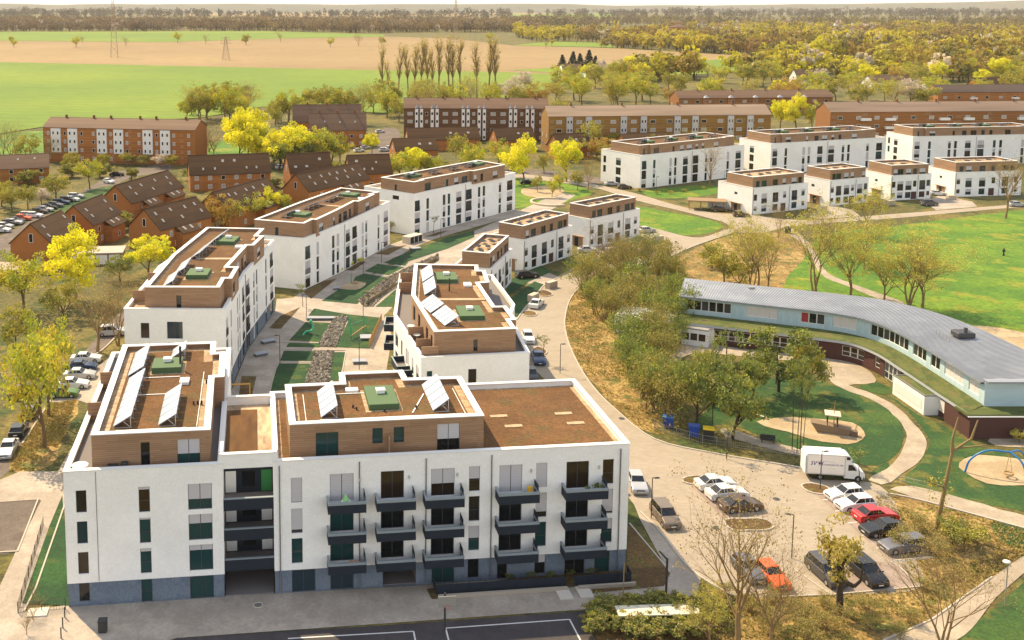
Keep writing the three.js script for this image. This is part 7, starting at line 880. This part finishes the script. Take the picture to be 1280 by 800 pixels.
{ const gm = mat([0.05, 0.48, 0.25], 0.5), t = thing('play_figure', 'curved green play sculpture on the left playground lawn', 'play sculpture', [cP[10][0], 0.07, -cP[10][1]]); part('arc', new THREE.TubeGeometry(new THREE.CatmullRomCurve3([new THREE.Vector3(-1, 0, 0.6), new THREE.Vector3(-0.5, 0.5, 0.3), new THREE.Vector3(0.5, 0.7, 0), new THREE.Vector3(0.6, 1.4, -0.3), new THREE.Vector3(0.3, 2.0, -0.5)]), 16, 0.17, 8), gm, t); part('knob', new THREE.SphereGeometry(0.28, 12, 8).translate(0.3, 2.1, -0.5), gm, t); }
{ const t = thing('play_post', 'green play post in the small sand pit', 'play post', [cP[11][0], 0.07, -cP[11][1]]); part('post', bar([0, 0, 0], [0, 2.2, 0], 0.12, 0.1, 8), mat([0.02, 0.34, 0.16], 0.5), t); part('seat', new THREE.CylinderGeometry(0.5, 0.5, 0.12, 16).translate(0.8, 0.4, 0), M.timber, t); }
{ const t = thing('garden_gate', 'small orange timber gate frame at the courtyard entrance', 'gate', [cP[12][0], 0, -cP[12][1]], 0.1); part('beam', box(3.0, 0.16, 0.16, 0, 2.1, 0), M.orange_wood, t); part('post', box(0.16, 2.1, 0.16, -1.4, 0, 0), M.orange_wood, t); part('post', box(0.16, 2.1, 0.16, 1.4, 0, 0), M.orange_wood, t); }
{ const t = thing('bin_enclosure', 'pale bin enclosure with dark doors at the end of the bent white block', 'bin enclosure', [cP[13][0], 0, -cP[13][1]], 0.85); part('wall', rbox(5, 1.7, 2.2, 0, 0, 0, 0.05), mat([0.55, 0.48, 0.38], 0.85), t); for (const x of [-1.5, 0, 1.5]) part('door', box(1.2, 1.45, 0.08, x, 0.1, 1.12), M.navy, t); }
fence('timber_fence', 'weathered timber fence between the stream bed and the private gardens', [cP[14], cP[15]], 0.8, mat([0.17, 0.125, 0.06], 0.9), { solid: 1, step: 2.2 });
fence('timber_fence', 'timber fence behind the green lawn by the rear balconies', [cP[16], cP[17]], 1.3, mat([0.40, 0.22, 0.06], 0.85), { solid: 1, step: 2 });
for (const [X, D, th, label] of [[34.5, 199.5, 0.75, 'pale concrete bin box by the front garden of the row house near the curve'], [29.6, 190.5, 0.9, 'pale concrete bin box on the lawn of the house behind the bent block'], [44.4, 220.3, 0.75, 'pale concrete bin box at the corner of the row house by the street'], [52.6, 228.6, 0.7, 'pale concrete bin box at the drive between the row houses'], [66.5, 240, 0.6, 'pale concrete bin box before the row house with two bare trees'], [121, 277.5, 0.4, 'pale concrete bin box beside the row house at the lane'], [143.2, 285.4, 0.3, 'pale concrete bin box before the second row house of the lane'], [164.8, 293.5, 0.2, 'pale concrete bin box before the fourth row house of the lane']]) { const t = thing('bin_box', label, 'bin box', [X, 0, -D], th, 'bin boxes'); part('wall', rbox(2.6, 1.35, 1.1, 0, 0, 0, 0.04), mat([0.50, 0.42, 0.33], 0.9), t); part('door', box(1.1, 1.1, 0.05, -0.6, 0.1, 0.56), mat([0.40, 0.33, 0.26], 0.8), t); part('door', box(1.1, 1.1, 0.05, 0.6, 0.1, 0.56), mat([0.40, 0.33, 0.26], 0.8), t); }
{ const t = thing('carport', 'flat timber carport on slim posts beside the row house', 'carport', [90.3, 0, -279.5], -0.25); part('roof', box(10, 0.3, 5, 0, 2.4, 0), mat([0.26, 0.17, 0.09], 0.9), t); for (const x of [-4.6, -1.5, 1.6, 4.6]) for (const z of [-2.2, 2.2]) part('post', box(0.15, 2.4, 0.15, x, 0, z), M.timber, t); part('back_wall', box(4.4, 2.0, 0.1, 2.6, 0, -2.3), M.white, t); }
{ const t = thing('garage_row', 'row of flat garages with pale roofs below the brick houses', 'garages', [-60.5, 0, -221], 0.12); part('wall', box(11, 2.4, 6), mat([0.3, 0.2, 0.12], 0.9), t); part('roof', box(11.6, 0.2, 6.6, 0, 2.4, 0), mat([0.42, 0.36, 0.30], 0.9), t); for (let i = 0; i < 4; i++) part('garage_door', box(2.3, 2.0, 0.06, -4.1 + i * 2.7, 0.1, 3.04), M.winwhite, t); }
{ const t = thing('garage_row', 'low flat garages at the left edge beside the brick gable', 'garages', [-78, 0, -207], -0.1); part('wall', box(13, 2.4, 6), mat([0.34, 0.16, 0.07], 0.9), t); part('roof', box(13.6, 0.2, 6.6, 0, 2.4, 0), mat([0.34, 0.26, 0.18], 0.9), t); for (let i = 0; i < 4; i++) part('garage_door', box(2.5, 2.0, 0.06, -4.8 + i * 3.2, 0.1, 3.04), M.tiles_brown, t); }
// school playground
{ const t = thing('play_ship', 'wooden ship with a hut and mast on the sandy island of the school lawn', 'play ship', [59.3, 0.08, -129.6], -0.35); const hull = new THREE.Shape(); hull.moveTo(-2.6, 1.2); hull.lineTo(2.4, 0.8); hull.lineTo(2.0, 0); hull.lineTo(-1.8, 0); hull.closePath(); const hg = new THREE.ExtrudeGeometry(hull, { depth: 1.6, bevelEnabled: false }); hg.translate(0, 0, -0.8); part('hull', hg, mat([0.22, 0.15, 0.09], 0.9), t); part('hut_post', merge([[-0.6, -0.6], [0.6, -0.6], [-0.6, 0.6], [0.6, 0.6]].map(([x, z]) => box(0.1, 1.5, 0.1, x, 0.9, z))), M.bark_dark, t); part('hut_roof', box(1.9, 0.12, 1.9, 0, 2.4, 0), mat([0.55, 0.46, 0.36], 0.8), t); part('mast', bar([0.2, 0.8, 0], [0.2, 4.2, 0], 0.07, 0.04, 6), M.timber, t); part('mast', bar([2.6, 0, 0.4], [3.1, 2.4, 0.2], 0.06, 0.04, 6), M.timber, t); part('crate', box(0.8, 0.7, 0.8, 2.6, 0, 0.5), mat([0.15, 0.1, 0.07], 0.9), t); }
{ const bl = mat([0.015, 0.16, 0.42], 0.4), t = thing('swing_frame', 'blue arched swing frame over the sandy play area', 'swing', [74.2, 0.08, -116.6]); const leg = (p) => part('leg', new THREE.TubeGeometry(new THREE.CatmullRomCurve3(p.map((q) => new THREE.Vector3(...q))), 20, 0.11, 8), bl, t); leg([[-4.2, 0, -1.2], [-3.8, 1.6, -1.0], [-2.2, 2.9, -0.6], [0.2, 3.0, 0]]); leg([[0.2, 3.0, 0], [0.9, 2.3, 1.2], [1.2, 0, 2.2]]); leg([[0.2, 3.0, 0], [2.0, 2.7, -1.0], [3.2, 1.4, -1.6], [3.6, 0, -1.9]]); part('nest_seat', new THREE.TorusGeometry(0.5, 0.1, 8, 20).rotateX(Math.PI / 2).translate(0.1, 0.5, 0.2), M.timber, t); part('rope', merge([bar([0.2, 2.95, 0], [-0.3, 0.55, 0.2], 0.03, 0.03, 4), bar([0.2, 2.95, 0], [0.5, 0.55, 0.2], 0.03, 0.03, 4)]), M.timber, t); }
solo('park_bench', merge([box(1.8, 0.06, 0.5, 0, 0.42, 0), box(1.8, 0.5, 0.06, 0, 0.5, -0.28), box(0.08, 0.42, 0.5, -0.7, 0, 0), box(0.08, 0.42, 0.5, 0.7, 0, 0)]), M.dark, 'dark park bench under the trees behind the street', 'bench', null, [49.7, 0, -126.2], -0.25);
solo('timber_beam', box(4.6, 0.25, 0.3), mat([0.55, 0.46, 0.34], 0.8), 'pale timber balance beam on the school lawn', 'beam', null, [50.8, 0.1, -135.2], -0.75);
for (const [X, D, h] of [[53.0, 152, 4.5], [58.7, 147, 5], [59.3, 152, 4]]) solo('timber_post', bar([0, 0, 0], [0, h, 0], 0.1, 0.08, 7), M.bark_dark, 'tall dark timber post in the school garden', 'post', 'timber posts', [X, 0, -D]);
{ const t = thing('stair_rail', 'grey steel handrail at the school path by the truck', 'railing', [60.6, 0, -114.9], -0.6); part('rail', merge([bar([0, 0.95, 0], [3.2, 0.95, 0], 0.035, 0.035, 6), bar([0, 0.5, 0], [3.2, 0.5, 0], 0.025, 0.025, 6)]), M.galv, t); for (const x of [0, 1.6, 3.2]) part('post', bar([x, 0, 0], [x, 0.95, 0], 0.03, 0.03, 6), M.galv, t); }
{ const t = thing('litter_bin', 'dark litter bin at the junction before the row houses', 'bin', [100.5, 0, -249]); part('body', rbox(1.2, 1.5, 1.0, 0, 0, 0, 0.1), M.dark, t); part('lid', rbox(1.3, 0.15, 1.1, 0, 1.5, 0, 0.05), M.dark, t); }
solo('white_ramp', box(3.2, 0.6, 7.5), mat([0.62, 0.58, 0.52], 0.85), 'pale concrete ramp at the edge of the bright meadow behind the school', 'ramp', null, [98.5, 0.0, -165], 0.5);
{ const [X, D] = [139.4, 226], t = thing('person', 'person in dark clothes walking across the bright meadow', 'person', [X, 0, -D]);
  const pr = [[0, 0], [0.001, 0], [0.10, 0.02], [0.11, 0.45], [0.17, 0.85], [0.19, 1.1], [0.22, 1.4], [0.08, 1.52], [0.075, 1.58], [0.11, 1.66], [0.1, 1.76], [0.001, 1.82]].map(([r, y]) => new THREE.Vector2(r, y)); const g = new THREE.LatheGeometry(pr, 12); g.scale(1, 1, 0.75);
  part('body', merge([g, bar([0.22, 1.38, 0], [0.3, 0.82, 0.1], 0.06, 0.04, 6), bar([-0.22, 1.38, 0], [-0.3, 0.82, -0.1], 0.06, 0.04, 6), bar([0.08, 0.5, 0], [0.1, 0, 0.22], 0.09, 0.06, 6), bar([-0.08, 0.5, 0], [-0.1, 0, -0.2], 0.09, 0.06, 6)]), mat([0.02, 0.02, 0.025], 0.9), t); }
// round playground by the yellow trees
{ const t = thing('stone_ring', 'pale curved stone seat wall on the small round playground', 'seat wall', [51.5, 0, -289]); for (const [x, z, r, a0, a1] of [[-2, 0, 6, 1.2, 5.2], [5, 6, 3.4, 3.4, 6.9]]) { const s = new THREE.Shape(); s.absarc(0, 0, r, a0, a1, false); s.absarc(0, 0, r - 0.6, a1, a0, true); s.closePath(); const g = new THREE.ExtrudeGeometry(s, { depth: 0.5, bevelEnabled: false, curveSegments: 24 }); g.rotateX(-Math.PI / 2); part('wall_arc', g, mat([0.55, 0.45, 0.32], 0.9), t, [x, 0, z]); } }
// power pylons
function pylon(X, D, h, label) { const t = thing('power_pylon', label, 'pylon', [X, 0, -D], 0.3, 'power pylons'), l = [], w = (y) => 3.2 * (1 - y / h) + 0.5, n = 12; for (let i = 0; i < n; i++) { const y0 = h * i / n, y1 = h * (i + 1) / n, a = w(y0), b = w(y1); for (const [sx, sz] of [[1, 1], [1, -1], [-1, 1], [-1, -1]]) l.push(bar([sx * a, y0, sz * a], [sx * b, y1, sz * b], 0.16, 0.16, 4)); for (const s of [1, -1]) { l.push(bar([-a, y0, s * a], [b, y1, s * b], 0.1, 0.1, 3), bar([a, y0, s * a], [-b, y1, s * b], 0.1, 0.1, 3), bar([s * a, y0, -a], [s * b, y1, b], 0.1, 0.1, 3)); } } part('lattice_mast', merge(l), mat([0.36, 0.27, 0.2], 0.7), t); for (const y of [0.72, 0.84, 0.95]) part('cross_arm', merge([box(16 - y * 6, 0.3, 0.5, 0, h * y, 0), bar([-(8 - y * 3), h * y, 0], [0, h * y + 2, 0], 0.12, 0.12, 4), bar([8 - y * 3, h * y, 0], [0, h * y + 2, 0], 0.12, 0.12, 4)]), mat([0.36, 0.27, 0.2], 0.7), t); }
pylon(-283, 1127, 74, 'tall lattice pylon on the tan field at the left'); pylon(122, 1600, 72, 'lattice pylon beyond the poplars at the edge of the far wood'); pylon(-155, 1076, 24, 'short thin lattice mast on the tan field'); pylon(417, 1330, 42, 'lattice mast in the wood behind the pasture');
renderer.render(scene, camera);
